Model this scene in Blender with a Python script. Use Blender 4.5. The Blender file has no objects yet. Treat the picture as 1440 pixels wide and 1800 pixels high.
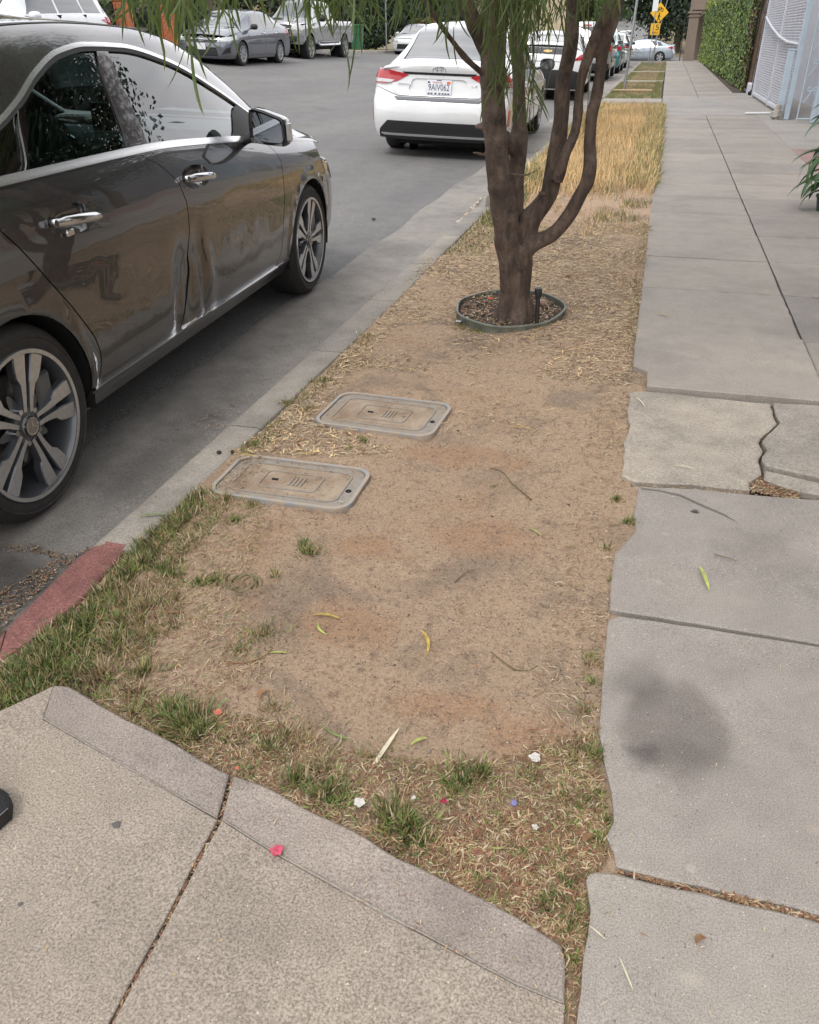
import bpy, math, random
import numpy as np
from mathutils import Matrix, Vector
from mathutils.geometry import delaunay_2d_cdt, tessellate_polygon
rng = np.random.default_rng(7); random.seed(7)
PI = math.pi
scene = bpy.context.scene
COL = scene.collection

# ------------------------------------------------------------ camera, sky, sun, exposure
F_PX, PITCH, YAW, ROLL, CAM_H = 1386.7374, 0.5414, -0.2837, -0.0139, 1.2191
_f = np.array([math.sin(YAW)*math.cos(PITCH), math.cos(YAW)*math.cos(PITCH), -math.sin(PITCH)])
_r = np.array([math.cos(YAW), -math.sin(YAW), 0.0]); _u = np.cross(_r, _f)
_a = math.cos(ROLL)*_r + math.sin(ROLL)*_u
_b = -math.sin(ROLL)*_r + math.cos(ROLL)*_u
cam_data = bpy.data.cameras.new('camera'); cam = bpy.data.objects.new('camera', cam_data); COL.objects.link(cam)
cam_data.sensor_fit = 'HORIZONTAL'; cam_data.sensor_width = 36.0; cam_data.lens = 36.0*F_PX/1440.0
cam_data.clip_start = 0.05; cam_data.clip_end = 900
cam.matrix_world = Matrix(((_a[0], _b[0], -_f[0], 0), (_a[1], _b[1], -_f[1], 0), (_a[2], _b[2], -_f[2], CAM_H), (0, 0, 0, 1)))
scene.camera = cam

SUN_EL, SUN_ROT = math.radians(56), math.radians(200)
world = bpy.data.worlds.new('World'); scene.world = world; world.use_nodes = True
wn, wl = world.node_tree.nodes, world.node_tree.links
wn.clear()
w_out = wn.new('ShaderNodeOutputWorld'); w_bg = wn.new('ShaderNodeBackground'); w_sky = wn.new('ShaderNodeTexSky')
w_sky.sky_type = 'NISHITA'; w_sky.sun_disc = False; w_sky.sun_elevation = SUN_EL; w_sky.sun_rotation = SUN_ROT
w_sky.air_density = 1.0; w_sky.dust_density = 2.0
w_tc = wn.new('ShaderNodeTexCoord'); w_map = wn.new('ShaderNodeMapping'); w_map.inputs['Scale'].default_value = (1.0, 1.0, 2.6)
w_noise = wn.new('ShaderNodeTexNoise'); w_noise.inputs['Scale'].default_value = 2.2; w_noise.inputs['Detail'].default_value = 7; w_noise.inputs['Roughness'].default_value = 0.56
w_ramp = wn.new('ShaderNodeValToRGB'); w_ramp.color_ramp.elements[0].position = 0.34; w_ramp.color_ramp.elements[1].position = 0.66
w_ramp.color_ramp.elements[0].color = (8.8, 9.0, 9.9, 1); w_ramp.color_ramp.elements[1].color = (15.2, 14.9, 14.8, 1)
w_mix = wn.new('ShaderNodeMixRGB'); w_mix.inputs['Fac'].default_value = 0.90
wl.new(w_tc.outputs['Generated'], w_map.inputs['Vector']); wl.new(w_map.outputs[0], w_noise.inputs['Vector'])
wl.new(w_noise.outputs['Fac'], w_ramp.inputs['Fac']); wl.new(w_sky.outputs[0], w_mix.inputs['Color1']); wl.new(w_ramp.outputs[0], w_mix.inputs['Color2'])
wl.new(w_mix.outputs[0], w_bg.inputs['Color']); wl.new(w_bg.outputs[0], w_out.inputs['Surface'])
w_bg.inputs['Strength'].default_value = 0.115
sun_data = bpy.data.lights.new('sun', 'SUN'); sun = bpy.data.objects.new('sun', sun_data); COL.objects.link(sun)
sun_data.energy = 1.3; sun_data.angle = math.radians(17); sun_data.color = (1.0, 0.96, 0.9)
_sd = Vector((math.sin(SUN_ROT)*math.cos(SUN_EL), math.cos(SUN_ROT)*math.cos(SUN_EL), math.sin(SUN_EL)))
sun.rotation_mode = 'QUATERNION'; sun.rotation_quaternion = _sd.to_track_quat('Z', 'Y')
vs = scene.view_settings
vs.view_transform = 'Standard'; vs.look = 'None'; vs.gamma = 1.0; vs.use_curve_mapping = False; vs.exposure = 0.30
scene.cycles.max_bounces = 8; scene.cycles.transparent_max_bounces = 12

# ------------------------------------------------------------ helpers
def ray(px, py):
    return _a*(px-720)/F_PX - _b*(py-900)/F_PX + _f
def G(px, py, z=0.0):
    """the point of the ground plane z seen at a photograph pixel"""
    d = ray(px, py); t = (z-CAM_H)/d[2]; return np.array([0, 0, CAM_H]) + t*d
def AY(px, py, Y):
    d = ray(px, py); return np.array([0, 0, CAM_H]) + (Y/d[1])*d
def G2(px, py, z=0.0):
    p = G(px, py, z); return (p[0], p[1])

def tag(o, label=None, cat=None, group=None, kind=None):
    if label: o['label'] = label
    if cat: o['category'] = cat
    if group: o['group'] = group
    if kind: o['kind'] = kind
    return o
def empty(name, loc=(0, 0, 0), rz=0.0, label=None, cat=None, group=None, mat=None, kind=None):
    o = bpy.data.objects.new(name, None); COL.objects.link(o); o.empty_display_size = 0.1
    if mat is not None:
        o.rotation_mode = 'QUATERNION'; o.rotation_quaternion = mat.to_quaternion()
        o.location = loc
    else:
        o.location = loc; o.rotation_euler = (0, 0, rz)
    return tag(o, label, cat, group, kind)
def mesh_from(name, V, Fs, mats=(), smooth=False, normals=None, mi=None):
    me = bpy.data.meshes.new(name)
    V = np.asarray(V, dtype=np.float32)
    if isinstance(Fs, np.ndarray):
        n, k = Fs.shape
        me.vertices.add(len(V)); me.vertices.foreach_set('co', V.ravel())
        me.loops.add(n*k); me.loops.foreach_set('vertex_index', Fs.astype(np.int32).ravel())
        me.polygons.add(n); me.polygons.foreach_set('loop_start', np.arange(0, n*k, k, dtype=np.int32))
        me.polygons.foreach_set('loop_total', np.full(n, k, dtype=np.int32))
        me.update(calc_edges=True)
    else:
        me.from_pydata([tuple(map(float, v)) for v in V], [], Fs)
        me.update()
    for m in (mats if isinstance(mats, (list, tuple)) else [mats]):
        if m is not None: me.materials.append(m)
    if mi is not None: me.polygons.foreach_set('material_index', np.asarray(mi, dtype=np.int32))
    if smooth: me.polygons.foreach_set('use_smooth', np.ones(len(me.polygons), dtype=bool))
    if normals is not None:
        me.normals_split_custom_set_from_vertices([tuple(map(float, v)) for v in normals])
    return me
def link(name, me, parent=None, loc=None, rot=None, scale=None):
    o = bpy.data.objects.new(name, me); COL.objects.link(o)
    if parent is not None: o.parent = parent
    if loc is not None: o.location = loc
    if rot is not None: o.rotation_euler = rot
    if scale is not None: o.scale = scale
    return o
def copy_tree(o, parent=None):
    c = o.copy(); COL.objects.link(c); c.parent = parent
    for ch in list(o.children): copy_tree(ch, c)
    return c

class MB:
    """collects simple shapes into one mesh"""
    def __init__(s): s.V = []; s.F = []; s.M = []
    def add(s, V, F, m=0):
        n = len(s.V); s.V += [tuple(map(float, v)) for v in V]; s.F += [tuple(int(i)+n for i in f) for f in F]; s.M += [m]*len(F); return s
    def box(s, c, d, rz=0, m=0, R=None, bev=0.0):
        x, y, z = d[0]/2, d[1]/2, d[2]/2
        if bev <= 0:
            V = [(-x, -y, -z), (x, -y, -z), (x, y, -z), (-x, y, -z), (-x, -y, z), (x, -y, z), (x, y, z), (-x, y, z)]
            F = [(0, 3, 2, 1), (4, 5, 6, 7), (0, 1, 5, 4), (1, 2, 6, 5), (2, 3, 7, 6), (3, 0, 4, 7)]
        else:
            b = bev
            ring = [(-x+b, -y), (x-b, -y), (x, -y+b), (x, y-b), (x-b, y), (-x+b, y), (-x, y-b), (-x, -y+b)]
            rin = [(math.copysign(abs(px)-(b if abs(px) > x-1e-6 else 0), px), math.copysign(abs(py)-(b if abs(py) > y-1e-6 else 0), py)) for px, py in ring]
            V = [(a[0], a[1], -z) for a in rin]+[(a[0], a[1], -z+b) for a in ring]+[(a[0], a[1], z-b) for a in ring]+[(a[0], a[1], z) for a in rin]
            F = [tuple(range(7, -1, -1)), tuple(range(24, 32))]
            for k in range(3):
                for i in range(8):
                    j = (i+1) % 8; F.append((k*8+i, k*8+j, k*8+8+j, k*8+8+i))
        M = R if R is not None else Matrix.Rotation(rz, 3, 'Z')
        V = [M @ Vector(v) + Vector(c) for v in V]
        return s.add(V, F, m)
    def tube(s, pts, rad, n=8, m=0, cap=True):
        P = [Vector(p) for p in pts]; R = rad if isinstance(rad, (list, tuple, np.ndarray)) else [rad]*len(P)
        V = []; up = None
        for i, p in enumerate(P):
            t = (P[min(i+1, len(P)-1)]-P[max(i-1, 0)])
            if t.length < 1e-9: t = Vector((0, 0, 1))
            t.normalize()
            if up is None:
                up = Vector((0, 0, 1)) if abs(t.z) < 0.9 else Vector((1, 0, 0))
            a = t.cross(up)
            if a.length < 1e-6: a = t.cross(Vector((0.3, 1, 0.2)))
            a.normalize(); b = a.cross(t); up = b
            for k in range(n):
                w = 2*PI*k/n; V.append(p + (a*math.cos(w)+b*math.sin(w))*float(R[i]))
        F = []
        for i in range(len(P)-1):
            for k in range(n):
                j = (k+1) % n; F.append((i*n+k, i*n+j, (i+1)*n+j, (i+1)*n+k))
        if cap: F.append(tuple(range(n))); F.append(tuple(range(len(P)*n-1, (len(P)-1)*n-1, -1)))
        return s.add(V, F, m)
    def lathe(s, prof, n=32, axis='x', c=(0, 0, 0), m=0, closed=False):
        V = []; F = []
        for (r, h) in prof:
            for k in range(n):
                w = 2*PI*k/n
                if axis == 'x': v = (h, r*math.cos(w), r*math.sin(w))
                elif axis == 'z': v = (r*math.cos(w), r*math.sin(w), h)
                else: v = (r*math.cos(w), h, r*math.sin(w))
                V.append((v[0]+c[0], v[1]+c[1], v[2]+c[2]))
        K = len(prof)
        for i in range(K-1 if not closed else K):
            for k in range(n):
                j = (k+1) % n; i2 = (i+1) % K
                F.append((i*n+k, i*n+j, i2*n+j, i2*n+k))
        return s.add(V, F, m)
    def prism(s, poly, z0, z1, m=0, T=None):
        n = len(poly); V = [(p[0], p[1], z0) for p in poly]+[(p[0], p[1], z1) for p in poly]
        if T is not None: V = [T(v) for v in V]
        F = [tuple(range(n-1, -1, -1)), tuple(range(n, 2*n))]+[(i, (i+1) % n, n+(i+1) % n, n+i) for i in range(n)]
        return s.add(V, F, m)
    def build(s, name, mats, parent=None, smooth=False, loc=None, rot=None, ang=None):
        me = bpy.data.meshes.new(name); me.from_pydata(s.V, [], s.F); me.update()
        for m in (mats if isinstance(mats, (list, tuple)) else [mats]): me.materials.append(m)
        if any(s.M): me.polygons.foreach_set('material_index', s.M)
        if smooth:
            me.polygons.foreach_set('use_smooth', [True]*len(me.polygons))
            me.set_sharp_from_angle(angle=math.radians(ang or 38))
        return link(name, me, parent, loc, rot)

# value noise in numpy
_perm = rng.random((256, 256)).astype(np.float32)
def vnoise(x, y):
    xi = np.floor(x).astype(int); yi = np.floor(y).astype(int); xf = x-xi; yf = y-yi
    u = xf*xf*(3-2*xf); v = yf*yf*(3-2*yf)
    a = _perm[xi & 255, yi & 255]; b = _perm[(xi+1) & 255, yi & 255]; c = _perm[xi & 255, (yi+1) & 255]; d = _perm[(xi+1) & 255, (yi+1) & 255]
    return (a*(1-u)+b*u)*(1-v)+(c*(1-u)+d*u)*v
def fbm(x, y, o=4, g=0.5):
    s = 0; a = 1; n = 0
    for i in range(o): s = s+a*vnoise(x*2**i+17*i, y*2**i+31*i); n += a; a *= g
    return s/n
def inpoly(px, py, poly):
    poly = np.asarray(poly); x, y = np.asarray(px), np.asarray(py); c = np.zeros(x.shape, bool)
    x0, y0 = poly[:, 0], poly[:, 1]; x1, y1 = np.roll(x0, -1), np.roll(y0, -1)
    for i in range(len(poly)):
        if y0[i] == y1[i]: continue
        k = ((y0[i] > y) != (y1[i] > y)); xx = (x1[i]-x0[i])*(y-y0[i])/(y1[i]-y0[i])+x0[i]
        c ^= k & (x < xx)
    return c
def polydist(px, py, poly):
    P = np.asarray(poly, float); d = np.full(np.shape(px), 1e9)
    for i in range(len(P)):
        a, b = P[i], P[(i+1) % len(P)]; ab = b-a; L = (ab@ab)+1e-12
        t = np.clip(((px-a[0])*ab[0]+(py-a[1])*ab[1])/L, 0, 1)
        d = np.minimum(d, np.hypot(px-a[0]-t*ab[0], py-a[1]-t*ab[1]))
    return d
def densify(poly, step, closed=True):
    P = [np.array(p, float) for p in poly]; out = []
    for i in range(len(P) if closed else len(P)-1):
        a, b = P[i], P[(i+1) % len(P)]; n = max(1, int(math.ceil(np.hypot(*((b-a)[:2]))/step)))
        for k in range(n): out.append(tuple(a+(b-a)*k/n))
    if not closed: out.append(tuple(P[-1]))
    return out
def cdt(outline, holes, step, jitter=0.0):
    """triangulated region with interior grid points"""
    P = [tuple(p[:2]) for p in outline]; verts = list(P); edges = [(i, (i+1) % len(P)) for i in range(len(P))]
    for h in holes:
        n0 = len(verts); verts += [tuple(p[:2]) for p in h]; edges += [(n0+i, n0+(i+1) % len(h)) for i in range(len(h))]
    A = np.array(P); x0, y0 = A.min(0); x1, y1 = A.max(0)
    gx = np.arange(x0+step/2, x1, step); gy = np.arange(y0+step/2, y1, step)
    if len(gx) and len(gy):
        X, Y = np.meshgrid(gx, gy); X = X.ravel(); Y = Y.ravel()
        if jitter: X = X+rng.uniform(-jitter, jitter, X.shape)*step; Y = Y+rng.uniform(-jitter, jitter, Y.shape)*step
        k = inpoly(X, Y, P) & (polydist(X, Y, P) > step*0.4)
        for h in holes: k &= (~inpoly(X, Y, h)) & (polydist(X, Y, h) > step*0.4)
        verts += list(zip(X[k].tolist(), Y[k].tolist()))
    r = delaunay_2d_cdt([Vector((float(a), float(b))) for a, b in verts], edges, [], 0, 1e-6)
    V = np.array([(v.x, v.y) for v in r[0]]); F = np.array([f for f in r[2] if len(f) == 3], dtype=int)
    C = V[F].mean(1); k = inpoly(C[:, 0], C[:, 1], P)
    for h in holes: k &= ~inpoly(C[:, 0], C[:, 1], h)
    F = F[k]
    area = (V[F[:, 1], 0]-V[F[:, 0], 0])*(V[F[:, 2], 1]-V[F[:, 0], 1])-(V[F[:, 1], 1]-V[F[:, 0], 1])*(V[F[:, 2], 0]-V[F[:, 0], 0])
    F = F[np.abs(area) > 1e-10]; area = area[np.abs(area) > 1e-10]
    F[area < 0] = F[area < 0][:, ::-1]
    used, inv = np.unique(F, return_inverse=True); V = V[used]; F = inv.reshape(F.shape)
    return V, F
def border_edges(F):
    E = np.concatenate([F[:, [0, 1]], F[:, [1, 2]], F[:, [2, 0]]]); key = np.sort(E, 1)
    _, idx, cnt = np.unique(key, axis=0, return_index=True, return_counts=True)
    return E[idx[cnt == 1]]

# ------------------------------------------------------------ materials
def new_mat(name):
    m = bpy.data.materials.new(name); m.use_nodes = True; nt = m.node_tree; b = nt.nodes.get('Principled BSDF'); return m, nt, b
def plain(name, col, rough=0.5, metal=0.0, coat=0.0, spec=0.5, emit=None, trans=0.0, var=0.0, vscale=30.0, bump=0.0, bscale=80.0, sheen=0):
    m, nt, b = new_mat(name)
    b.inputs['Base Color'].default_value = (*col, 1); b.inputs['Roughness'].default_value = rough; b.inputs['Metallic'].default_value = metal
    b.inputs['Coat Weight'].default_value = coat; b.inputs['Coat Roughness'].default_value = 0.03; b.inputs['Specular IOR Level'].default_value = spec
    if trans: b.inputs['Transmission Weight'].default_value = trans
    if emit: b.inputs['Emission Color'].default_value = (*emit[:3], 1); b.inputs['Emission Strength'].default_value = emit[3]
    L = nt.links
    if var:
        tc = nt.nodes.new('ShaderNodeTexCoord'); n = nt.nodes.new('ShaderNodeTexNoise'); n.inputs['Scale'].default_value = vscale; n.inputs['Detail'].default_value = 4
        r = nt.nodes.new('ShaderNodeValToRGB'); r.color_ramp.elements[0].position = 0.3; r.color_ramp.elements[1].position = 0.7
        r.color_ramp.elements[0].color = (*[c*(1-var) for c in col], 1); r.color_ramp.elements[1].color = (*[min(1, c*(1+var)) for c in col], 1)
        L.new(tc.outputs['Object'], n.inputs['Vector']); L.new(n.outputs['Fac'], r.inputs['Fac']); L.new(r.outputs[0], b.inputs['Base Color'])
    if bump:
        tc = nt.nodes.new('ShaderNodeTexCoord'); n = nt.nodes.new('ShaderNodeTexNoise'); n.inputs['Scale'].default_value = bscale; n.inputs['Detail'].default_value = 4
        bp = nt.nodes.new('ShaderNodeBump'); bp.inputs['Strength'].default_value = bump; bp.inputs['Distance'].default_value = 0.01
        L.new(tc.outputs['Object'], n.inputs['Vector']); L.new(n.outputs['Fac'], bp.inputs['Height']); L.new(bp.outputs[0], b.inputs['Normal'])
    return m
class NT:
    """small node-building helper"""
    def __init__(s, m): s.t = m.node_tree; s.L = s.t.links; s.b = s.t.nodes.get('Principled BSDF'); s._tc = s.t.nodes.new('ShaderNodeTexCoord')
    def node(s, t, **k):
        n = s.t.nodes.new(t)
        for a, v in k.items(): setattr(n, a, v)
        return n
    def noise(s, scale, detail=4, rough=0.5, dist=0.0, vec=None, stretch=None):
        n = s.node('ShaderNodeTexNoise'); n.inputs['Scale'].default_value = scale; n.inputs['Detail'].default_value = detail; n.inputs['Roughness'].default_value = rough; n.inputs['Distortion'].default_value = dist
        v = vec or s._tc.outputs['Object']
        if stretch is not None:
            mp = s.node('ShaderNodeMapping'); mp.inputs['Scale'].default_value = stretch; s.L.new(v, mp.inputs['Vector']); v = mp.outputs[0]
        s.L.new(v, n.inputs['Vector']); return n.outputs['Fac']
    def voro(s, scale, feature='F1', rnd=1.0):
        n = s.node('ShaderNodeTexVoronoi'); n.inputs['Scale'].default_value = scale; n.feature = feature; n.inputs['Randomness'].default_value = rnd
        s.L.new(s._tc.outputs['Object'], n.inputs['Vector']); return n
    def ramp(s, fac, stops, interp='LINEAR'):
        r = s.node('ShaderNodeValToRGB'); e = r.color_ramp.elements; r.color_ramp.interpolation = interp
        while len(e) < len(stops): e.new(0.5)
        for i, (p, c) in enumerate(stops):
            e[i].position = p; e[i].color = (*c, 1) if len(c) == 3 else c
        s.L.new(fac, r.inputs['Fac']); return r.outputs[0]
    def gray(s, fac, a, b, va=0.0, vb=1.0): return s.ramp(fac, [(a, (va,)*3), (b, (vb,)*3)])
    def mix(s, f, a, b, mode='MIX'):
        n = s.node('ShaderNodeMixRGB', blend_type=mode)
        for k, v in (('Fac', f), ('Color1', a), ('Color2', b)):
            if isinstance(v, (int, float)): n.inputs[k].default_value = v
            elif isinstance(v, tuple): n.inputs[k].default_value = (*v, 1)
            else: s.L.new(v, n.inputs[k])
        return n.outputs[0]
    def math(s, op, a, b=None):
        n = s.node('ShaderNodeMath', operation=op)
        for i, v in enumerate((a, b)):
            if v is None: continue
            if isinstance(v, (int, float)): n.inputs[i].default_value = v
            else: s.L.new(v, n.inputs[i])
        return n.outputs[0]
    def bump(s, h, strength, dist=0.01):
        n = s.node('ShaderNodeBump'); n.inputs['Strength'].default_value = strength; n.inputs['Distance'].default_value = dist
        s.L.new(h, n.inputs['Height']); s.L.new(n.outputs[0], s.b.inputs['Normal'])
    def color(s, c): s.L.new(c, s.b.inputs['Base Color'])
    def rough(s, v):
        if isinstance(v, (int, float)): s.b.inputs['Roughness'].default_value = v
        else: s.L.new(v, s.b.inputs['Roughness'])
    def spot(s, cx, cy, r0, r1, sx=1.0, sy=1.0, warp=0.3, wscale=4.0):
        """a soft blot round a place of the ground, 1 inside, 0 outside"""
        sep = s.node('ShaderNodeSeparateXYZ'); s.L.new(s._tc.outputs['Object'], sep.inputs[0])
        dx = s.math('MULTIPLY', s.math('SUBTRACT', sep.outputs[0], cx), 1/sx); dy = s.math('MULTIPLY', s.math('SUBTRACT', sep.outputs[1], cy), 1/sy)
        d = s.math('SQRT', s.math('ADD', s.math('MULTIPLY', dx, dx), s.math('MULTIPLY', dy, dy)))
        d = s.math('ADD', d, s.math('MULTIPLY', s.math('SUBTRACT', s.noise(wscale, 4), 0.5), warp))
        mr = s.node('ShaderNodeMapRange'); mr.interpolation_type = 'SMOOTHSTEP'; s.L.new(d, mr.inputs[0]); mr.inputs[1].default_value = r0; mr.inputs[2].default_value = r1; mr.inputs[3].default_value = 1; mr.inputs[4].default_value = 0
        return mr.outputs[0]

def concrete(name, dark, mid, light, grain=170, gc=0.5, bump=0.35, tint=0.08, stains=(), big=1.6, rough=0.85):
    m, nt, b = new_mat(name); n = NT(m)
    g = n.noise(grain, 3, 0.7); base = n.ramp(g, [(0.5-0.16/gc*0.5, dark), (0.5, mid), (0.5+0.16/gc*0.5, light)])
    lo = n.noise(big, 5, 0.6); base = n.mix(1.0, base, n.ramp(lo, [(0.3, (1-tint*2.2,)*3), (0.5, (1, 1, 1)), (0.72, (1+tint, 1+tint*0.9, 1+tint*0.6))]), 'MULTIPLY')
    base = n.mix(n.gray(n.noise(2.3, 6, 0.7, 0.8), 0.55, 0.68, 0, 0.35), base, tuple(c*0.72 for c in mid)); base = n.mix(n.gray(n.noise(5.5, 5, 0.75, 0.5), 0.60, 0.70, 0, 0.3), base, tuple(min(.6, c*1.25) for c in mid))
    mid_n = n.noise(9, 4, 0.7); base = n.mix(1.0, base, n.ramp(mid_n, [(0.3, (1-tint, 1-tint*1.05, 1-tint*1.1)), (0.7, (1+tint*0.6,)*3)]), 'MULTIPLY')
    base = n.mix(n.gray(n.noise(26, 5, 0.8, 0.6), 0.60, 0.68, 0, 0.30), base, tuple(c*0.7 for c in mid)); v = n.voro(95); sp = n.gray(v.outputs['Distance'], 0.08, 0.16, 1.0, 0.0); pick = n.gray(n.noise(60, 1), 0.56, 0.62)
    base = n.mix(n.math('MULTIPLY', sp, pick), base, tuple(min(0.75, c*1.55) for c in light))
    v2 = n.voro(60); sp2 = n.gray(v2.outputs['Distance'], 0.07, 0.15, 0.8, 0.0); pick2 = n.gray(n.noise(41, 1), 0.58, 0.64)
    base = n.mix(n.math('MULTIPLY', sp2, pick2), base, tuple(c*0.45 for c in dark))
    # every slab its own tone
    oi = n.node('ShaderNodeObjectInfo'); base = n.mix(1.0, base, n.ramp(oi.outputs['Random'], [(0, (0.87, 0.87, 0.88)), (0.5, (1.0, 0.99, 0.98)), (1, (1.09, 1.07, 1.04))]), 'MULTIPLY')
    for (cx, cy, r0, r1, sx, sy, col, k) in stains:
        f = n.spot(cx, cy, r0, r1, sx, sy, warp=r1*1.1, wscale=0.9/max(r1, 0.02)); lt = col[0] > 1
        base = n.mix(n.math('MULTIPLY', f, k*(0.45 if lt else 1)), base, tuple(min(0.5, l*c_*0.92) for l, c_ in zip(light, col)) if lt else col, 'MIX' if lt else 'MULTIPLY')
    n.color(base); n.rough(rough)
    n.bump(n.mix(0.35, g, n.noise(grain*0.35, 3)), bump, 0.004)
    return m
# ------------------------------------------------------------ ground levels
def sm(t): t = np.clip(t, 0, 1); return t*t*(3-2*t)
def road_z(x, y):
    x = np.asarray(x, float); y = np.asarray(y, float); s = np.clip(-x-1.9, 0, 12.3)
    z = -0.14+(0.03*s+0.0036*s*s)*(1-0.3*sm((y-30)/20)*1.0)
    z = z*(1-sm((y-50)/14)) + (-0.40+0.02*s)*sm((y-50)/14)
    return z+0.036*np.clip(y-78, 0, 400)
MX_, MY_ = G2(392, 842)
LIDS = [[(412, 790), (662, 808), (604, 893), (372, 848)], [(598, 676), (800, 700), (757, 759), (551, 732)]]
LIDC = [(sum(G(*c)[:2] for c in L_)/4, np.linalg.norm((G(*L_[1])-G(*L_[0])+G(*L_[2])-G(*L_[3]))/2), np.linalg.norm((G(*L_[0])-G(*L_[3])+G(*L_[1])-G(*L_[2]))/2), G(*L_[1])-G(*L_[0])+G(*L_[2])-G(*L_[3])) for L_ in LIDS]
LID_Z = -0.036
def strip_z(x, y):
    x = np.asarray(x, float); y = np.asarray(y, float)
    t = np.clip((0.03-x)/1.33, 0, 1)
    mnd = 0.016*np.exp(-((x-MX_)**2+(y-MY_)**2)/0.075**2)
    z = -0.012-0.028*t+0.026*(fbm(x*2.2+9, y*2.2, 3)-0.5)+0.016*(fbm(x*11, y*11, 3)-0.5)+0.009*(fbm(x*50, y*60, 3)-0.5)
    for c_, w_, h_, u_ in LIDC:
        an = math.atan2(u_[1], u_[0]); dx, dy = x-c_[0], y-c_[1]; a_ = np.abs(dx*math.cos(an)+dy*math.sin(an))/(w_/2+.01); b_ = np.abs(-dx*math.sin(an)+dy*math.cos(an))/(h_/2+.01); k_ = sm((1.32-np.maximum(a_, b_))/0.26)
        inn = sm((1.02-np.maximum(a_, b_))/0.06); z = z*(1-k_)+k_*(LID_Z+.0095*(1-inn)-.014*inn+0.006*(fbm(x*14, y*14, 2)-.5)*(1-inn))
    return z+mnd

# ------------------------------------------------------------ ground materials
c_stain = []
def gs(px, py, r0, r1, sx, sy, col, k): p = G(px, py); c_stain.append((p[0], p[1], r0, r1, sx, sy, col, k))
gs(1172, 1270, 0.085, 0.15, 0.85, 1.12, (0.62, 0.60, 0.60), 0.9)
gs(1200, 1330, 0.01, 0.10, 1.0, 1.0, (0.86, 0.85, 0.85), 0.9)
gs(1118, 1200, 0.02, 0.09, 1.0, 1.2, (0.72, 0.71, 0.71), 0.8)
gs(1130, 1330, 0.01, 0.05, 1.0, 1.0, (0.55, 0.54, 0.54), 0.8)
gs(1217, 1722, 0.004, 0.022, 1.2, 0.8, (1.35, 1.28, 1.15), 0.8)
gs(1215, 1527, 0.004, 0.012, 1.0, 1.0, (1.4, 1.36, 1.28), 0.7)
gs(1222, 898, 0.006, 0.012, 1.4, 0.8, (0.35, 0.35, 0.36), 0.9)
gs(1340, 980, 0.05, 0.2, 1.0, 1.0, (0.88, 0.87, 0.87), 0.7)
gs(1172, 937, 0.004, 0.016, 1.3, 0.8, (1.4, 1.42, 1.3), 0.6)
gs(1158, 1023, 0.003, 0.013, 1.0, 1.0, (1.45, 1.42, 1.35), 0.6)
gs(1432, 1458, 0.003, 0.02, 1.4, 0.7, (1.3, 1.12, 0.9), 0.6)
M = {}
M['walk'] = concrete('sidewalk_concrete', (0.195, 0.176, 0.155), (0.278, 0.254, 0.228), (0.345, 0.32, 0.29), grain=330, gc=0.6, bump=0.2, tint=0.10, stains=tuple(c_stain))
M['patch'] = concrete('old_patch_concrete', (0.22, 0.195, 0.165), (0.31, 0.28, 0.24), (0.38, 0.35, 0.305), grain=120, gc=0.45, bump=0.7, tint=0.15, big=4)
M['ramp'] = concrete('brushed_ramp_concrete', (0.15, 0.125, 0.103), (0.29, 0.25, 0.208), (0.41, 0.362, 0.308), grain=250, gc=0.50, bump=0.8, tint=0.10, big=2.2)
M['band'] = concrete('smooth_band_concrete', (0.165, 0.140, 0.124), (0.262, 0.228, 0.203), (0.34, 0.30, 0.27), grain=260, gc=0.6, bump=0.3, tint=0.14, big=3)
M['curb'] = concrete('curb_concrete', (0.19, 0.172, 0.15), (0.27, 0.25, 0.222), (0.33, 0.31, 0.28), grain=180, gc=0.5, bump=0.5, tint=0.13, big=3)
_gp = G(40, 1010, -.14); _gp2 = G(10, 1090, -.14); _gp3 = G(300, 800, -.14)
M['gutter'] = concrete('gutter_concrete', (0.14, 0.131, 0.12), (0.235, 0.222, 0.204), (0.31, 0.295, 0.272), grain=190, gc=0.5, bump=0.6, tint=0.17, big=1.4, stains=((_gp[0], _gp[1], .05, .30, 1.4, .7, (.42, .41, .41), .9), (_gp2[0], _gp2[1], .05, .25, 1, 1, (.5, .48, .47), .8), (_gp3[0], _gp3[1], .02, .35, .5, 1.6, (.62, .61, .61), .8)))
M['redcurb'] = concrete('worn_red_painted_curb', (0.12, 0.052, 0.048), (0.205, 0.082, 0.075), (0.29, 0.165, 0.145), grain=190, gc=0.42, bump=0.7, tint=0.20, big=6)
M['redslab'] = concrete('worn_red_painted_slab', (0.22, 0.15, 0.135), (0.30, 0.19, 0.175), (0.33, 0.26, 0.24), grain=60, gc=0.3, bump=0.3, tint=0.14, big=3)
M['drive'] = concrete('driveway_concrete', (0.22, 0.205, 0.19), (0.30, 0.285, 0.262), (0.34, 0.325, 0.30), grain=60, gc=0.8, bump=0.2, tint=0.08)
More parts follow.
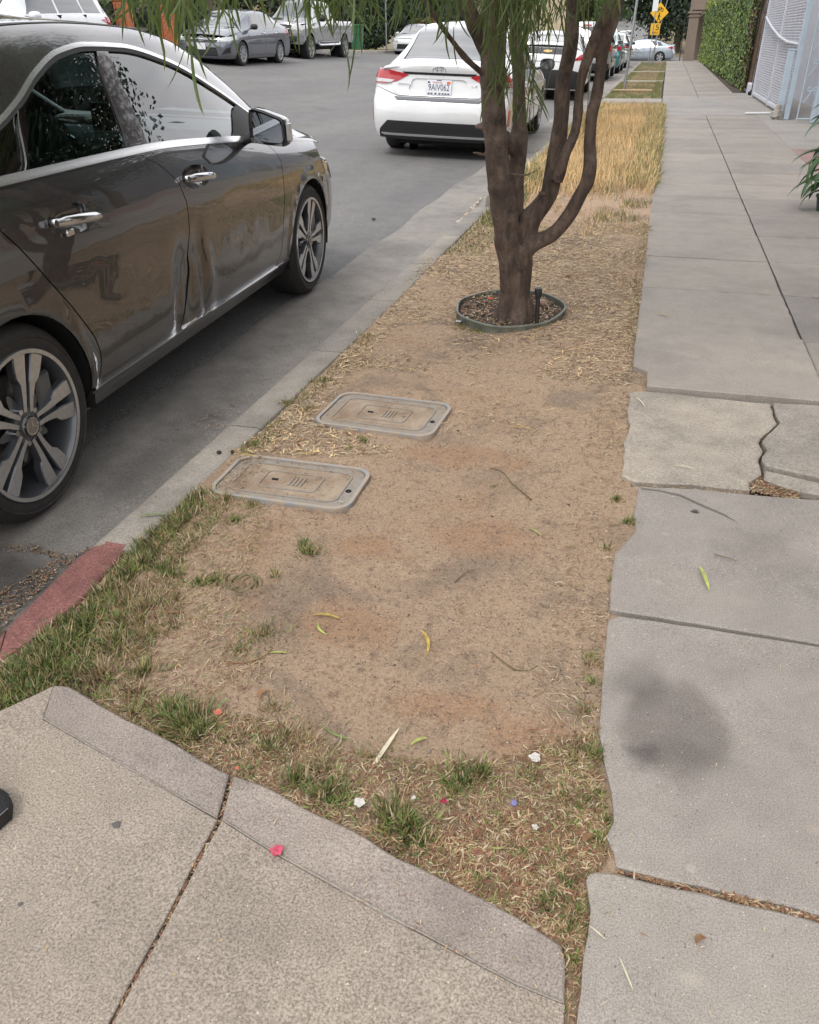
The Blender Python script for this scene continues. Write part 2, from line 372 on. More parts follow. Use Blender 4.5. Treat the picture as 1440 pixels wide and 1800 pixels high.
# asphalt
m, nt, b = new_mat('worn_asphalt'); n = NT(m)
g = n.noise(150, 3, 0.7); c = n.ramp(g, [(0.33, (0.07, 0.068, 0.066)), (0.5, (0.145, 0.142, 0.138)), (0.66, (0.27, 0.265, 0.255))])
c = n.mix(1.0, c, n.ramp(n.noise(0.55, 5, 0.6, 0.4, stretch=(1.6, 0.45, 1)), [(0.3, (0.82, 0.82, 0.83)), (0.5, (1, 1, 1)), (0.7, (1.16, 1.15, 1.13))]), 'MULTIPLY')
c = n.mix(n.gray(n.noise(1.1, 6, 0.72, 0.6), 0.55, 0.66, 0, 0.35), c, (0.075, 0.073, 0.07)); c = n.mix(1.0, c, n.ramp(n.noise(6, 4, 0.7), [(0.3, (0.85, 0.85, 0.85)), (0.7, (1.06, 1.06, 1.05))]), 'MULTIPLY')
n.color(c); n.rough(0.82); n.bump(g, 0.7, 0.006); M['asphalt'] = m
# dirt
m, nt, b = new_mat('dry_packed_dirt'); n = NT(m)
g = n.noise(150, 5, 0.85)
tan = n.ramp(g, [(0.30, (0.29, 0.192, 0.125)), (0.5, (0.53, 0.375, 0.25)), (0.70, (0.66, 0.50, 0.36))])
org = n.ramp(g, [(0.30, (0.30, 0.165, 0.092)), (0.5, (0.49, 0.30, 0.175)), (0.70, (0.60, 0.41, 0.26))])
drk = n.ramp(g, [(0.30, (0.17, 0.122, 0.088)), (0.5, (0.32, 0.24, 0.172)), (0.70, (0.45, 0.35, 0.255))])
c = n.mix(n.gray(n.noise(2.3, 6, 0.62, 0.5), 0.52, 0.62, 0.0, 0.75), tan, drk)
fo = n.gray(n.noise(1.9, 5, 0.6, 0.3, stretch=(1, 1, 3)), 0.55, 0.66, 0.0, 0.45)
for (px, py, r, sx, sy) in ((650, 945, 0.13, 1.2, 0.7), (610, 1085, 0.14, 1.3, 0.8), (820, 790, 0.2, 1.4, 0.6), (930, 1290, 0.14, 1.2, 0.6), (850, 930, 0.22, 1.6, 0.6), (800, 1230, 0.12, 1.5, 0.6)):
    p = G(px, py); fo = n.math('MAXIMUM', fo, n.math('MULTIPLY', n.spot(p[0], p[1], r*0.3, r, sx, sy, warp=r*1.4, wscale=7), 0.8))
c = n.mix(fo, c, org)
c = n.mix(n.gray(n.noise(33, 4, 0.8), 0.56, 0.66, 0, 0.6), c, (0.15, 0.108, 0.078))
c = n.mix(n.gray(n.noise(90, 3, 0.8), 0.58, 0.66, 0, 0.55), c, (0.10, 0.07, 0.05))
c = n.mix(n.gray(n.noise(15, 5, 0.75, 1.0), 0.54, 0.66, 0, 0.45), c, (0.22, 0.155, 0.11))
c = n.mix(n.gray(n.noise(520, 2, 0.6), 0.66, 0.72, 0, 0.8), c, (0.55, 0.47, 0.37))
c = n.mix(n.gray(n.noise(470, 2, 0.6), 0.70, 0.74, 0, 0.9), c, (0.045, 0.035, 0.03))
n.color(c); n.rough(0.95); n.bump(n.mix(0.5, g, n.noise(45, 5, 0.7)), 1.0, 0.02); M['dirt'] = m
M['soilbed'] = plain('soil_in_joints', (0.075, 0.052, 0.036), 0.95, var=0.4, vscale=150, bump=0.8, bscale=200)
M['farlawn'] = plain('thin_lawn_soil', (0.16, 0.13, 0.07), 0.95, var=0.35, vscale=6, bump=0.5, bscale=40)
M['farpave'] = concrete('far_sidewalk_concrete', (0.30, 0.28, 0.25), (0.36, 0.34, 0.31), (0.42, 0.40, 0.37), grain=20, bump=0.1)

# ------------------------------------------------------------ large sheets
def grid_sheet(name, xs, ys, zf, mat, kind='structure', parent=None):
    X, Y = np.meshgrid(xs, ys); Z = zf(X, Y); V = np.stack([X.ravel(), Y.ravel(), Z.ravel()], 1)
    nx, ny = len(xs), len(ys); i = np.arange((nx-1)*(ny-1)); a = (i//(nx-1))*nx+i % (nx-1)
    F = np.stack([a, a+1, a+1+nx, a+nx], 1)
    o = link(name, mesh_from(name, V, F, mat, smooth=True), parent); tag(o, kind=kind); return o
grid_sheet('ground', np.concatenate([np.linspace(-320, -17, 14), np.linspace(-16, -1.8, 14), np.linspace(-1.5, 320, 14)]), np.concatenate([np.linspace(-60, 50, 24), np.linspace(52, 420, 60)]),
           lambda x, y: road_z(x, y)-0.07, M['farlawn'])
grid_sheet('road', np.concatenate([np.linspace(-14.35, -3, 24), np.linspace(-2.6, -1.88, 5)]), np.linspace(-12, 49.6, 125), lambda x, y: road_z(x, y), M['asphalt'])
grid_sheet('cross_street', np.linspace(-90, 90, 60), np.linspace(49.9, 77, 34), lambda x, y: road_z(x, y)+0.004, M['asphalt'])
grid_sheet('far_road', np.linspace(-14.35, -1.5, 14), np.linspace(76.5, 330, 40), lambda x, y: road_z(x, y)+0.008, M['asphalt'])
gut_edge = lambda y: -1.98+0.02*np.sin(y*1.3)+0.015*np.sin(y*4.1)
ys = np.linspace(-3, 49.5, 260)
Vg = []; 
for y in ys:
    for k, x in enumerate((gut_edge(y), -1.78, -1.60, -1.37)): Vg.append((x, y, float(road_z(x, y))+0.005+(0.0, 0.003, -0.004, -0.006)[k]))
Fg = [(i*4+k, i*4+k+1, i*4+k+5, i*4+k+4) for i in range(len(ys)-1) for k in range(3)]
tag(link('gutter', mesh_from('gutter', Vg, Fg, M['gutter'], smooth=True)), kind='structure')

# ------------------------------------------------------------ slabs
def inset_poly(P, d):
    P = np.array([p[:2] for p in P], float); n = len(P)
    A = 0.5*np.sum(P[:, 0]*np.roll(P[:, 1], -1)-np.roll(P[:, 0], -1)*P[:, 1])
    if A < 0: P = P[::-1]
    e = np.roll(P, -1, 0)-P; L = np.linalg.norm(e, axis=1)+1e-12; nr = np.stack([-e[:, 1], e[:, 0]], 1)/L[:, None]
    bi = nr+np.roll(nr, 1, 0); bi /= (np.linalg.norm(bi, axis=1)[:, None]+1e-9)
    return P+bi*d
def slab(name, poly, mat, z=0.0, thick=0.09, holes=(), parent=None, tilt=(0, 0), step=0.12, bev=0.006, rough_edge=0.0, relief=0.0012, kind=None, label=None):
    P = densify(poly, step*0.7)
    if rough_edge:
        P = [(p[0]+rough_edge*(vnoise(np.array(p[0]*23+3), np.array(p[1]*23))-0.5)*2, p[1]+rough_edge*(vnoise(np.array(p[0]*21+50), np.array(p[1]*21+7))-0.5)*2) for p in P]
    Pi = inset_poly(P, bev); c = np.mean(np.array(P), 0)
    H = [densify(h, step*0.4) for h in holes]
    A = np.array(P); verts = [tuple(p) for p in P]; edges = [(i, (i+1) % len(P)) for i in range(len(P))]
    for h in H: n0 = len(verts); verts += [tuple(p) for p in h]; edges += [(n0+i, n0+(i+1) % len(h)) for i in range(len(h))]
    k = inpoly(Pi[:, 0], Pi[:, 1], P)
    for h in H: k &= ~inpoly(Pi[:, 0], Pi[:, 1], h)
    verts += [tuple(p) for p in Pi[k]]
    x0, y0 = A.min(0); x1, y1 = A.max(0); gx = np.arange(x0+step/2, x1, step); gy = np.arange(y0+step/2, y1, step)
    if len(gx) and len(gy):
        X, Y = np.meshgrid(gx, gy); X = X.ravel(); Y = Y.ravel(); kk = inpoly(X, Y, P) & (polydist(X, Y, P) > bev*2+0.01)
        for h in H: kk &= (~inpoly(X, Y, h)) & (polydist(X, Y, h) > 0.01)
        verts += list(zip(X[kk].tolist(), Y[kk].tolist()))
    r = delaunay_2d_cdt([Vector((float(a), float(b2))) for a, b2 in verts], edges, [], 0, 1e-6)
    V = np.array([(v.x, v.y) for v in r[0]]); F = np.array([f for f in r[2] if len(f) == 3], int)
    C = V[F].mean(1); kk = inpoly(C[:, 0], C[:, 1], P)
    for h in H: kk &= ~inpoly(C[:, 0], C[:, 1], h)
    F = F[kk]; ar = (V[F[:, 1], 0]-V[F[:, 0], 0])*(V[F[:, 2], 1]-V[F[:, 0], 1])-(V[F[:, 1], 1]-V[F[:, 0], 1])*(V[F[:, 2], 0]-V[F[:, 0], 0])
    F = F[np.abs(ar) > 1e-10]; ar = ar[np.abs(ar) > 1e-10]; F[ar < 0] = F[ar < 0][:, ::-1]
    Z = z+(V[:, 0]-c[0])*tilt[0]+(V[:, 1]-c[1])*tilt[1]+relief*(fbm(V[:, 0]*3, V[:, 1]*3, 2)-0.5)*4
    B = border_edges(F); bi = np.unique(B); Z[bi] -= bev*0.7
    V3 = np.column_stack([V, Z]); n = len(V3)
    mp = {int(v): n+i for i, v in enumerate(bi)}; low = V3[bi].copy(); low[:, 2] = z-thick
    W = [(int(a), int(b2)) for a, b2 in B]
    faces = [tuple(map(int, f)) for f in F]+[(b2, a, mp[a], mp[b2]) for a, b2 in W]
    me = mesh_from(name, np.vstack([V3, low]), faces, mat)
    o = link(name, me, parent); tag(o, kind=kind, label=label); return o
def PX(pts, z=0.0): return [G2(a, b2, z) for a, b2 in pts]

# sidewalk bed with its paving slabs as parts
walk = grid_sheet('sidewalk', np.linspace(-0.3, 2.0, 12), np.linspace(-1.2, 50, 100), lambda x, y: np.where(x < 0.12, -0.07, -0.026), M['soilbed'])
XJ, XR, XL = 0.768, 1.60, 0.03
def row_l(y): return XL-0.0035*max(0, y-6)*0.5
# the bottom slab, its left edge eaten away
right = lambda px, py: (XJ, G2(px, py)[1]+(XJ-G2(px, py)[0])*(-0.0))
p0 = PX([(1015, 1830), (1015, 1800), (1024, 1740), (1027, 1683), (1036, 1640), (1039, 1598), (1034, 1560), (1031, 1543), (1038, 1532), (1050, 1529), (1082, 1532)])
def jr(pa, pb):
    a, b2 = G(*pa), G(*pb); t = (XJ-a[0])/(b2[0]-a[0]); q = a+(b2-a)*t; return (XJ, q[1])
j1 = jr((1082, 1528), (1440, 1613)); j2 = jr((1090, 1077), (1440, 1133)); j3 = jr((1123, 850), (1440, 877)); j4 = jr((1136, 684), (1440, 711)); j5 = jr((1122, 578), (1440, 603))
g_ = 0.0035
s0 = slab('paving_slab', [(p0[0][0]-0.01, -0.4)]+p0+[(j1[0], j1[1]-g_*1.6), (XJ, -0.4)], M['walk'], parent=walk, rough_edge=0.003, step=0.07)
s1 = slab('paving_slab', PX([(1083, 1520), (1080, 1497), (1068, 1469), (1080, 1442), (1076, 1388), (1064, 1333), (1054, 1287), (1058, 1217), (1064, 1158), (1067, 1100), (1072, 1087), (1090, 1081)])+[(XJ, j2[1]-g_), (XJ, j1[1]+g_*1.6)], M['walk'], z=0.001, parent=walk, rough_edge=0.003, step=0.07)
crack = PX([(1119, 849), (1160, 853), (1198, 862), (1238, 880), (1275, 897), (1302, 915), (1273, 900), (1236, 884), (1197, 866), (1158, 856), (1119, 853)])
s2 = slab('paving_slab', PX([(1090, 1072), (1072, 1069), (1073, 1044), (1077, 1003), (1082, 972), (1101, 950), (1119, 930), (1115, 903), (1120, 875), (1124, 853), (1220, 857), (1318, 867)])+[(XJ, j3[1]-g_), (XJ, j2[1]+g_)], M['walk'], z=-0.001, parent=walk, rough_edge=0.002, step=0.07, holes=[PX([(1128, 855), (1160, 858), (1198, 866), (1238, 884), (1275, 900), (1302, 917), (1273, 903), (1236, 888), (1197, 870), (1158, 861), (1128, 858)])])
s3 = slab('paving_slab', PX([(1115, 846), (1093, 836), (1093, 822), (1097, 805), (1098, 778), (1109, 755), (1104, 722), (1107, 691), (1136, 688), (1195, 693), (1290, 703), (1355, 710), (1360, 728), (1366, 744), (1345, 764), (1331, 778), (1342, 792), (1335, 803), (1334, 819), (1339, 834), (1318, 846), (1316, 860), (1215, 850)]), M['patch'], z=0.002, parent=walk, rough_edge=0.006, step=0.07, relief=0.003, label='broken pale slab with a rough chipped left edge')
s3b = slab('paving_slab', PX([(1359, 710), (1440, 715)])+[(XJ, j4[1]-0.006), (XJ, G2(1440, 843)[1]-0.01)]+PX([(1440, 841), (1343, 819), (1340, 803), (1349, 792), (1338, 778), (1352, 764), (1372, 744), (1364, 728)]), M['patch'], z=0.006, parent=walk, rough_edge=0.004, step=0.07, relief=0.003)
s3c = slab('paving_slab', PX([(1344, 825), (1440, 846)])+[(XJ, G2(1440, 860)[1])]+PX([(1440, 868), (1407, 862), (1380, 853), (1346, 841)]), M['patch'], z=-0.003, parent=walk, rough_edge=0.005, step=0.05)
s4c = slab('paving_slab', PX([(1104, 685), (1104, 656), (1113, 652), (1120, 655), (1134, 661), (1133, 683)]), M['walk'], z=-0.012, parent=walk, rough_edge=0.002, step=0.05)
s4 = slab('paving_slab', PX([(1137, 684), (1138, 658), (1124, 652), (1113, 647), (1116, 610), (1120, 581)])+[(XJ-g_, j5[1]-g_), (XJ-g_, j4[1]+g_)], M['walk'], z=0.014, parent=walk, rough_edge=0.002, step=0.08, tilt=(0, -0.006))
joints = [j5[1], 4.65, 5.41]+[6.18+0.765*i for i in range(58)]
nlast = len(joints)-2
for i in range(len(joints)-1):
    gj = g_*(1 if i < 1 else min(3.2, 1.8+0.12*i))
    ya, yb = joints[i]+gj, joints[i+1]-gj
    if yb > 50: break
    la, lb = (G2(1120, 577)[0] if i == 0 else row_l(ya)), row_l(yb)
    st = 0.1 if i < 5 else 0.4; r2 = 0.003 if i < 6 else 0
    bare = 16.1 < ya < 20
    if bare:                                          # smoother driveway crossing, no middle joint
        slab('paving_slab', [(la, ya), (XR-g_, ya), (XR-g_, yb), (lb, yb)], M['drive'], z=0.002, parent=walk, step=0.5)
        continue
    slab('paving_slab', [(la, ya), (XJ-g_*1.5, ya), (XJ-g_*1.5, yb), (lb, yb)], M['walk'], z=rng.uniform(-0.002, 0.002), parent=walk, rough_edge=r2, step=st)
    slab('paving_slab', [(XJ+g_*1.5, ya), (XR-g_, ya), (XR-g_, yb), (XJ+g_*1.5, yb)], M['walk'], z=rng.uniform(-0.002, 0.002), parent=walk, rough_edge=0, step=st)
for a0, a1 in ((-0.4, 0.9), (0.9, 1.66), (1.66, 2.45), (2.45, 3.2), (3.2, joints[0])):
    slab('paving_slab', [(XJ+g_*2, a0+g_), (XR-g_, a0+g_), (XR-g_, a1-g_), (XJ+g_*2, a1-g_)], M['walk'], parent=walk, step=0.2)
# forecourt slabs between the sidewalk and the fences
fore = grid_sheet('forecourt', np.linspace(1.58, 6, 10), np.linspace(-4, 50, 60), lambda x, y: -0.028+0*x, M['soilbed'])
yy = 4.0
for k, dy in enumerate((2.2, 2.2, 0.9, 1.0, 1.15, 1.25, 0.8)):
    red = k in (3, 4)
    for xa, xb in ((1.60+g_, 2.55), (2.556, 5.9)):
        slab('paving_slab', [(xa, yy+g_), (xb, yy+g_), (xb, yy+dy-g_), (xa, yy+dy-g_)], M['redslab'] if red else M['drive'], parent=fore, step=0.4, z=-0.003, label='slab with worn red paint' if red else None)
    yy += dy
for yb2, ye2 in ((yy, 15.3), (15.3, 17.2), (17.2, 20.6), (20.6, 22.6)):
    slab('paving_slab', [(1.60+g_, yb2+g_), (5.9, yb2+g_), (5.9, ye2-g_), (1.60+g_, ye2-g_)], M['drive'], parent=fore, step=0.6, z=-0.004)
slab('paving_slab', [(1.60+g_, -3.9), (5.9, -3.9), (5.9, 3.99), (1.60+g_, 3.99)], M['drive'], parent=fore, step=0.8, z=-0.003)

# the ramp slabs in the foreground
rampo = grid_sheet('ramp', np.linspace(-3, 0.25, 12), np.linspace(-1.2, 1.2, 10), lambda x, y: -0.04+0*x, M['soilbed'])
edge = [(-260, 1330), (-120, 1285), (0, 1247), (35, 1231), (94, 1203), (121, 1205), (149, 1223), (177, 1240), (222, 1265), (299, 1303), (340, 1327), (403, 1361)]
edge2 = [(411, 1364), (463, 1380), (521, 1414), (585, 1443), (643, 1472), (701, 1509), (760, 1535), (837, 1574), (910, 1613), (988, 1662), (995, 1688), (991, 1800), (990, 1840)]
def off(pts, dy): return [(a, b2+dy) for a, b2 in pts]
# outer smooth band and inner brushed field, split by the joint
bl = [(75, 1262), (140, 1300), (230, 1352), (300, 1392), (383, 1437)]
br = [(391, 1441), (480, 1497), (560, 1540), (640, 1585), (700, 1618), (770, 1655), (830, 1688), (905, 1728), (988, 1762)]
jt = [(407, 1362), (387, 1439), (340, 1525), (290, 1622), (240, 1712), (193, 1800), (150, 1880)]
A_ = [(94, 1204), (121, 1206), (149, 1223), (177, 1240), (222, 1265), (299, 1303), (340, 1327), (403, 1361), (383, 1438)]
slab('ramp_slab', PX(A_+bl[::-1]), M['band'], parent=rampo, rough_edge=0.002, step=0.06, bev=0.004, z=0.0)
slab('ramp_slab', PX([(-260, 1330), (-120, 1285), (0, 1247), (35, 1231), (93.4, 1204)]+[(74.4, 1262.6)]+off(bl, .6)[1:-1]+[(382, 1441), (336, 1525), (286, 1622), (236, 1712), (189, 1800), (150, 1875)])+[(-1.4, -0.7), (-2.8, -0.5)], M['ramp'], parent=rampo, step=0.06, bev=0.002, z=-0.0015, relief=0.002)
slab('ramp_slab', PX(edge2[:-2]+[(994, 1764)]+br[::-1][1:]), M['band'], parent=rampo, rough_edge=0.002, step=0.06, bev=0.004, z=0.0)
slab('ramp_slab', PX([(390, 1442)]+off(br, .6)[1:]+[(994, 1766), (991, 1800), (990, 1860)])+[(G2(990, 1860)[0]+0.01, -0.5), (-0.5, -0.55)]+PX([(158, 1875), (197, 1800), (244, 1712), (294, 1622), (344, 1525)]), M['ramp'], parent=rampo, step=0.06, bev=0.002, z=-0.0015, relief=0.002)

# fine cement ridges left by the edging trowel between band and field
for pts_ in (bl[:-1]+[(380, 1436)], br):
    rm = MB(); P_ = densify([G2(a, b2+.3) for a, b2 in pts_], 0.03, closed=False); rm.tube([(q[0], q[1], .0006+.0006*float(vnoise(np.array(q[0]*40), np.array(q[1]*40)))) for q in P_], [.0011+.0010*float(vnoise(np.array(q[0]*33), np.array(q[1]*33+5))) for q in P_], 5); rm.build('trowel_ridge', M['patch'], rampo, smooth=True)

# kerb: one block every 0.86 m
kerb = grid_sheet('kerb', np.linspace(-1.40, -1.30, 3), np.linspace(1.3, 49, 90), lambda x, y: -0.16+0*x, M['soilbed'])
def curb_block(ya, yb, xo, xi, mat, top=-0.035, label=None, dz=0.0, n=None):
    """xo, xi functions of y: street edge and inner edge of the flat top"""
    n = n or max(2, int((yb-ya)/0.12)); V = []; F = []
    for k in range(n+1):
        y = ya+(yb-ya)*k/n; a, b2 = xo(y), xi(y); e = 0.004*(vnoise(np.array(y*9), np.array(3.1))-0.5)
        prof = [(a-0.035, -0.17), (a-0.022, top-0.03), (a-0.010, top-0.009), (a+0.006+e, top-0.001), (b2-0.008+e, top+0.001), (b2, top-0.006), (b2+0.004, -0.17)]
        for x, z in prof: V.append((x, y+(0.0 if 0 < k < n else 0), z+dz))
    m_ = 7
    for k in range(n):
        for i in range(m_-1): F.append((k*m_+i, k*m_+i+1, (k+1)*m_+i+1, (k+1)*m_+i))
    F.append(tuple(range(m_))[::-1]); F.append(tuple(range(n*m_, n*m_+m_)))
    o = link('kerb_stone', mesh_from('kerb_stone', V, F, mat, smooth=True), kerb)
    o.data.set_sharp_from_angle(angle=math.radians(50)); tag(o, label=label); return o
xo = lambda y: -1.425+0.006*math.sin(y*0.9); xi = lambda y: -1.288+0.008*math.sin(y*1.7+1)
jy = [1.585+0.862*k for k in range(60)]
for k in range(len(jy)-1):
    if jy[k+1] > 49: break
    if k == 6: curb_block(jy[k]+0.004, jy[k]+0.30, xo, xi, M['curb']); continue
    if 18.0 < jy[k] < 20.9 : 
        curb_block(jy[k]+0.004, jy[k+1]-0.004, xo, xi, M['curb'], top=-0.11); continue
    curb_block(jy[k]+0.004, jy[k+1]-0.004, xo, xi, M['curb'], dz=(0.006 if k == 7 else 0))
# red painted kerb bending into the corner
zc = -0.035
ro = np.array([G2(a, b2, zc) for a, b2 in [(179, 949), (128, 987), (69, 1046), (21, 1094), (-60, 1190), (-160, 1330)]]); ri = np.array([G2(a, b2, zc) for a, b2 in [(228, 957), (149, 1049), (62, 1122), (0, 1165), (-70, 1250), (-150, 1370)]])
def redblock(t0, t1, cnt=10):
    V = []; F = []
    for k in range(cnt+1):
        t = (t0+(t1-t0)*k/cnt)*(len(ro)-1); i = min(int(t), len(ro)-2); f = t-i; a = ro[i]*(1-f)+ro[i+1]*f; b2 = ri[i]*(1-f)+ri[i+1]*f
        d = (b2-a)/np.linalg.norm(b2-a)
        for s, z in ((-0.035, -0.17), (-0.022, zc-0.03), (-0.010, zc-0.009), (0.006, zc-0.001)): V.append((*(a+d*s), z))
        for s, z in ((-0.008, zc+0.001), (0, zc-0.006), (0.004, -0.17)): V.append((*(b2+d*s), z))
    for k in range(cnt):
        for i in range(6): F.append((k*7+i, (k+1)*7+i, (k+1)*7+i+1, k*7+i+1))
    F.append(tuple(range(7))); F.append(tuple(range(cnt*7, cnt*7+7))[::-1])
    o = link('kerb_stone', mesh_from('kerb_stone', V, F, M['redcurb'], smooth=True), kerb); o.data.set_sharp_from_angle(angle=math.radians(50)); tag(o, label='kerb piece painted a worn red')
redblock(0.004, 0.62); redblock(0.63, 1.0)

# planting strip: dirt sheet with relief
strip_poly = [(-1.292, 1.5)]+[(-1.285, y) for y in (3, 5, 8, 12, 18.1)]+[(0.0, 18.1), (0.05, 12), (0.06, 6)]+PX([(1123, 577), (1118, 640), (1140, 655), (1140, 690), (1112, 700), (1118, 755), (1110, 800), (1110, 850), (1135, 850), (1130, 930), (1095, 985), (1090, 1080), (1100, 1090), (1080, 1150), (1072, 1280), (1090, 1380), (1095, 1450), (1100, 1545), (1060, 1560), (1055, 1600), (1040, 1700), (1030, 1830), (985, 1840), (980, 1680), (890, 1622), (760, 1550), (600, 1465), (450, 1388), (300, 1318), (130, 1222), (60, 1235), (0, 1260), (-100, 1300), (-120, 1240), (-40, 1190)])+PX([(0, 1163), (62, 1121), (149, 1048), (226, 956)], zc)
def sheet(name, poly, holes, step, zf, mat, parent=None, kind='structure', jitter=0.25):
    V, F = cdt(densify(poly, step), [densify(h, step) for h in holes], step, jitter)
    me = mesh_from(name, np.column_stack([V, zf(V[:, 0], V[:, 1])]), F, mat, smooth=True); o = link(name, me, parent); tag(o, kind=kind); return o
near = [p for p in strip_poly]
sheet('planting_strip', near, [], 0.032, strip_z, M['dirt'])
# second strip beyond the driveway crossing, with two narrow concrete crossings
dz_ = -0.02
slab('driveway_apron', [(-1.285, 18.13), (-0.01, 18.13), (-0.01, 20.6), (-1.285, 20.6)], M['drive'], z=-0.012, step=0.5, kind='structure')
for ya, yb in ((20.63, 28.2), (28.75, 35.5), (36.1, 48.5)):
    sheet('planting_strip', [(-1.285, ya), (-0.03, ya), (-0.07, yb), (-1.285, yb)], [], 0.3, lambda x, y: -0.02+0.02*(fbm(x*3, y*3, 3)-0.5), M['farlawn'])
for ya, yb in ((28.23, 28.72), (35.53, 36.07)):
    slab('crossing_slab', [(-1.285, ya), (-0.05, ya), (-0.05, yb), (-1.285, yb)], M['farpave'], z=-0.004, step=0.5, kind='structure')
# far side of the street: kerb, sidewalk and lawn
yf = np.linspace(-6, 49, 56)
def ribbon(name, x0, x1, dz0, dz1, mat):
    V = []; 
    for y in yf:
        zb = float(road_z(-14.3, y)); V += [(x0, y, zb+dz0), (x1, y, zb+dz1)]
    F = [(2*i, 2*i+1, 2*i+3, 2*i+2) for i in range(len(yf)-1)]
    tag(link(name, mesh_from(name, V, F, mat, smooth=True)), kind='structure')
V = []
for y in yf:
    zb = float(road_z(-14.3, y)); V += [(-14.30, y, zb-0.1), (-14.31, y, zb+0.11), (-14.34, y, zb+0.13), (-14.46, y, zb+0.13), (-14.46, y, zb-0.1)]
F = [(5*i+k, 5*i+k+1, 5*i+k+6, 5*i+k+5) for i in range(len(yf)-1) for k in range(4)]
tag(link('kerb', mesh_from('kerb', V, F, M['farpave'])), kind='structure')
ribbon('lawn', -15.6, -14.46, 0.125, 0.12, M['farlawn']); ribbon('pavement', -16.9, -15.6, 0.15, 0.135, M['farpave']); ribbon('yard', -60, -16.9, 0.6, 0.15, M['farlawn'])
# ------------------------------------------------------------ vehicle materials
def paint(name, col, metal=0.0, rough=0.35, flake=0.0, dirt=0.0):
    m, nt, b = new_mat(name); n = NT(m)
    b.inputs['Metallic'].default_value = metal; b.inputs['Coat Weight'].default_value = 1.0; b.inputs['Coat Roughness'].default_value = 0.025; b.inputs['Coat IOR'].default_value = 1.85
    base = n.ramp(n.noise(3, 4), [(0.3, tuple(c*0.93 for c in col)), (0.7, tuple(c*1.05 for c in col))])
    if dirt:
        sep = n.node('ShaderNodeSeparateXYZ'); n.L.new(n._tc.outputs['Object'], sep.inputs[0])
        low = n.math('MULTIPLY', n.gray(sep.outputs[2], 0.25, 0.62, 1.0, 0.0), n.gray(n.noise(9, 5, 0.7), 0.35, 0.7, 0.3, 1.0))
        base = n.mix(n.math('MULTIPLY', low, dirt), base, (0.20, 0.17, 0.14)); n.rough(n.mix(n.math('MULTIPLY', low, dirt), (rough,)*3, (0.7,)*3))
        n.L.new(n.math('SUBTRACT', 1.0, n.math('MULTIPLY', low, dirt*1.2)), b.inputs['Coat Weight'])
    else: n.rough(rough)
    n.color(base); return m
def glass_mat(name, tint, refl=1.0, ior=1.5):
    m = bpy.data.materials.new(name); m.use_nodes = True; nt = m.node_tree; nt.nodes.clear(); L = nt.links
    o = nt.nodes.new('ShaderNodeOutputMaterial'); mx = nt.nodes.new('ShaderNodeMixShader'); t = nt.nodes.new('ShaderNodeBsdfTransparent'); g = nt.nodes.new('ShaderNodeBsdfGlossy'); fr = nt.nodes.new('ShaderNodeFresnel')
    t.inputs[0].default_value = (*tint, 1); g.inputs['Roughness'].default_value = 0.0; g.inputs[0].default_value = (refl, refl, refl, 1); fr.inputs[0].default_value = ior
    mt = nt.nodes.new('ShaderNodeMath'); mt.operation = 'MULTIPLY_ADD'; mt.inputs[1].default_value = 1.55; mt.inputs[2].default_value = 0.03; mt.use_clamp = True
    L.new(fr.outputs[0], mt.inputs[0]); L.new(mt.outputs[0], mx.inputs[0]); L.new(t.outputs[0], mx.inputs[1]); L.new(g.outputs[0], mx.inputs[2]); L.new(mx.outputs[0], o.inputs[0]); return m
M['p_grey'] = paint('dark_grey_metallic_paint', (0.055, 0.053, 0.053), 0.6, 0.26, dirt=0.12)
M['p_white'] = paint('white_car_paint', (0.74, 0.75, 0.75), 0.0, 0.4)
M['p_bluegrey'] = paint('blue_grey_metallic_paint', (0.13, 0.14, 0.17), 0.5, 0.35, dirt=0.3)
M['p_silver'] = paint('silver_metallic_paint', (0.42, 0.42, 0.43), 0.5, 0.35, dirt=0.2)
M['p_iceblue'] = paint('pale_blue_silver_paint', (0.40, 0.46, 0.52), 0.35, 0.35)
M['p_teal'] = paint('teal_car_paint', (0.05, 0.24, 0.28), 0.3, 0.35)
M['p_pearl'] = paint('pearl_white_paint', (0.62, 0.66, 0.67), 0.0, 0.4)
M['p_dark'] = paint('dark_blue_paint', (0.03, 0.045, 0.08), 0.3, 0.35)
M['chrome'] = plain('brushed_chrome', (0.60, 0.60, 0.61), 0.10, 1.0)
M['satin'] = plain('satin_aluminium', (0.86, 0.86, 0.87), 0.24, 1.0)
M['rimdark'] = plain('grey_wheel_paint', (0.10, 0.105, 0.115), 0.32, 0.5, coat=0.6)
M['rimsilver'] = plain('machined_wheel_metal', (0.60, 0.60, 0.61), 0.30, 0.9, coat=0.4, var=0.08, vscale=60)
M['rimgrey2'] = plain('plain_silver_wheel', (0.42, 0.43, 0.44), 0.4, 0.7)
M['rubber'] = plain('tyre_rubber', (0.022, 0.021, 0.021), 0.72, var=0.25, vscale=25, bump=0.25, bscale=160)
M['blackp'] = plain('black_plastic', (0.02, 0.02, 0.021), 0.55, bump=0.1, bscale=400)
M['gloss'] = plain('gloss_black_trim', (0.008, 0.008, 0.009), 0.06, coat=1.0)
M['pillar'] = plain('dark_brown_grey_gloss_pillar', (0.035, 0.028, 0.028), 0.10, coat=1.0)
M['void'] = plain('shade_black', (0.006, 0.006, 0.006), 0.9)  # shade painted as near black, for gaps and beneath car bodies
M['darkglass'] = plain('dark_car_glass', (0.012, 0.016, 0.018), 0.02, coat=1.0, spec=1.0)
M['paleglass'] = plain('sky_reflecting_car_glass', (0.03, 0.038, 0.044), 0.03, coat=1.0, spec=1.0)
M['glass'] = glass_mat('clear_tinted_side_glass', (0.34, 0.46, 0.45))
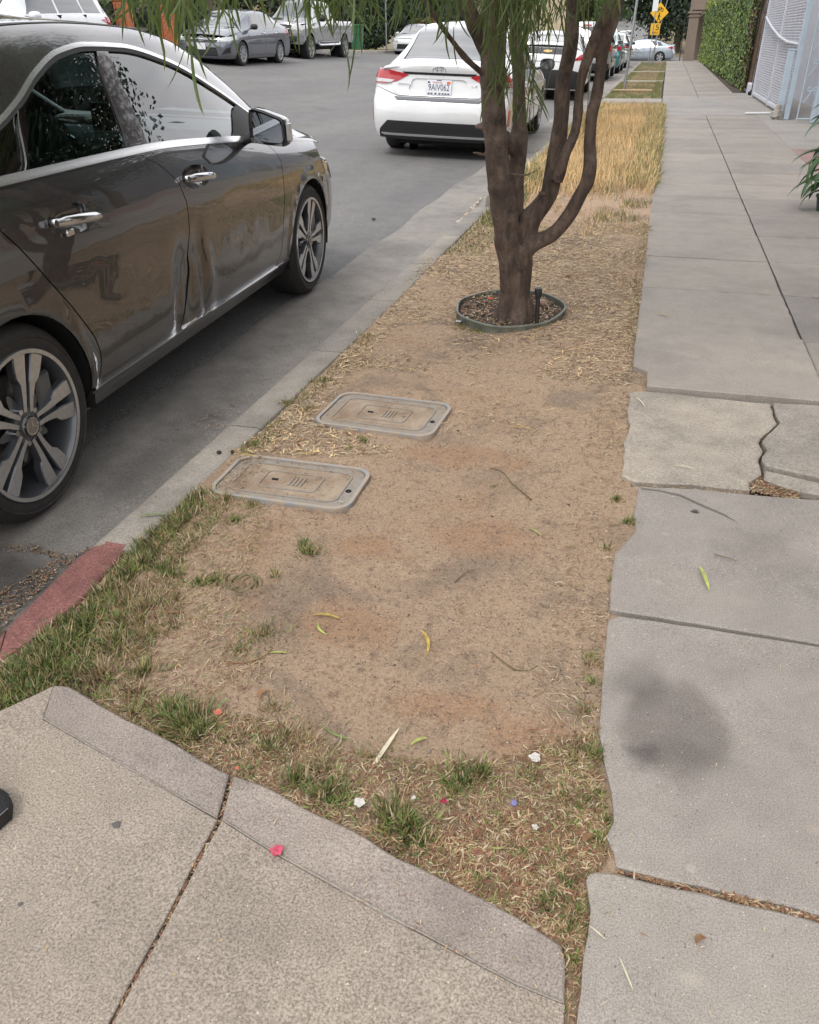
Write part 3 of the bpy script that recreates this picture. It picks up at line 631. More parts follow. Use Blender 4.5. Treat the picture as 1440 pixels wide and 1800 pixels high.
M['glass2'] = glass_mat('privacy_side_glass', (0.22, 0.30, 0.30))
M['redlens'] = plain('red_lamp_lens', (0.42, 0.012, 0.02), 0.08, coat=1.0)
M['clearlens'] = plain('clear_lamp_lens', (0.50, 0.50, 0.50), 0.1, 0.4, coat=1.0)
M['amber'] = plain('amber_lens', (0.6, 0.22, 0.03), 0.15, coat=1.0)
M['mirror'] = plain('mirror_glass', (0.34, 0.36, 0.38), 0.01, 1.0)
M['seat'] = plain('grey_seat_fabric', (0.075, 0.08, 0.08), 0.8)
M['seatlight'] = plain('cabin_trim_grey', (0.05, 0.055, 0.055), 0.6)
M['plate'] = plain('plate_white', (0.72, 0.73, 0.74), 0.4)
M['plateink'] = plain('plate_blue_ink', (0.02, 0.035, 0.12), 0.5)
M['platered'] = plain('plate_red_print', (0.5, 0.06, 0.07), 0.5)
M['platecream'] = plain('plate_orange_sticker', (0.70, 0.16, 0.08), 0.5)
M['gold'] = plain('gold_badge', (0.65, 0.42, 0.16), 0.35, 0.6)
M['hubface'] = plain('hub_cap_face', (0.28, 0.27, 0.24), 0.35, 0.6)
M['disc'] = plain('brake_disc_steel', (0.25, 0.25, 0.25), 0.35, 0.9)

def pch(xk, yk):
    xk = np.asarray(xk, float); yk = np.asarray(yk, float); h = np.diff(xk); d = np.diff(yk)/h; m = np.zeros_like(yk)
    if len(xk) > 2:
        s = np.sign(d[:-1])*np.sign(d[1:]) > 0; w1 = 2*h[1:]+h[:-1]; w2 = h[1:]+2*h[:-1]
        with np.errstate(all='ignore'): hm = (w1+w2)/(w1/d[:-1]+w2/d[1:])
        m[1:-1] = np.where(s, hm, 0)
    m[0], m[-1] = d[0], d[-1]
    def f(x):
        x = np.clip(np.asarray(x, float), xk[0], xk[-1]); i = np.clip(np.searchsorted(xk, x)-1, 0, len(h)-1); t = (x-xk[i])/h[i]
        return (2*t**3-3*t**2+1)*yk[i]+(t**3-2*t**2+t)*h[i]*m[i]+(-2*t**3+3*t**2)*yk[i+1]+(t**3-t**2)*h[i]*m[i+1]
    return f
def curve(pts): return pch([p[0] for p in pts], [p[1] for p in pts])

SV = 0.12          # metres per unit of the section parameter, for the triangulation
class Body:
    """a lofted car body: sections along y, v = -11..11 across (0 on the centre line, +-11 at the sills)"""
    def __init__(s, sp):
        s.sp = sp; s.T = curve(sp['top']); s.B = curve(sp['belt']); s.W = curve(sp['plan']); s.wt = curve(sp['wtop']) if 'wtop' in sp else None
        s.gh = sp.get('gh', 0.36); s.Wr = sp['Wr']; s.sill = sp.get('sill', 0.2); s.disp = sp.get('disp')
        s.n = sp.get('nexp', 3.6)
    def keys(s, y):
        T, B, W = s.T(y), s.B(y), s.W(y); h = np.maximum(T-B, 0.012); g = sm(h/s.gh); Wr = s.Wr; sl = s.sill
        z = [sl+0*y, sl+0.10+0*y, sl+0.22+0*y]; lo = sl+0.22; z.append(lo+(B-lo)*0.5); z.append(lo+(B-lo)*0.80); z.append(B)
        z6 = B+np.minimum(0.028, 0.15*h); z.append(z6)
        z7 = B+(0.76*g+0.40*(1-g))*h
        if s.wt is not None: z7 = np.clip(s.wt(y), z6+0.1*h, B+(0.84*g+0.42*(1-g))*h)
        z.append(z7); z8 = z7+np.minimum(0.026, 0.06*h); z.append(z8); z9 = np.maximum(B+(0.925*g+0.72*(1-g))*h, z8+0.01*h); z.append(z9)
        z.append(np.maximum(T-np.minimum(0.016, 0.04*h), z9+0.005*h)); z.append(T)
        f8 = (z8-B)/h          # how far up the greenhouse the window top sits
        xb = W-0.05; xr = Wr-0.05; f = np.clip((z7-B)/np.maximum(0.925*h, 1e-3), 0, 1)
        x = [W-0.075, W-0.022, W-0.006, W+0*y, W-0.012, xb, W-0.066]
        x7 = (W-0.066)+(xr+0.035-(W-0.066))*f**1.15
        x7 = (W-0.115)*(1-g)+x7*g
        x.append(x7); x.append(x7-0.014); x9 = (W-0.27)*(1-g)+(Wr-0.055)*g; x9 = np.minimum(x9, x7-0.03); x.append(x9); x.append(x9*0.55); x.append(0*y)
        z.append(z[10]); x.append(-x[10])
        return np.stack(x, 1), np.stack(z, 1)
    def ev(s, y, v):
        y = np.asarray(y, float); v = np.asarray(v, float); X, Z = s.keys(y); t = 11-np.abs(v)
        def interp(K):
            d = np.diff(K, axis=1); m = np.zeros_like(K); pr = d[:, :-1]*d[:, 1:]
            with np.errstate(all='ignore'): hm = 2*pr/(d[:, :-1]+d[:, 1:])
            m[:, 1:-1] = np.where(pr > 0, hm, 0)
            if K is X: m[:, 11] = (K[:, 12]-K[:, 10])/2
            m[:, 0] = d[:, 0]
            i = np.clip(np.floor(t).astype(int), 0, 11); f = t-i; r = np.arange(len(t))
            a, b2, ma, mb = K[r, i], K[r, i+1], m[r, i], m[r, i+1]
            return (2*f**3-3*f**2+1)*a+(f**3-2*f**2+f)*ma+(-2*f**3+3*f**2)*b2+(f**3-f**2)*mb
        x = interp(X); z = interp(Z); x = x*np.where(v < 0, -1.0, 1.0)
        if s.disp is not None: x = x+s.disp(y, z, v)
        return np.stack([x, y, z], 1)
    def nrm(s, y, v, e=0.004):
        a = s.ev(y+e, v)-s.ev(y-e, v); b2 = s.ev(y, v+0.02)-s.ev(y, v-0.02); n = np.cross(b2, a)
        L = np.linalg.norm(n, axis=1)[:, None]; return -n/np.maximum(L, 1e-12)*np.where(1, -1, 1)
    def tz(s, y, z):
        """section parameter of the side point at (y, z)"""
        y = np.asarray(y, float); z = np.asarray(z, float); lo = np.zeros_like(y); hi = np.full_like(y, 10.9)
        X, Z = s.keys(y)
        for _ in range(26):
            mid = (lo+hi)/2; zz = s.ev(y, 11-mid)[:, 2]; k = zz < z; lo = np.where(k, mid, lo); hi = np.where(k, hi, mid)
        return (lo+hi)/2
class End:
    """front or rear face; coordinates (lateral a, z); a = +-W at the corners"""
    def __init__(s, body, sgn, prof, d):
        s.b = body; s.sg = sgn; s.p = curve(prof); s.d = d; s.n = body.n; s.Wm = float(body.W(np.array([s.p(np.array([0.6]))[0]-sgn*d]))[0])
        s.tab = {}
        zz = np.linspace(0.1, 2.2, 211); ye = s.p(zz)-sgn*d; tt = body.tz(ye, zz); P = body.ev(ye, 11-tt); s.zz = zz; s.wx = np.maximum(P[:, 0], 0.05)
    def u2s(s, u): return np.sin(np.clip(u/s.Wm, -1, 1)*PI/2)
    def x2u(s, x): return np.arcsin(np.clip(np.asarray(x)/s.Wm, -1, 1))*2/PI*s.Wm
    def ev(s, u, z):
        sn = s.u2s(u); W = np.interp(z, s.zz, s.wx); y = s.p(z)-s.sg*s.d*(1-np.power(np.maximum(1-np.abs(sn)**s.n, 0), 1/s.n))
        return np.stack([sn*W, y, z+0*u], 1)
    def nrm(s, u, z, e=0.006):
        a = s.ev(u+e, z)-s.ev(u-e, z); b2 = s.ev(u, z+e)-s.ev(u, z-e); n = np.cross(a, b2)*(-s.sg); L = np.linalg.norm(n, axis=1)[:, None]; return n/np.maximum(L, 1e-12)
def surf_panel(name, ev, nrm, poly, cuts, step, mat, parent, off=0.0, fl=0.012, label=None, scale=1.0, kind=None):
    """poly and cuts in parameter space whose second axis is scaled by `scale` for the triangulation"""
    Ps = [(p[0], p[1]*scale) for p in poly]; Cs = [[(p[0], p[1]*scale) for p in c] for c in cuts]
    V, F = cdt(Ps, Cs, step)
    if len(F) == 0: return None
    U, Vv = V[:, 0], V[:, 1]/scale; P = ev(U, Vv); N = nrm(U, Vv)
    bad = ~np.isfinite(N).all(1); N[bad] = (0, 0, 1)
    P = P+N*off
    # face winding to agree with the normals
    fn = np.cross(P[F[:, 1]]-P[F[:, 0]], P[F[:, 2]]-P[F[:, 0]]); sgn = (fn*N[F[:, 0]]).sum(1)
    F = F.copy(); fl_ = sgn < 0; F[fl_] = F[fl_][:, ::-1]
    if fl:
        B = border_edges(F); n = len(P); a = B[:, 0]; b2 = B[:, 1]
        top = P[B.ravel()]; low = top-N[B.ravel()]*fl
        k = np.arange(len(B)); o0 = n; o1 = n+2*len(B)
        q = np.stack([o0+2*k+1, o0+2*k, o1+2*k, o1+2*k+1], 1)
        tv = P[b2]-P[a]; side = np.cross(tv, N[a]); side /= (np.linalg.norm(side, axis=1)[:, None]+1e-12)
        N2 = np.repeat(side, 2, 0)
        q1 = q[:, [0, 1, 2]]; q2 = q[:, [0, 2, 3]]
        P = np.vstack([P, top, low]); N = np.vstack([N, N2, N2]); F = np.vstack([F, q1, q2])
    me = mesh_from(name, P, F, mat, smooth=True, normals=N)
    o = link(name, me, parent); tag(o, label=label, kind=kind); return o
def circ(cy, cz, r, n=40, a0=0, a1=2*PI): return [(cy+r*math.cos(a0+(a1-a0)*i/n), cz+r*math.sin(a0+(a1-a0)*i/n)) for i in range(n)]

def wheel_proto(r=0.318, w=0.225, rim_r=0.236, style='twin', nspoke=5, fine=True):
    """wheel facing +x, centre at the origin, outer face near x = 0"""
    root = bpy.data.objects.new('wheel', None); COL.objects.link(root); root.empty_display_size = 0.05
    n = 64 if fine else 28
    t = MB(); rr = rim_r
    t.lathe([(rr-0.012, -0.02), (rr-0.004, -0.008), (rr+0.008, 0.0), (rr+0.03, 0.004), (r-0.035, 0.002), (r-0.016, -0.012), (r-0.004, -0.03), (r, -0.05), (r, -w+0.05), (r-0.004, -w+0.03), (r-0.03, -w), (rr, -w+0.02), (rr-0.012, -w+0.03)], n, 'x', closed=False)
    if fine:                       # sidewall rib and tread grooves
        t.lathe([(rr+0.036, 0.003), (rr+0.038, 0.006), (rr+0.042, 0.006), (rr+0.044, 0.002)], n, 'x')
    t.build('tyre', M['rubber'], root, smooth=True, ang=50)
    m = MB(); lip = rr-0.012
    m.lathe([(rr+0.003, -0.004), (rr+0.001, 0.004), (lip, 0.002), (lip-0.006, -0.012), (lip-0.016, -0.05), (lip-0.022, -w+0.04), (lip-0.03, -w+0.02)], n, 'x', m=1)
    m.lathe([(rr+0.0032, -0.003), (rr+0.0015, 0.0055), (lip+0.001, 0.0035)], n, 'x', m=0)
    def sp(a, prof, x1, x0, mi_face=0, inner=0.0):
        """spoke from a list of (radius, left, right); face dished by radius"""
        V = []; F = []; ca, sa = math.cos(a), math.sin(a); K = len(prof)
        for lvl, (dx, sh) in enumerate(((0.0, 1.0), (-0.004, 1.06), (-0.030, 1.0))):
            for (rd, l, rgt) in prof:
                x = x1+(x0-x1)*(max(0.0, rd-0.05)/(rr-0.05))**1.5+dx
                c = (l+rgt)/2
                for tt in (l, rgt):
                    q = c+(tt-c)*(sh if lvl else 0.92)
                    V.append((x, rd*ca-q*sa, rd*sa+q*ca))
        for i in range(K-1):
            F.append((2*i, 2*i+1, 2*i+3, 2*i+2))
        m.add(V, F, 0)
        F2 = []
        for lv in range(2):
            o0, o1 = lv*2*K, (lv+1)*2*K
            for i in range(K-1):
                F2.append((o0+2*i, o0+2*i+2, o1+2*i+2, o1+2*i)); F2.append((o0+2*i+3, o0+2*i+1, o1+2*i+1, o1+2*i+3))
            F2.append((o0+1, o0, o1, o1+1))
        m.add(V, F2, 1)
    for k in range(nspoke):
        a = 2*PI*k/nspoke+0.03
        if style == 'twin':
            for s in (1, -1):
                L = [(0.045, 0.007, 0.022), (0.09, 0.007, 0.026), (0.130, 0.0085, 0.034), (0.150, 0.0095, 0.052), (0.175, 0.011, 0.060), (0.205, 0.013, 0.066), (rr-0.008, 0.015, 0.070)]
                pr = [(p[0], s*p[1], s*p[2]) if s > 0 else (p[0], -p[2], -p[1]) for p in L]
                sp(a, pr, -0.010, -0.002)
            # sunk web between pairs of spokes
            V = []; b2 = a+PI/nspoke; ca, sa = math.cos(b2), math.sin(b2)
            for rd, hw in ((0.05, 0.024), (0.105, 0.012), (0.12, 0.004)):
                V += [(-0.03, rd*ca-hw*sa, rd*sa+hw*ca), (-0.03, rd*ca+hw*sa, rd*sa-hw*ca)]
            m.add(V, [(0, 1, 3, 2), (2, 3, 5, 4)], 1)
        elif style == 'star':
            pr = [(0.04, -0.024, 0.024), (0.10, -0.020, 0.020), (0.16, -0.024, 0.024), (rr-0.008, -0.036, 0.036)]; sp(a, pr, -0.012, -0.002)
        else:
            pr = [(0.04, -0.03, 0.03), (0.12, -0.032, 0.032), (0.18, -0.045, 0.045), (rr-0.008, -0.05, 0.05)]; sp(a, pr, 0.0, -0.004)
    m.lathe([(0.0, -0.012), (0.058, -0.014), (0.064, -0.030), (0.066, -0.05)], 24, 'x', m=1)
    m.build('rim', [M['rimsilver'] if style != 'star' else M['rimgrey2'], M['rimdark'] if fine else M['rimgrey2']], root, smooth=True, ang=25)
    h = MB(); h.lathe([(0.0, 0.002), (0.030, 0.002), (0.033, -0.004), (0.034, -0.012)], 28, 'x', m=0)
    if style == 'twin':
        h.lathe([(0.0305, 0.0022), (0.0335, 0.0022), (0.034, -0.003)], 28, 'x', m=1)
        h.lathe([(0.024, 0.0024), (0.0268, 0.0030), (0.0285, 0.0024)], 28, 'x', m=2)
        for k in range(3):
            a = PI/2+2*PI*k/3+0.02; ca, sa = math.cos(a), math.sin(a); b_ = a+PI/3
            c0 = (0.004, 0, 0); tip = (0.0030, 0.0262*ca, 0.0262*sa); e1 = (0.0026, 0.0045*math.cos(a+PI/3), 0.0045*math.sin(a+PI/3)); e2 = (0.0026, 0.0045*math.cos(a-PI/3), 0.0045*math.sin(a-PI/3)); top = (0.0055, 0, 0)
            h.add([top, tip, e1, e2], [(0, 1, 2), (0, 3, 1)], 2)
        for k in range(5):
            a = 2*PI*(k+0.5)/5+0.03; h.lathe([(0.0, -0.012), (0.009, -0.012), (0.010, -0.03)], 10, 'x', c=(0, 0.056*math.cos(a), 0.056*math.sin(a)), m=2)
    h.build('hub_cap', [M['hubface'], M['gloss'], M['chrome']], root, smooth=True, ang=30)
    b_ = MB(); b_.lathe([(0.05, -0.07), (0.155, -0.07), (0.158, -0.078), (0.158, -0.09), (0.05, -0.092)], 36, 'x', m=0)
    b_.lathe([(0.0, -0.10), (rr-0.05, -0.10)], 24, 'x', m=1); b_.box((-0.055, 0.125, 0.06), (0.07, 0.075, 0.14), m=2, bev=0.008)
    b_.build('brake_disc', [M['disc'], M['void'], M['rimdark']], root, smooth=True, ang=30)
    return root

def build_text(s, size, mat, name, parent, T, depth=0.0015, font_scale=(1, 1), width=None):
    cu = bpy.data.curves.new('lettering', 'FONT'); cu.body = s; cu.size = size; cu.align_x = 'CENTER'; cu.align_y = 'CENTER'; cu.extrude = depth; cu.resolution_u = 3
    ob = bpy.data.objects.new('lettering', cu); COL.objects.link(ob); dg = bpy.context.evaluated_depsgraph_get(); dg.update()
    me = bpy.data.meshes.new_from_object(ob.evaluated_get(dg)); bpy.data.objects.remove(ob); bpy.data.curves.remove(cu)
    co = np.zeros(len(me.vertices)*3, np.float32); me.vertices.foreach_get('co', co); co = co.reshape(-1, 3)
    if width: co[:, 0] *= width/max(1e-6, (co[:, 0].max()-co[:, 0].min()))
    co[:, 0] *= font_scale[0]; co[:, 1] *= font_scale[1]
    co = np.array([T(v) for v in co], np.float32); me.vertices.foreach_set('co', co.ravel()); me.materials.clear(); me.materials.append(mat); me.update(); me.name = name
    return link(name, me, parent)

def ear(u, r, cy): return u
def vehicle(name, label, cat, pose, sp, group=None, protos=None):
    """pose: x, y, z, yaw, pitch, roll of the body frame (y forward, origin on the ground between the axles)"""
    x, y, z, yaw, pit, rol = pose
    mt = Matrix.Rotation(-yaw, 3, 'Z') @ Matrix.Rotation(pit, 3, 'X') @ Matrix.Rotation(rol, 3, 'Y')
    root = empty(name, (x, y, z), label=label, cat=cat, group=group, mat=mt)
    B = Body(sp); P = sp['paint']; st = sp.get('step', 0.07); wb = sp['wb']/2; ra = sp.get('arch', 0.365); rz = sp.get('rw', 0.33)
    yf, yr = sp['front'], sp['rear']; dF, dR = sp.get('dF', 0.42), sp.get('dR', 0.32)
    EF = End(B, 1, sp['fprof'], dF); ER = End(B, -1, sp['rprof'], dR)
    cuts_yz = [circ(wb, rz, ra, 44), circ(-wb, rz, ra, 44)]
    def side(nm, yz, sgn, mat, off=0.0, cuts=(), tops=None, step=None, fl=0.012, label=None, tpoly=None):
        stp = step or st
        if tpoly is None:
            D = np.array(densify(yz, stp)); t = B.tz(D[:, 0], D[:, 1]); pl = [(a, (11-b2)) for a, b2 in zip(D[:, 0], t)]
        else:
            pl = densify([(a, (11-b2)*SV) for a, b2 in tpoly], stp); pl = [(a, b2/SV) for a, b2 in pl]
        cc = []
        for c in cuts:
            D = np.array(densify(c, stp)); t = B.tz(D[:, 0], np.clip(D[:, 1], B.sill+0.001, None)); below = D[:, 1] < B.sill+0.002
            t = np.where(below, -0.35-0.8*(B.sill-D[:, 1]), t); cc.append([(a, 11-b2) for a, b2 in zip(D[:, 0], t)])
        if sgn < 0: pl = [(a, -b2) for a, b2 in pl]; cc = [[(a, -b2) for a, b2 in c] for c in cc]
        return surf_panel(nm, B.ev, B.nrm, pl, cc, stp, mat, root, off, fl, label, SV)
    # end edges of the side panels follow the corners
    zf = np.linspace(B.sill+0.005, 0, 2)
    def endedge(E, sg, z0, z1, k=8): return [(float(E.p(np.array([zz]))[0]-sg*E.d), zz) for zz in np.linspace(z0, z1, k)]
    sh = sp['shuts']; names = ['fender']+sp.get('doors', ['front_door', 'rear_door'])+['rear_quarter']
    def belt_line(ya, yb, dz, k=12): return [(yy, float(B.B(np.array([yy]))[0])+dz) for yy in np.linspace(ya, yb, k)]
    def shy(s_, zz): return float(np.interp(zz, [p[1] for p in s_], [p[0] for p in s_]))
    sil = B.sill+sp.get('rocker', 0.10)
    yc = sp['cowl']; yq = sp['qend']       # greenhouse span on the side
    for sgn in (1, -1):
        g = sp.get('gap', 0.003)
        zb = lambda yy: float(B.B(np.array([yy]))[0])
        # fender
        s0 = sorted(sh[0], key=lambda p: p[1])
        low = s0[0]; fe = [(p[0]+g, p[1]) for p in s0]
        top0 = (fe[-1][0], min(zb(fe[-1][0]), fe[-1][1]+9))
        fend = endedge(EF, 1, B.sill+0.01, zb(yf-dF)-0.002)
        poly = fe+[(yy, zz) for yy, zz in belt_line(fe[-1][0], fend[-1][0], -0.001)]+fend[::-1]
        side('fender', poly, sgn, P, cuts=[cuts_yz[0]])
        # strip above the belt line on the hood side, and behind
        tp = [(yc-0.02, 5.0), (yc-0.02, 5.95)]+[(yy, 5.95) for yy in np.linspace(yc, yf-dF-0.0, 6)][1:]+[(yf-dF, 5.0)]
        side('fender_top', None, sgn, P, tpoly=tp, fl=0.006)
        for i in range(len(sh)-1):
            f_, r_ = sorted(sh[i], key=lambda p: p[1]), sorted(sh[i+1], key=lambda p: p[1])
            xg = (lambda zz: 0.016*math.exp(-((zz-0.46)/0.10)**2)) if (sp.get('bowls') and i == 0 and sgn > 0) else (lambda zz: 0.0)
            rr_ = densify(r_, 0.03, closed=False)
            poly = [(p[0]-g, p[1]) for p in f_]+belt_line(f_[-1][0]-g, r_[-1][0]+g, -0.001)[1:-1]+[(p[0]+g+xg(p[1]), p[1]) for p in rr_[::-1]]
            bc = []
            if sp.get('bowls'): bc = [[(hy+0.123*math.cos(w_), 0.866+0.045*math.sin(w_)-0.006*math.cos(w_)) for w_ in np.linspace(0, 2*PI, 41)[:-1]] for hy in ((-0.045,) if i == 0 else (-0.945,))]
            o = side(names[i+1], poly, sgn, P, cuts=(cuts_yz if i == len(sh)-2 or sp.get('cut_all') else [])+bc, label=sp.get('door_label', {}).get(names[i+1]) if sgn > 0 else None)
        r_ = sorted(sh[-1], key=lambda p: p[1]); rend = endedge(ER, -1, B.sill+0.01, zb(yr+dR)-0.002)
        poly = [(p[0]-g, p[1]) for p in r_]+belt_line(r_[-1][0]-g, rend[-1][0], 0.0)[1:-1]+rend[::-1]
        side('rear_quarter', poly, sgn, P, cuts=[cuts_yz[1]], label=sp.get('bedlabel'))
        # sill panel
        side('sill', [(wb-ra-0.0, B.sill+0.002), (wb-ra*0.97, sil-0.004), (-wb+ra*0.97, sil-0.004), (-wb+ra, B.sill+0.002)], sgn, P, off=sp.get('sill_off', 0.004), cuts=cuts_yz)
        # frame round the side windows, up to the roof edge
        if not sp.get('flatbed'):
            fr = [(yc, 5.0)]+[(yc, t) for t in (6.0, 7.5, 9.0)]+[(yy, 9.0) for yy in np.linspace(yc, yq, 14)[1:]]+[(yq, 7.0), (yq, 5.0)]
            fr += [(yy, 5.0) for yy in np.linspace(yq, yc, 14)[1:-1]]
            wins = []
            for w_ in sp['windows']:
                wins.append(w_['poly'])
            WT = [densify([(a, b2*SV) for a, b2 in w_], 0.05) for w_ in wins]; WT = [[(a, b2/SV) for a, b2 in w_] for w_ in WT]
            pl = densify([(a, b2*SV) for a, b2 in fr], st); pl = [(a, 11-b2/SV) for a, b2 in pl]; cc = [[(a, 11-b2) for a, b2 in w_] for w_ in WT]
            if sgn < 0: pl = [(a, -b2) for a, b2 in pl]; cc = [[(a, -b2) for a, b2 in c] for c in cc]
            hollow = sp.get('hollow')
            surf_panel('window_frame', B.ev, B.nrm, pl, cc if hollow else [], st, sp.get('frame_mat', P), root, 0.0, 0.012, None, SV)
            for w_, c in zip(sp['windows'], cc):
                surf_panel('side_window', B.ev, B.nrm, c, [], st, w_.get('mat', M['darkglass']), root, -0.006 if hollow else 0.004, 0.0 if hollow else 0.004, None, SV)
        if yq > yr+dR+0.02 and not sp.get('flatbed'):
            tp = [(yq, 5.0), (yq, 5.95)]+[(yy, 5.95) for yy in np.linspace(yq, yr+dR, 5)][1:]+[(yr+dR, 5.0)]
            side('quarter_top', None, sgn, P, tpoly=tp, fl=0.006)
        # wheel wells and wheels
        for yy in (wb, -wb):
            w = MB(); n_ = 22; V = []
            for k in range(n_+1):
                a = -0.25+(PI+0.5)*k/n_; V += [(sgn*0.52, yy+(ra+0.012)*math.cos(a), rz+(ra+0.012)*math.sin(a)), (sgn*(float(B.W(np.array([yy]))[0])-0.02), yy+(ra+0.012)*math.cos(a), rz+(ra+0.012)*math.sin(a))]
            w.add(V, [(2*k, 2*k+1, 2*k+3, 2*k+2) for k in range(n_)]); w.add([(sgn*0.52, yy+(ra+0.012)*math.cos(a), rz+(ra+0.012)*math.sin(a)) for a in np.linspace(0, 2*PI, 24)[:-1]], [tuple(range(23))])
            w.build('wheel_well', M['void'], root)
    cx = sp.get('wx', 0.875)
    pr = sp['wheel']
    for sgn in (1, -1):
        for yy in (wb, -wb):
            w = copy_tree(pr, root); w.location = (sgn*cx, yy, rz); w.rotation_euler = ((0, 0, 0) if sgn > 0 else (0, 0, PI)) if yy > 0 else ((sp.get('rrot', 0.0), 0, 0) if sgn > 0 else (0, 0, PI))
    # roof, windscreen, rear window, bonnet, boot
    def strip(nm, pts, mat, off=0.0, cuts=(), fl=0.012, step=None, label=None):
        stp = step or st
        D = densify([(a, b2*SV) for a, b2 in pts], stp); D = [(a, b2/SV) for a, b2 in D]
        return surf_panel(nm, B.ev, B.nrm, D, [[(a, b2/SV) for a, b2 in densify([(p[0], p[1]*SV) for p in c], stp)] for c in cuts], stp, mat, root, off, fl, label, SV)
    yw, yt = sp['wind_top'], sp.get('roof_end')
    vr = 1.985
    strip('roof', [(yw, -vr), (yw, vr), (yt, vr), (yt, -vr)], P, label=sp.get('rooflabel'))
    cb = sp.get('cowl_bow', 0.14)
    base = [(yc+cb*max(0.0, math.cos(t*PI/2))**0.8, t*vr) for t in np.linspace(-1, 1, 13)]
    hg = sp.get('hollow')
    strip('windscreen', [(yw-0.01, -vr+0.05), (yw-0.01, vr-0.05)]+[(a-0.012, b2*0.97) for a, b2 in base[::-1]], M['glass'] if hg else sp.get('wsmat', M['paleglass']), fl=0.0 if hg else 0.012)
    # bonnet
    def endpoly(E, sg, yy0, back=0.0, vmax=5.03, k=15):
        """edge of a top panel that follows the end face in plan; returns (y, v)"""
        out = []
        for sx in np.linspace(-1, 1, k):
            ye = yy0-sg*(E.d*(1-max(0, 1-abs(sx)**E.n)**(1/E.n)))-sg*back
            out.append((ye, sx))
        return out
    def v_of_x(yy, x):
        vv = np.linspace(0, 6, 121); P_ = B.ev(np.full(121, yy), vv)[:, 0]; return float(np.interp(abs(x), P_, vv))*(1 if x >= 0 else -1)
    zt = float(B.T(np.array([yf]))[0]); yfe = float(EF.p(np.array([zt]))[0])
    fe = [(yy, v_of_x(yy, sx*EF.Wm*0.985)) for yy, sx in endpoly(EF, 1, yfe, 0.012) if abs(sx) <= 0.93]
    hb = [(a+0.012, b2*5.02/vr) for a, b2 in base]; hb = [((yc+0.01) if abs(b2) > 2.4 else a, b2) for a, b2 in hb]
    strip('bonnet', hb+[(a, max(-5.02, min(5.02, b2))) for a, b2 in fe[::-1]], P, step=st)
    if sp.get('cowl_mat', True): pass
    ytr = sp.get('rw_base')
    if ytr is not None and not sp.get('flatbed'):
        strip('rear_window', [(yt+0.01, -vr+0.06), (yt+0.01, vr-0.06), (ytr, 1.86), (ytr-0.03, 0.9), (ytr-0.03, -0.9), (ytr, -1.86)], M['glass2'] if hg else M['paleglass'], off=0.0 if hg else 0.002, fl=0.0 if hg else 0.01)
        ztr = float(B.T(np.array([yr]))[0]); yre = float(ER.p(np.array([ztr]))[0])
        re_ = [(yy, v_of_x(yy, sx*ER.Wm*0.985)) for yy, sx in endpoly(ER, -1, yre, 0.004) if abs(sx) <= 0.93]
        re_ = [(a, max(-5.02, min(5.02, b2))) for a, b2 in re_]
        strip('boot_lid', re_+[(yq-0.01, 5.02), (yq+0.0, 2.02), (ytr-0.015, 1.9), (ytr-0.045, 0.9), (ytr-0.045, -0.9), (ytr-0.015, -1.9), (yq, -2.02), (yq-0.01, -5.02)], P)
        if yq > ytr: pass
    # liner so that no gap shows through; near-black boxes paint shadow underneath
    lin = MB(); lin.box((0, (yf+yr)/2, B.sill+0.06), (1.10, (yf-yr)-0.5, 0.20)); lin.box((0, 0, B.sill+0.09), (1.5, 2*wb-2*ra-0.1, 0.14))
    if not hg: lin.box((0, (yc+yq)/2-0.1, 0.62), (1.5, (yc-yq)*0.9, 0.55))
    lin.build('underbody_shade', M['void'], root)
    for sgn in (1, -1):
        if hg:
            D = densify([(wb+0.1, B.sill+0.03), (wb+0.1, 0.80), (-wb-0.2, 0.93), (-wb-0.2, B.sill+0.03)], 0.1); t = B.tz(np.array([p[0] for p in D]), np.array([p[1] for p in D]))
            pl = [(p[0], (11-tt)*sgn) for p, tt in zip(D, t)]
            cc = [[(p[0], (11-tt)*sgn) for p, tt in zip(c, np.where(np.array([q[1] for q in c]) < B.sill+0.002, -0.4, B.tz(np.array([q[0] for q in c]), np.array([max(q[1], B.sill+0.001) for q in c]))))] for c in cuts_yz]
            surf_panel('door_lining', B.ev, B.nrm, pl, cc, 0.12, M['void'], root, -0.035, 0, None, SV)
    # end faces
    def face(nm, E, xz, mat, off=0.0, mirror=False, cuts=(), fl=0.01, label=None, step=None):
        res = []
        for sg in ((1, -1) if mirror else (1,)):
            D = densify([(float(E.x2u(p[0]*sg)), p[1]) for p in xz] if False else [(p[0]*sg, p[1]) for p in xz], 0.03)
            D = [(float(E.x2u(a)), b2) for a, b2 in D]; C = [[(float(E.x2u(a*sg)), b2) for a, b2 in densify(c, 0.03)] for c in cuts]
            res.append(surf_panel(nm, E.ev, E.nrm, D, C, step or min(st, 0.06), mat, root, off, fl, label))
        return res
    W_ = EF.Wm; zt = float(B.T(np.array([yf-dF]))[0])
    def outline(E, yy, z0, ztop, top_in=0.02):
        """whole face outline, top edge following the section"""
        pts = [(-E.Wm, z0), (E.Wm, z0)]; zz = float(B.B(np.array([yy]))[0]); Tm = ztop
        arc = [(E.Wm, zz)] if zz < Tm else []
        return [(-E.Wm, z0), (E.Wm, z0), (E.Wm, min(zz, Tm-0.01)), (E.Wm*0.97, Tm-0.004), (0.5*E.Wm, Tm), (-0.5*E.Wm, Tm), (-E.Wm*0.97, Tm-0.004), (-E.Wm, min(zz, Tm-0.01))]
    sp['details'](root, B, EF, ER, face, side, strip, outline)
    return root
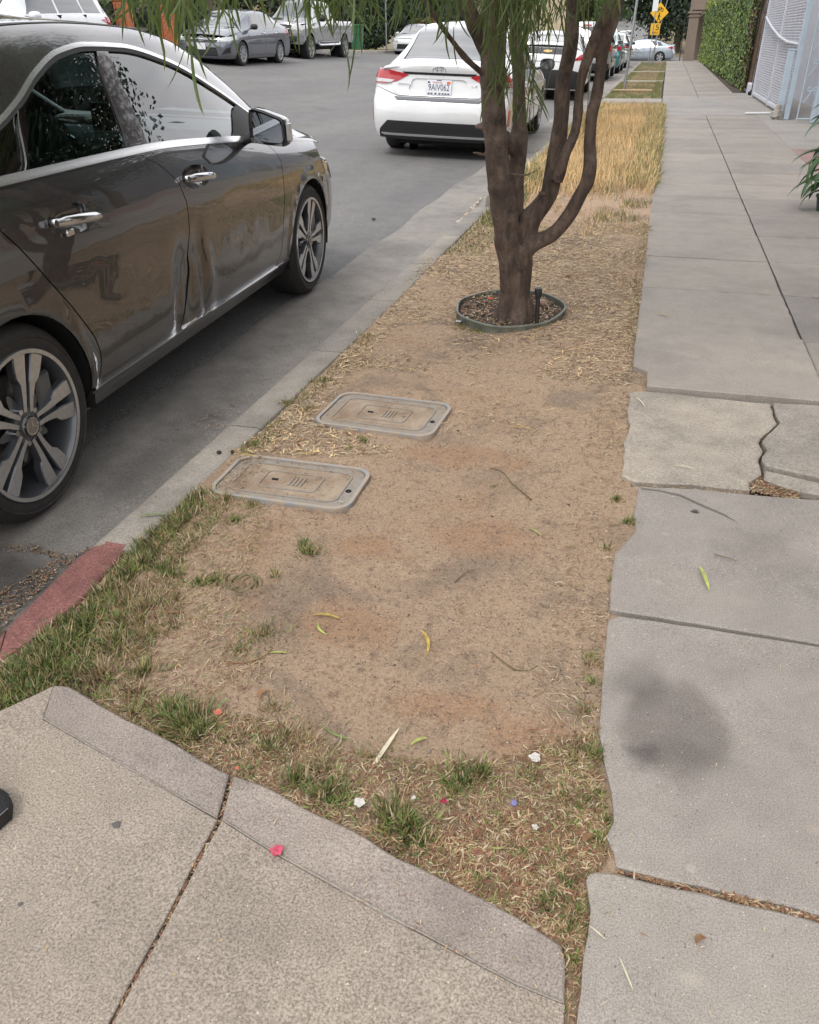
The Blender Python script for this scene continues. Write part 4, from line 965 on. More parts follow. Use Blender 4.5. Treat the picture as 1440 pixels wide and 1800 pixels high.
# ------------------------------------------------------------ the dented dark grey sedan at the kerb
W_TWIN = wheel_proto(0.318, 0.225, 0.240, 'twin', 5, True)
W_STAR = wheel_proto(0.325, 0.205, 0.215, 'star', 10, False)
W_WIDE = wheel_proto(0.330, 0.205, 0.215, 'wide', 5, False)
W_BIG = wheel_proto(0.41, 0.28, 0.265, 'wide', 6, False)
def hero_disp(y, z, v):
    d = 0*y
    r = (v > 3.0)
    # dents either side of the door gap
    lo = sm((0.72-z)/0.25)*(z > 0.2972)*(0.22+0.78*sm((z-0.29)/0.14))
    d = d-0.019*np.exp(-((y+0.205+0.05*(0.55-z))/0.080)**2)*lo
    d = d-0.014*np.exp(-((y+0.10-0.10*(0.5-z))/0.028)**2)*lo
    d = d+0.006*np.exp(-((y+0.03-0.16*(0.5-z))/0.03)**2)*lo
    d = d-0.018*np.exp(-(((y+0.315-0.25*(z-.43))/0.040)**2+((z-0.43)/0.11)**2))
    d = d-0.007*np.exp(-(((y-0.06)/0.10)**2+((z-0.36)/0.06)**2))
    # soft waves in the pressed metal
    w = (fbm(y*5.5+4, z*7.5+2, 3)-0.5); d = d+0.0060*w*sm((0.84-z)/0.2)*sm((z-0.30)/0.2)*sm((0.95-np.abs(y+0.15))/0.3)
    d = d+0.0030*(fbm(y*4.0+14, z*16+2, 2)-0.5)*sm((z-0.8)/0.06)*sm((0.97-z)/0.05)
    # bowls behind the handles
    for hy in (-0.950, -0.045):
        pass
    # pressed line rising to the rear
    zl = 0.505-0.05*(y-0.9); d = d-0.007*sm((z-zl+0.02)/0.03)*sm((zl+0.16-z)/0.16)*sm((0.95-y)/0.4)*sm((y+0.95)/0.3)
    # flared lips over the wheel arches
    for cy in (1.35, -1.35):
        rr_ = np.hypot(y-cy, z-0.315); d = d+0.012*np.exp(-((rr_-0.362)/0.020)**2)*(z > 0.3)
    return np.where(r, d, np.where(v < -3, -0*d, 0))
def lip(nm, pts, mat): pass
def hero_details(root, B, EF, ER, face, side, strip, outline):
    P = M['p_grey']
    # ends
    yF = 2.24; yR = -2.39
    face('front_bumper', EF, outline(EF, 1.8, 0.18, 0.715), P, cuts=[[(-0.55, 0.24), (0.55, 0.24), (0.6, 0.36), (-0.6, 0.36)]])
    face('grille', EF, [(-0.45, 0.42), (0.45, 0.42), (0.40, 0.62), (-0.40, 0.62)], M['gloss'], off=0.004)
    face('headlight', EF, [(0.55, 0.56), (0.86, 0.60), (0.86, 0.70), (0.60, 0.68)], M['clearlens'], off=0.004, mirror=True)
    face('rear_bumper', ER, outline(ER, -2.07, 0.22, 0.90), P)
    face('tail_lamp', ER, [(0.35, 0.74), (0.86, 0.78), (0.86, 0.89), (0.40, 0.86)], M['redlens'], off=0.004, mirror=True)
    for sgn in (1, -1):
        side('headlight', [(1.62, 0.735), (1.72, 0.70), (1.72, 0.63), (1.68, 0.64)], sgn, M['clearlens'], off=0.003, fl=0.004)
        # bright strips
        side('belt_moulding', None, sgn, M['satin'], off=0.004, fl=0.006, step=0.03, tpoly=[(yy, 5.14) for yy in np.linspace(0.78, -1.52, 30)]+[(yy, 6.02) for yy in np.linspace(-1.52, 0.78, 30)])
        side('window_moulding', None, sgn, M['satin'], off=0.004, fl=0.006, step=0.03, tpoly=[(yy, 7.34) for yy in np.linspace(0.98, -1.44, 40)]+[(yy, 7.97) for yy in np.linspace(-1.44, 0.98, 40)])
        side('pillar_trim', None, sgn, M['pillar'], off=0.002, fl=0.004, step=0.03, tpoly=[(-0.310, 6.02), (-0.262, 7.0), (-0.335, 7.0), (-0.455, 6.02)])
        side('pillar_trim', None, sgn, M['gloss'], off=0.003, fl=0.004, step=0.03, tpoly=[(-1.035, 6.02), (-0.912, 7.0), (-0.925, 7.0), (-1.075, 6.02)])
        side('pillar_trim', None, sgn, M['satin'], off=0.0045, fl=0.004, step=0.03, tpoly=[(-1.050, 6.02), (-0.925, 7.0), (-0.931, 7.0), (-1.057, 6.02)])
        side('pillar_trim', None, sgn, M['blackp'], off=0.003, fl=0.004, step=0.03, tpoly=[(0.470, 6.02), (0.740, 7.0), (0.93, 7.0), (0.80, 6.02)])
        side('sill_moulding', [(0.80, 0.2965), (0.80, 0.292), (-1.0, 0.303), (-1.0, 0.3075)], sgn, M['satin'], off=0.015, fl=0.02, step=0.05)
        # weather strips (dark line under the moulding arch)
        side('window_seal', None, sgn, M['blackp'], off=0.0025, fl=0.003, step=0.03, tpoly=[(yy, 6.97) for yy in np.linspace(0.90, -1.40, 36)]+[(yy, 7.42) for yy in np.linspace(-1.40, 0.90, 36)])
        side('roof_drip_line', None, sgn, M['blackp'], off=0.0015, fl=0.002, step=0.03, tpoly=[(yy, 8.93) for yy in np.linspace(0.5, -1.2, 26)]+[(yy, 9.02) for yy in np.linspace(-1.2, 0.5, 26)])
        # handles
        for hy, zz, dn in ((-0.945, 0.868, 'rear'), (-0.045, 0.868, 'front')):
            h = MB(); pts = []; rad = []
            for k in range(13):
                t = k/12; yy = hy-0.118+0.236*t; p = B.ev(np.array([yy]), np.array([sgn*(11-float(B.tz(np.array([yy]), np.array([zz]))[0]))]))[0]
                base = 0.892-0.0
                pts.append((sgn*(base+0.012+0.012*math.sin(PI*min(1, max(0, t*1.0)))), yy, zz-0.004+0.018*(0.5-t)+0.004*math.sin(PI*t))); rad.append(0.0145*(0.55+0.45*min(1, 5*t+0.2, 6*(1-t)+0.15)))
            h.tube(pts, rad, 12); h.V = [(v[0], v[1], v[2]+(v[2]-(zz-0.004))*0.15) for v in h.V]
            h.box((sgn*0.884, hy-0.10, zz+0.004), (0.03, 0.03, 0.024), m=0, bev=0.004); h.box((sgn*0.884, hy+0.10, zz-0.012), (0.03, 0.03, 0.022), bev=0.004)
            h.build('door_handle', M['chrome'], root, smooth=True, ang=50)
            el = [(hy+0.128*math.cos(a), 0.866+0.049*math.sin(a)) for a in np.linspace(0, 2*PI, 33)[:-1]]; el2 = [(hy+0.124*math.cos(a), 0.866+0.0455*math.sin(a)) for a in np.linspace(0, 2*PI, 33)[:-1]]
            # concave bowl behind the handle
            bw = MB(); V = []; NR, NA = 9, 36
            tz_ = B.tz(np.array([hy]), np.array([0.866]))
            sg_r = np.repeat(1-np.arange(NR+1)/NR, NA); wg = np.tile(2*PI*np.arange(NA)/NA, NR+1); ya_ = hy+0.124*sg_r*np.cos(wg); za_ = 0.866+0.0455*sg_r*np.sin(wg)-0.006*sg_r*np.cos(wg)
            pp = B.ev(ya_, sgn*(11-B.tz(ya_, za_))); pp[:, 0] -= sgn*(0.036*(1-sg_r**2.2)-0.0008); V = pp.tolist()
            bw.add(V, [((r_*NA+a_), (r_*NA+(a_+1) % NA), ((r_+1)*NA+(a_+1) % NA), ((r_+1)*NA+a_)) for r_ in range(NR) for a_ in range(NA)]); bw.build('handle_recess', P, root, smooth=True, ang=80)
            k_ = MB(); k_.box((sgn*0.892, hy-0.045, zz-0.036), (0.010, 0.04, 0.020), m=0, bev=0.003); k_.build('key_cover', M['satin'], root, smooth=True) if hy < -0.5 else None
    # mirror
    for sgn in (1, -1):
        m = MB(); V = []; F = []
        # rings along y: rear opening to front dome
        ring = [(0.885, 0.945), (0.895, 0.936), (0.97, 0.928), (1.045, 0.925), (1.058, 0.94), (1.052, 1.01), (1.044, 1.034), (1.03, 1.043), (0.95, 1.068), (0.905, 1.078), (0.888, 1.072), (0.883, 1.03)]
        c = (0.965, 0.998)
        for yy, s in ((0.535, 0.97), (0.530, 1.0), (0.56, 1.03), (0.62, 1.0), (0.67, 0.85), (0.70, 0.6), (0.712, 0.3)):
            for (a, b2) in ring: V.append((sgn*(c[0]+(a-c[0])*s), yy, c[1]+(b2-c[1])*s))
        n = len(ring)
        for k in range(6):
            for i in range(n):
                j = (i+1) % n; q = (k*n+i, k*n+j, (k+1)*n+j, (k+1)*n+i); F.append(q if sgn < 0 else q[::-1])
        F.append(tuple(range(6*n, 7*n)))
        m.add(V, F, 0)
        m.tube([(sgn*0.80, 0.60, 0.935), (sgn*0.86, 0.59, 0.948), (sgn*0.92, 0.59, 0.96)], [0.03, 0.022, 0.03], 10, m=1)
        # rim of the opening and the indicator on the outer edge
        fr = []; 
        for (a, b2) in ring: fr.append((sgn*(c[0]+(a-c[0])*0.965), 0.533, c[1]+(b2-c[1])*0.965))
        for (a, b2) in ring: fr.append((sgn*(c[0]+(a-c[0])*0.83), 0.545, c[1]+(b2-c[1])*0.83))
        m.add(fr, [(i, (i+1) % n, n+(i+1) % n, n+i) for i in range(n)], 2)
        o = m.build('wing_mirror', [M['blackp'] if True else P, M['blackp'], M['gloss']], root, smooth=True, ang=40)
        g = MB(); g.add([(sgn*(c[0]+(a-c[0])*0.84), 0.543, c[1]+(b2-c[1])*0.84) for (a, b2) in ring], [tuple(range(n))]); g.build('mirror_glass', M['mirror'], o)
        cp = MB(); V = []
        for yy, s in ((0.552, 1.045), (0.57, 1.06), (0.62, 1.03), (0.67, 0.88), (0.70, 0.63), (0.716, 0.2)):
            for (a, b2) in ring[4:11]: V.append((sgn*(c[0]+(a-c[0])*s), yy, c[1]+(b2-c[1])*s+0.001))
        F = [(k*7+i, k*7+i+1, (k+1)*7+i+1, (k+1)*7+i) for k in range(5) for i in range(6)]
        cp.add(V, F); cp.build('mirror_cap', P, o, smooth=True)
        ind = MB(); ind.box((sgn*1.064, 0.575, 0.985), (0.010, 0.05, 0.075), m=0, bev=0.003); ind.build('indicator_lens', M['clearlens'], o)
    # cabin
    cb = MB(); cb.box((0, 0.0, 0.36), (1.40, 2.6, 0.10)); cb.box((0, 0.0, 0.40), (0.22, 1.6, 0.24)); cb.build('cabin_floor', M['seatlight'], root)
    for sx in (0.37, -0.37):
        for yy in (-0.22, -0.98):
            st = MB(); st.box((sx, yy+0.12, 0.56), (0.50, 0.50, 0.14), bev=0.05)
            tilt = Matrix.Rotation(math.radians(16), 3, 'X'); st.box((sx, yy-0.20, 0.84), (0.47, 0.13, 0.58), R=tilt, bev=0.05); st.box((sx, yy-0.29, 1.20), (0.25, 0.09, 0.17), R=tilt, bev=0.04)
            st.tube([(sx-0.06, yy-0.26, 1.08), (sx-0.06, yy-0.28, 1.16)], 0.008, 6); st.tube([(sx+0.06, yy-0.26, 1.08), (sx+0.06, yy-0.28, 1.16)], 0.008, 6)
            st.build('seat', M['seat'], root, smooth=True, ang=60)
    d = MB(); d.box((0, 0.78, 0.80), (1.42, 0.34, 0.26), bev=0.07); d.box((0, 1.06, 0.87), (1.30, 0.40, 0.06), bev=0.02)
    d.build('dashboard', M['seatlight'], root, smooth=True, ang=60)
    for x_ in (0.58, 0.13, -0.13, -0.6):
        v = MB(); v.lathe([(0.040, 0.0), (0.050, -0.006), (0.052, 0.004), (0.044, 0.01)], 24, 'y', c=(x_, 0.607, 0.87), m=0); v.lathe([(0.0, 0.004), (0.041, 0.004)], 24, 'y', c=(x_, 0.607, 0.87), m=1)
        v.box((x_, 0.598, 0.87), (0.08, 0.006, 0.006)); v.box((x_, 0.598, 0.87), (0.006, 0.006, 0.08)); v.build('air_vent', [M['chrome'], M['gloss']], root, smooth=True)
    sw = MB(); R_ = Matrix.Rotation(math.radians(65), 3, 'X')
    pts = [R_ @ Vector((0.18*math.cos(a), 0.18*math.sin(a), 0))+Vector((-0.37, 0.42, 0.86)) for a in np.linspace(0, 2*PI, 25)]; sw.tube(pts, 0.015, 8, cap=False); sw.box((-0.37, 0.42, 0.86), (0.34, 0.03, 0.05), bev=0.01); sw.build('steering_wheel', M['blackp'], root, smooth=True)
    sc = MB(); sc.box((0.05, 0.72, 1.0), (0.20, 0.015, 0.13), bev=0.003); sc.build('dash_screen', M['gloss'], root)
    hd = MB(); hd.box((0, -0.3, 1.385), (1.0, 1.4, 0.012)); hd.build('headlining', plain('headlining', (0.30, 0.29, 0.27), 0.9), root)
    rs = MB(); rs.box((0, -1.55, 0.93), (1.2, 0.5, 0.03)); rs.build('parcel_shelf', M['seatlight'], root)
    # mud flap line behind the front wheel arch and number plate
    face('number_plate', ER, [(-0.16, 0.45), (0.16, 0.45), (0.16, 0.60), (-0.16, 0.60)], M['plate'], off=0.006)

hero_spec = dict(
    top=[(-2.45, .90), (-2.2, .965), (-1.9, 1.04), (-1.5, 1.21), (-1.1, 1.355), (-.75, 1.428), (-.4, 1.438), (0, 1.428), (.3, 1.392), (.55, 1.325), (.85, 1.205), (1.15, 1.070), (1.40, .965), (1.6, .925), (1.85, .865), (2.1, .78), (2.3, .68)],
    belt=[(-2.45, .86), (-2.1, .93), (-1.8, .965), (-1.45, .985), (-1.2, .990), (-.85, .99), (-.37, .987), (.3, .950), (.8, .905), (1.05, .885), (1.3, .862), (1.7, .815), (1.95, .74), (2.3, .62)],
    wtop=[(-2.4, .97), (-1.75, 1.02), (-1.45, 1.045), (-1.2, 1.085), (-1.05, 1.125), (-.893, 1.182), (-.741, 1.250), (-.569, 1.302), (-.396, 1.320), (-.16, 1.314), (.163, 1.262), (.527, 1.148), (.764, 1.060), (1.0, .965), (1.3, .90)],
    plan=[(-2.45, .80), (-2.0, .865), (-1.35, .888), (0, .889), (1.2, .888), (1.7, .872), (2.0, .835), (2.3, .78)],
    Wr=0.66, gh=0.34, sill=0.215, rocker=0.085, sill_off=0.012, disp=hero_disp, wb=2.70, arch=0.345, rw=0.315, front=2.22, rear=-2.39, dF=0.50, dR=0.30, nexp=2.3,
    fprof=[(0.1, 2.16), (0.25, 2.22), (0.45, 2.24), (0.62, 2.20), (0.75, 2.10), (2.2, 2.0)], rprof=[(0.1, -2.30), (0.3, -2.39), (0.6, -2.38), (0.85, -2.36), (0.95, -2.33), (2.2, -2.2)],
    shuts=[[(.783, .279), (.857, .347), (.888, .478), (.918, .604), (.930, .734), (.938, .795), (.905, .850), (.83, .900)],
           [(-.318, .298), (-.250, .41), (-.207, .5), (-.182, .656), (-.176, .788), (-.208, .87), (-.311, .947), (-.40, .986)],
           [(-.958, .306), (-.937, .371), (-.936, .419), (-.956, .478), (-.977, .51), (-1.049, .61), (-1.145, .727), (-1.233, .842), (-1.297, .914), (-1.37, .985)]],
    cowl=1.33, qend=-1.90, cowl_bow=0.15, wind_top=0.46, roof_end=-1.00, rw_base=-1.80, hollow=True, step=0.034, gap=0.0032,
    windows=[dict(poly=[(-.30, 6.02), (.478, 6.02), (.745, 7.0), (-.262, 7.0)], mat=M['glass']),
             dict(poly=[(-1.038, 6.02), (-.452, 6.02), (-.333, 7.0), (-.912, 7.0)], mat=M['glass']),
             dict(poly=[(-1.44, 6.02), (-1.070, 6.02), (-.926, 7.0), (-1.40, 7.0)], mat=M['glass2'])],
    bowls=True, paint=M['p_grey'], wheel=W_TWIN, wx=0.874, rrot=0.0, details=hero_details,
    door_label={'front_door': 'front door crumpled along its rear edge', 'rear_door': 'rear door with a dent by its front edge'})
vehicle('parked_sedan', 'dark grey metallic sedan with dented doors and chrome window trim parked at the near kerb', 'car', (-2.7324, 3.1578, -0.1042, -0.054, 0, 0.0319), hero_spec, group='cars parked along the near kerb')
# ------------------------------------------------------------ the other vehicles
def on_face(E, x, z, off=0.004):
    u = E.x2u(x); p = E.ev(np.array([float(u)]), np.array([z]))[0]; n = E.nrm(np.array([float(u)]), np.array([z]))[0]
    up = np.array([0, 0, 1.0]); up = up-n*(up@n); up /= np.linalg.norm(up); r = np.cross(up, n)
    p = p+n*off
    return lambda v: tuple(p+r*v[0]+up*v[1]+n*v[2])
def oval(mb, T, rx, ry, cx=0, cy=0, rad=0.004, m=0):
    mb.tube([T((cx+rx*math.cos(a), cy+ry*math.sin(a), 0.002)) for a in np.linspace(0, 2*PI, 21)], rad, 6, m=m, cap=False)
def three_oval_badge(E, x, z, root, s=1.0, name='badge'):
    T = on_face(E, x, z, 0.006); mb = MB(); oval(mb, T, 0.065*s, 0.044*s); oval(mb, T, 0.022*s, 0.040*s); oval(mb, T, 0.042*s, 0.019*s, 0, 0.022*s); mb.build(name, M['chrome'], root, smooth=True)
def bowtie(E, x, z, root, s=1.0):
    T = on_face(E, x, z, 0.006); mb = MB(); P = [(-.085, -.004), (-.075, .018), (-.030, .018), (-.030, .030), (.030, .030), (.030, .018), (.085, .018), (.075, -.018), (.030, -.018), (.030, -.030), (-.030, -.030), (-.030, -.018), (-.085, -.018)]
    mb.prism([(a*s, b*s) for a, b in P], 0, 0.006, T=T); mb.build('badge', M['gold'], root)
def number_plate(E, x, z, root, text=None, full=False):
    T = on_face(E, x, z, 0.008); mb = MB(); mb.prism([(-.157, -.08), (.157, -.08), (.157, .08), (-.157, .08)], -0.004, 0.003, m=1, T=T)
    mb.prism([(-.150, -.073), (.150, -.073), (.150, .073), (-.150, .073)], 0.003, 0.005, m=0, T=T)
    o = mb.build('number_plate', [M['plate'], M['chrome']], root)
    if text:
        build_text(text, 0.09, M['plateink'], 'plate_lettering', o, lambda v: T((v[0], v[1]*1.12-0.004, 0.006+v[2])), 0.0006, width=0.262)
    if full:
        build_text('California', 0.026, M['platered'], 'plate_lettering', o, lambda v: T((v[0]-0.02, v[1]+0.052, 0.006+v[2])), 0.0006, width=0.12)
        k = MB(); k.prism([(.098, .036), (.142, .036), (.142, .066), (.098, .066)], 0.005, 0.0065, T=T); k.build('plate_sticker', M['platecream'], o)
        k = MB(); k.prism([(-.142, .044), (-.115, .044), (-.115, .062), (-.142, .062)], 0.005, 0.0065, T=T)
        for a in (-.135, -.10, -.05, .0, .04, .075, .11): k.prism([(a, -.077), (a+.024, -.077), (a+.024, -.060), (a, -.060)], 0.003, 0.0062, T=T)
        k.prism([(-.03, .069), (.03, .069), (.03, .078), (-.03, .078)], 0.003, 0.0058, T=T)
        k.build('plate_frame_print', M['plateink'], o)
def wing_mirror(root, mat, x=0.93, y=0.60, z=1.0, s=1.0):
    for sg in (1, -1):
        m = MB(); V = []; F = []; n = 12
        for yy, k in ((0, .96), (0.01, 1.0), (0.06, 1.0), (0.11, .8), (0.14, .4)):
            for i in range(n):
                a = 2*PI*i/n; V.append((sg*(x+s*0.095*k*(abs(math.cos(a))**.7)*(1 if math.cos(a) > 0 else -1)), y+yy*s, z+s*0.068*k*(abs(math.sin(a))**.7)*(1 if math.sin(a) > 0 else -1)))
        for k in range(4):
            for i in range(n):
                j = (i+1) % n; F.append((k*n+i, k*n+j, (k+1)*n+j, (k+1)*n+i)[::(1 if sg < 0 else -1)])
        F.append(tuple(range(4*n, 5*n))); F.append(tuple(range(n)))
        m.add(V, F); m.tube([(sg*(x-0.16), y+0.04, z-0.06), (sg*(x-0.05), y+0.05, z-0.04)], 0.02, 6); o = m.build('wing_mirror', mat, root, smooth=True, ang=50)
        g = MB(); g.add([(sg*(x+s*0.083*(abs(math.cos(a))**.7)*(1 if math.cos(a) > 0 else -1)), y-0.004, z+s*0.056*(abs(math.sin(a))**.7)*(1 if math.sin(a) > 0 else -1)) for a in np.linspace(0, 2*PI, 17)[:-1]], [tuple(range(16))]); g.build('mirror_glass', M['darkglass'] if s < 1.2 else M['mirror'], o)
def handles(root, B, ys, z, mat=None):
    for sg in (1, -1):
        for hy in ys:
            h = MB(); h.tube([(sg*(float(B.W(np.array([hy]))[0])+0.012+0.01*math.sin(PI*k/6)), hy-0.1+0.2*k/6, z+0.01*(0.5-k/6)) for k in range(7)], [0.006, 0.013, 0.014, 0.014, 0.014, 0.013, 0.006], 8); h.build('door_handle', mat or M['chrome'], root, smooth=True)
def sedan(**k):
    d = dict(top=[(-2.45, 1.02), (-2.2, 1.065), (-1.85, 1.11), (-1.5, 1.225), (-1.1, 1.36), (-.6, 1.43), (-.2, 1.438), (.3, 1.40), (.7, 1.27), (1.1, 1.10), (1.35, .99), (1.7, .93), (2.1, .83), (2.35, .7)],
             belt=[(-2.45, .93), (-2.1, .965), (-1.2, .965), (0, .925), (.9, .885), (1.3, .855), (1.8, .79), (2.1, .70), (2.35, .6)],
             plan=[(-2.45, .83), (-2.0, .875), (-1.35, .888), (0, .890), (1.3, .888), (1.8, .865), (2.1, .82), (2.35, .76)],
             Wr=0.60, gh=0.36, sill=0.20, rocker=0.10, wb=2.70, arch=0.36, rw=0.325, front=2.30, rear=-2.34, dF=0.42, dR=0.30,
             fprof=[(0.1, 2.16), (0.3, 2.28), (0.5, 2.30), (0.7, 2.24), (0.85, 2.10), (2.2, 2.0)], rprof=[(0.1, -2.22), (0.28, -2.30), (0.52, -2.36), (0.66, -2.34), (0.73, -2.28), (0.95, -2.255), (1.05, -2.28), (2.2, -2.2)],
             shuts=[[(.80, .30), (.90, .50), (.92, .75), (.86, .883)], [(-.22, .30), (-.20, .6), (-.26, .926)], [(-.98, .30), (-1.0, .5), (-1.16, .75), (-1.22, .960)]],
             cowl=1.30, qend=-1.86, cowl_bow=0.12, wind_top=0.40, roof_end=-1.02, rw_base=-1.80, step=0.09, gap=0.005,
             windows=[dict(poly=[(-.22, 6.0), (.72, 6.0), (.58, 6.6), (.33, 7.0), (-.18, 7.0)]), dict(poly=[(-1.12, 6.0), (-.30, 6.0), (-.26, 7.0), (-.98, 7.0)]), dict(poly=[(-1.52, 6.0), (-1.18, 6.0), (-1.04, 7.0), (-1.28, 6.95)])],
             paint=M['p_white'], wheel=W_STAR, wx=0.872)
    d.update(k); return d
def corolla_details(root, B, EF, ER, face, side, strip, outline):
    Wp = M['p_white']
    face('rear_bumper', ER, [(-.89, .25), (.89, .25), (.89, .78), (.80, .80), (.52, .715), (-.52, .715), (-.80, .80), (-.89, .78)], Wp, step=0.05)
    face('rear_panel', ER, [(-.89, .785), (-.80, .805), (-.515, .722), (.515, .722), (.80, .805), (.89, .785), (.89, .965), (.86, 1.01), (.60, 1.055), (-.60, 1.055), (-.86, 1.01), (-.89, .965)], Wp, off=-0.004, step=0.05)
    rec = [(-.33, .735), (.33, .735), (.38, .80), (.34, .90), (.30, .915), (-.30, .915), (-.34, .90), (-.38, .80)]
    face('boot_lid', ER, [(-.50, .722), (.50, .722), (.60, .79), (.60, 1.052), (-.60, 1.052), (-.60, .79)], Wp, off=0.010, cuts=[rec], fl=0.014, step=0.05)
    face('boot_badge_strip', ER, [(-.45, .955), (.45, .955), (.50, .985), (-.50, .985)], M['gloss'], off=0.014, fl=0.006)
    face('tail_lamp', ER, [(.887, .845), (.887, .985), (.70, .995), (.46, .968), (.40, .945), (.54, .872), (.70, .840)], M['redlens'], off=0.016, mirror=True, fl=0.02)
    face('reversing_lamp', ER, [(.87, .855), (.87, .895), (.68, .892), (.57, .885), (.62, .858)], M['clearlens'], off=0.019, mirror=True, fl=0.004)
    for sg in (1, -1):
        side('tail_lamp', [(-2.04, .86), (-1.90, .90), (-1.88, .945), (-2.04, .955)], sg, M['redlens'], off=0.004, fl=0.006, step=0.04)
        side('bumper_seam', [(-2.04, .80), (-1.72, .66), (-1.72, .652), (-2.04, .79)], sg, M['blackp'], off=0.001, fl=0.001)
    face('bumper_step', ER, [(-.52, .675), (.52, .675), (.56, .705), (-.56, .705)], plain('grey_scuff_strip', (0.13, 0.14, 0.15), 0.5), off=0.010, fl=0.008)
    face('diffuser', ER, [(-.80, .24), (.80, .24), (.76, .34), (.64, .445), (-.64, .445), (-.76, .34)], M['blackp'], off=0.010, fl=0.014)
    face('diffuser_lip', ER, [(-.70, .282), (.70, .282), (.74, .300), (-.74, .300)], M['p_silver'], off=0.030, fl=0.03)
    face('reflector', ER, [(.865, .42), (.889, .42), (.889, .60), (.865, .60)], M['redlens'], off=0.006, mirror=True)
    three_oval_badge(ER, 0, 1.005, root, 1.25)
    number_plate(ER, 0.0, .825, root, '9AIV062', True)
    T = on_face(ER, -.43, .845, 0.014); build_text('COROLLA', 0.036, M['chrome'], 'model_lettering', root, lambda v: T((v[0], v[1]*0.8, v[2])), 0.003, width=0.19)
    T = on_face(ER, .44, .85, 0.014); build_text('LE', 0.036, M['chrome'], 'model_lettering', root, lambda v: T((v[0], v[1]*0.8, v[2])), 0.003, width=0.07)
    face('front_bumper', EF, outline(EF, 1.88, 0.2, 0.72), Wp); face('grille', EF, [(-.6, .28), (.6, .28), (.5, .55), (-.5, .55)], M['blackp'], off=0.006)
    face('headlight', EF, [(.5, .62), (.84, .66), (.84, .72), (.55, .70)], M['clearlens'], off=0.006, mirror=True)
    wing_mirror(root, M['blackp'], 0.985, 0.66, 0.99, 1.15); handles(root, B, (-.12, -1.02), .84, Wp)
    face('exhaust_valance', ER, [(-.6, .22), (.6, .22), (.62, .262), (-.62, .262)], M['blackp'], off=-0.01)
vehicle('parked_sedan', 'white sedan seen from behind with a number plate, parked just beyond the tree', 'car', (-2.73, 12.90, -0.105, -0.022, 0.012, 0.040),
        sedan(details=corolla_details, wsmat=M['paleglass'], step=0.06, top=[(a, b+max(0, b-1.09)*.24) for a, b in sedan()['top']]), group='cars parked along the near kerb')
def rear_simple(kind):
    def f(root, B, EF, ER, face, side, strip, outline):
        P = B.sp['paint']; yr = B.sp['rear']+B.sp['dR']; Tt = float(B.T(np.array([yr+0.02]))[0])
        face('rear_bumper', ER, outline(ER, yr, B.sill+0.02, Tt-0.006), P)
        face('front_bumper', EF, outline(EF, B.sp['front']-B.sp['dF'], B.sill, float(B.T(np.array([B.sp['front']-0.15]))[0])-0.03), P)
        face('grille', EF, [(-.55, .30), (.55, .30), (.5, .52), (-.5, .52)], M['blackp'], off=0.006)
        face('headlight', EF, [(.48, .58), (.84, .62), (.84, .72), (.52, .68)], M['clearlens'], off=0.006, mirror=True)
        if kind == 'liftback':
            face('rear_window', ER, [(-.60, 1.09), (.60, 1.09), (.50, 1.33), (-.50, 1.33)], M['paleglass'], off=0.008)
            face('tailgate_band', ER, [(-.70, .955), (.70, .955), (.72, 1.0), (.66, 1.075), (-.66, 1.075), (-.72, 1.0)], M['gloss'], off=0.012)
            face('tailgate_seam', ER, [(-.60, .84), (-.45, .80), (.45, .80), (.60, .84), (.60, .85), (.45, .81), (-.45, .81), (-.60, .85)], M['gloss'], off=0.006)
            face('tail_lamp', ER, [(.62, .84), (.88, .86), (.88, .97), (.80, .96)], M['redlens'], off=0.012, mirror=True)
            face('rear_valance', ER, [(-.84, .25), (.84, .25), (.80, .60), (.62, .64), (-.62, .64), (-.80, .60)], M['blackp'], off=0.012)
            bowtie(ER, 0, 1.01, root, 1.2); wing_mirror(root, M['blackp'], 0.98, 0.66, 0.99, 1.0)
        elif kind == 'suv':
            face('rear_window', ER, [(-.62, 1.14), (.62, 1.14), (.54, 1.55), (-.54, 1.55)], M['darkglass'], off=0.010)
            face('brake_light', ER, [(-.2, 1.57), (.2, 1.57), (.2, 1.61), (-.2, 1.61)], M['redlens'], off=0.016)
            face('tail_lamp', ER, [(.74, .86), (.895, .86), (.895, 1.12), (.80, 1.10)], M['redlens'], off=0.014, mirror=True)
            face('rear_valance', ER, [(-.88, .30), (.88, .30), (.86, .52), (-.86, .52)], M['blackp'], off=0.012)
            face('window_sticker', ER, [(-.08, 1.20), (.04, 1.20), (.02, 1.40), (-.05, 1.42)], M['plate'], off=0.013)
            number_plate(ER, 0, .80, root); handles(root, B, (-.1, -1.0), 1.0); wing_mirror(root, P, 1.0, 0.75, 1.1, 1.1)
            r = MB(); 
            for sx in (.52, -.52): r.tube([(sx, 0.3, 1.70), (sx, 0.2, 1.74), (sx, -1.6, 1.73), (sx, -1.7, 1.69)], 0.018, 6)
            r.build('roof_rail', M['satin'], root, smooth=True)
        else:
            face('boot_lid', ER, [(-.60, .72), (.60, .72), (.62, Tt-0.02), (-.62, Tt-0.02)], P, off=0.008, fl=0.012)
            face('tail_lamp', ER, [(.56, .80), (.885, .82), (.885, .95), (.60, .93)], M['redlens'], off=0.012, mirror=True)
            number_plate(ER, 0, .80, root); handles(root, B, (-.12, -1.02), .86, P); wing_mirror(root, P, 0.97, 0.66, 0.98, 1.0)
            for sg in (1, -1): side('tail_lamp', [(-2.04, .83), (-1.86, .86), (-1.86, .94), (-2.04, .94)], sg, M['redlens'], off=0.004)
    return f
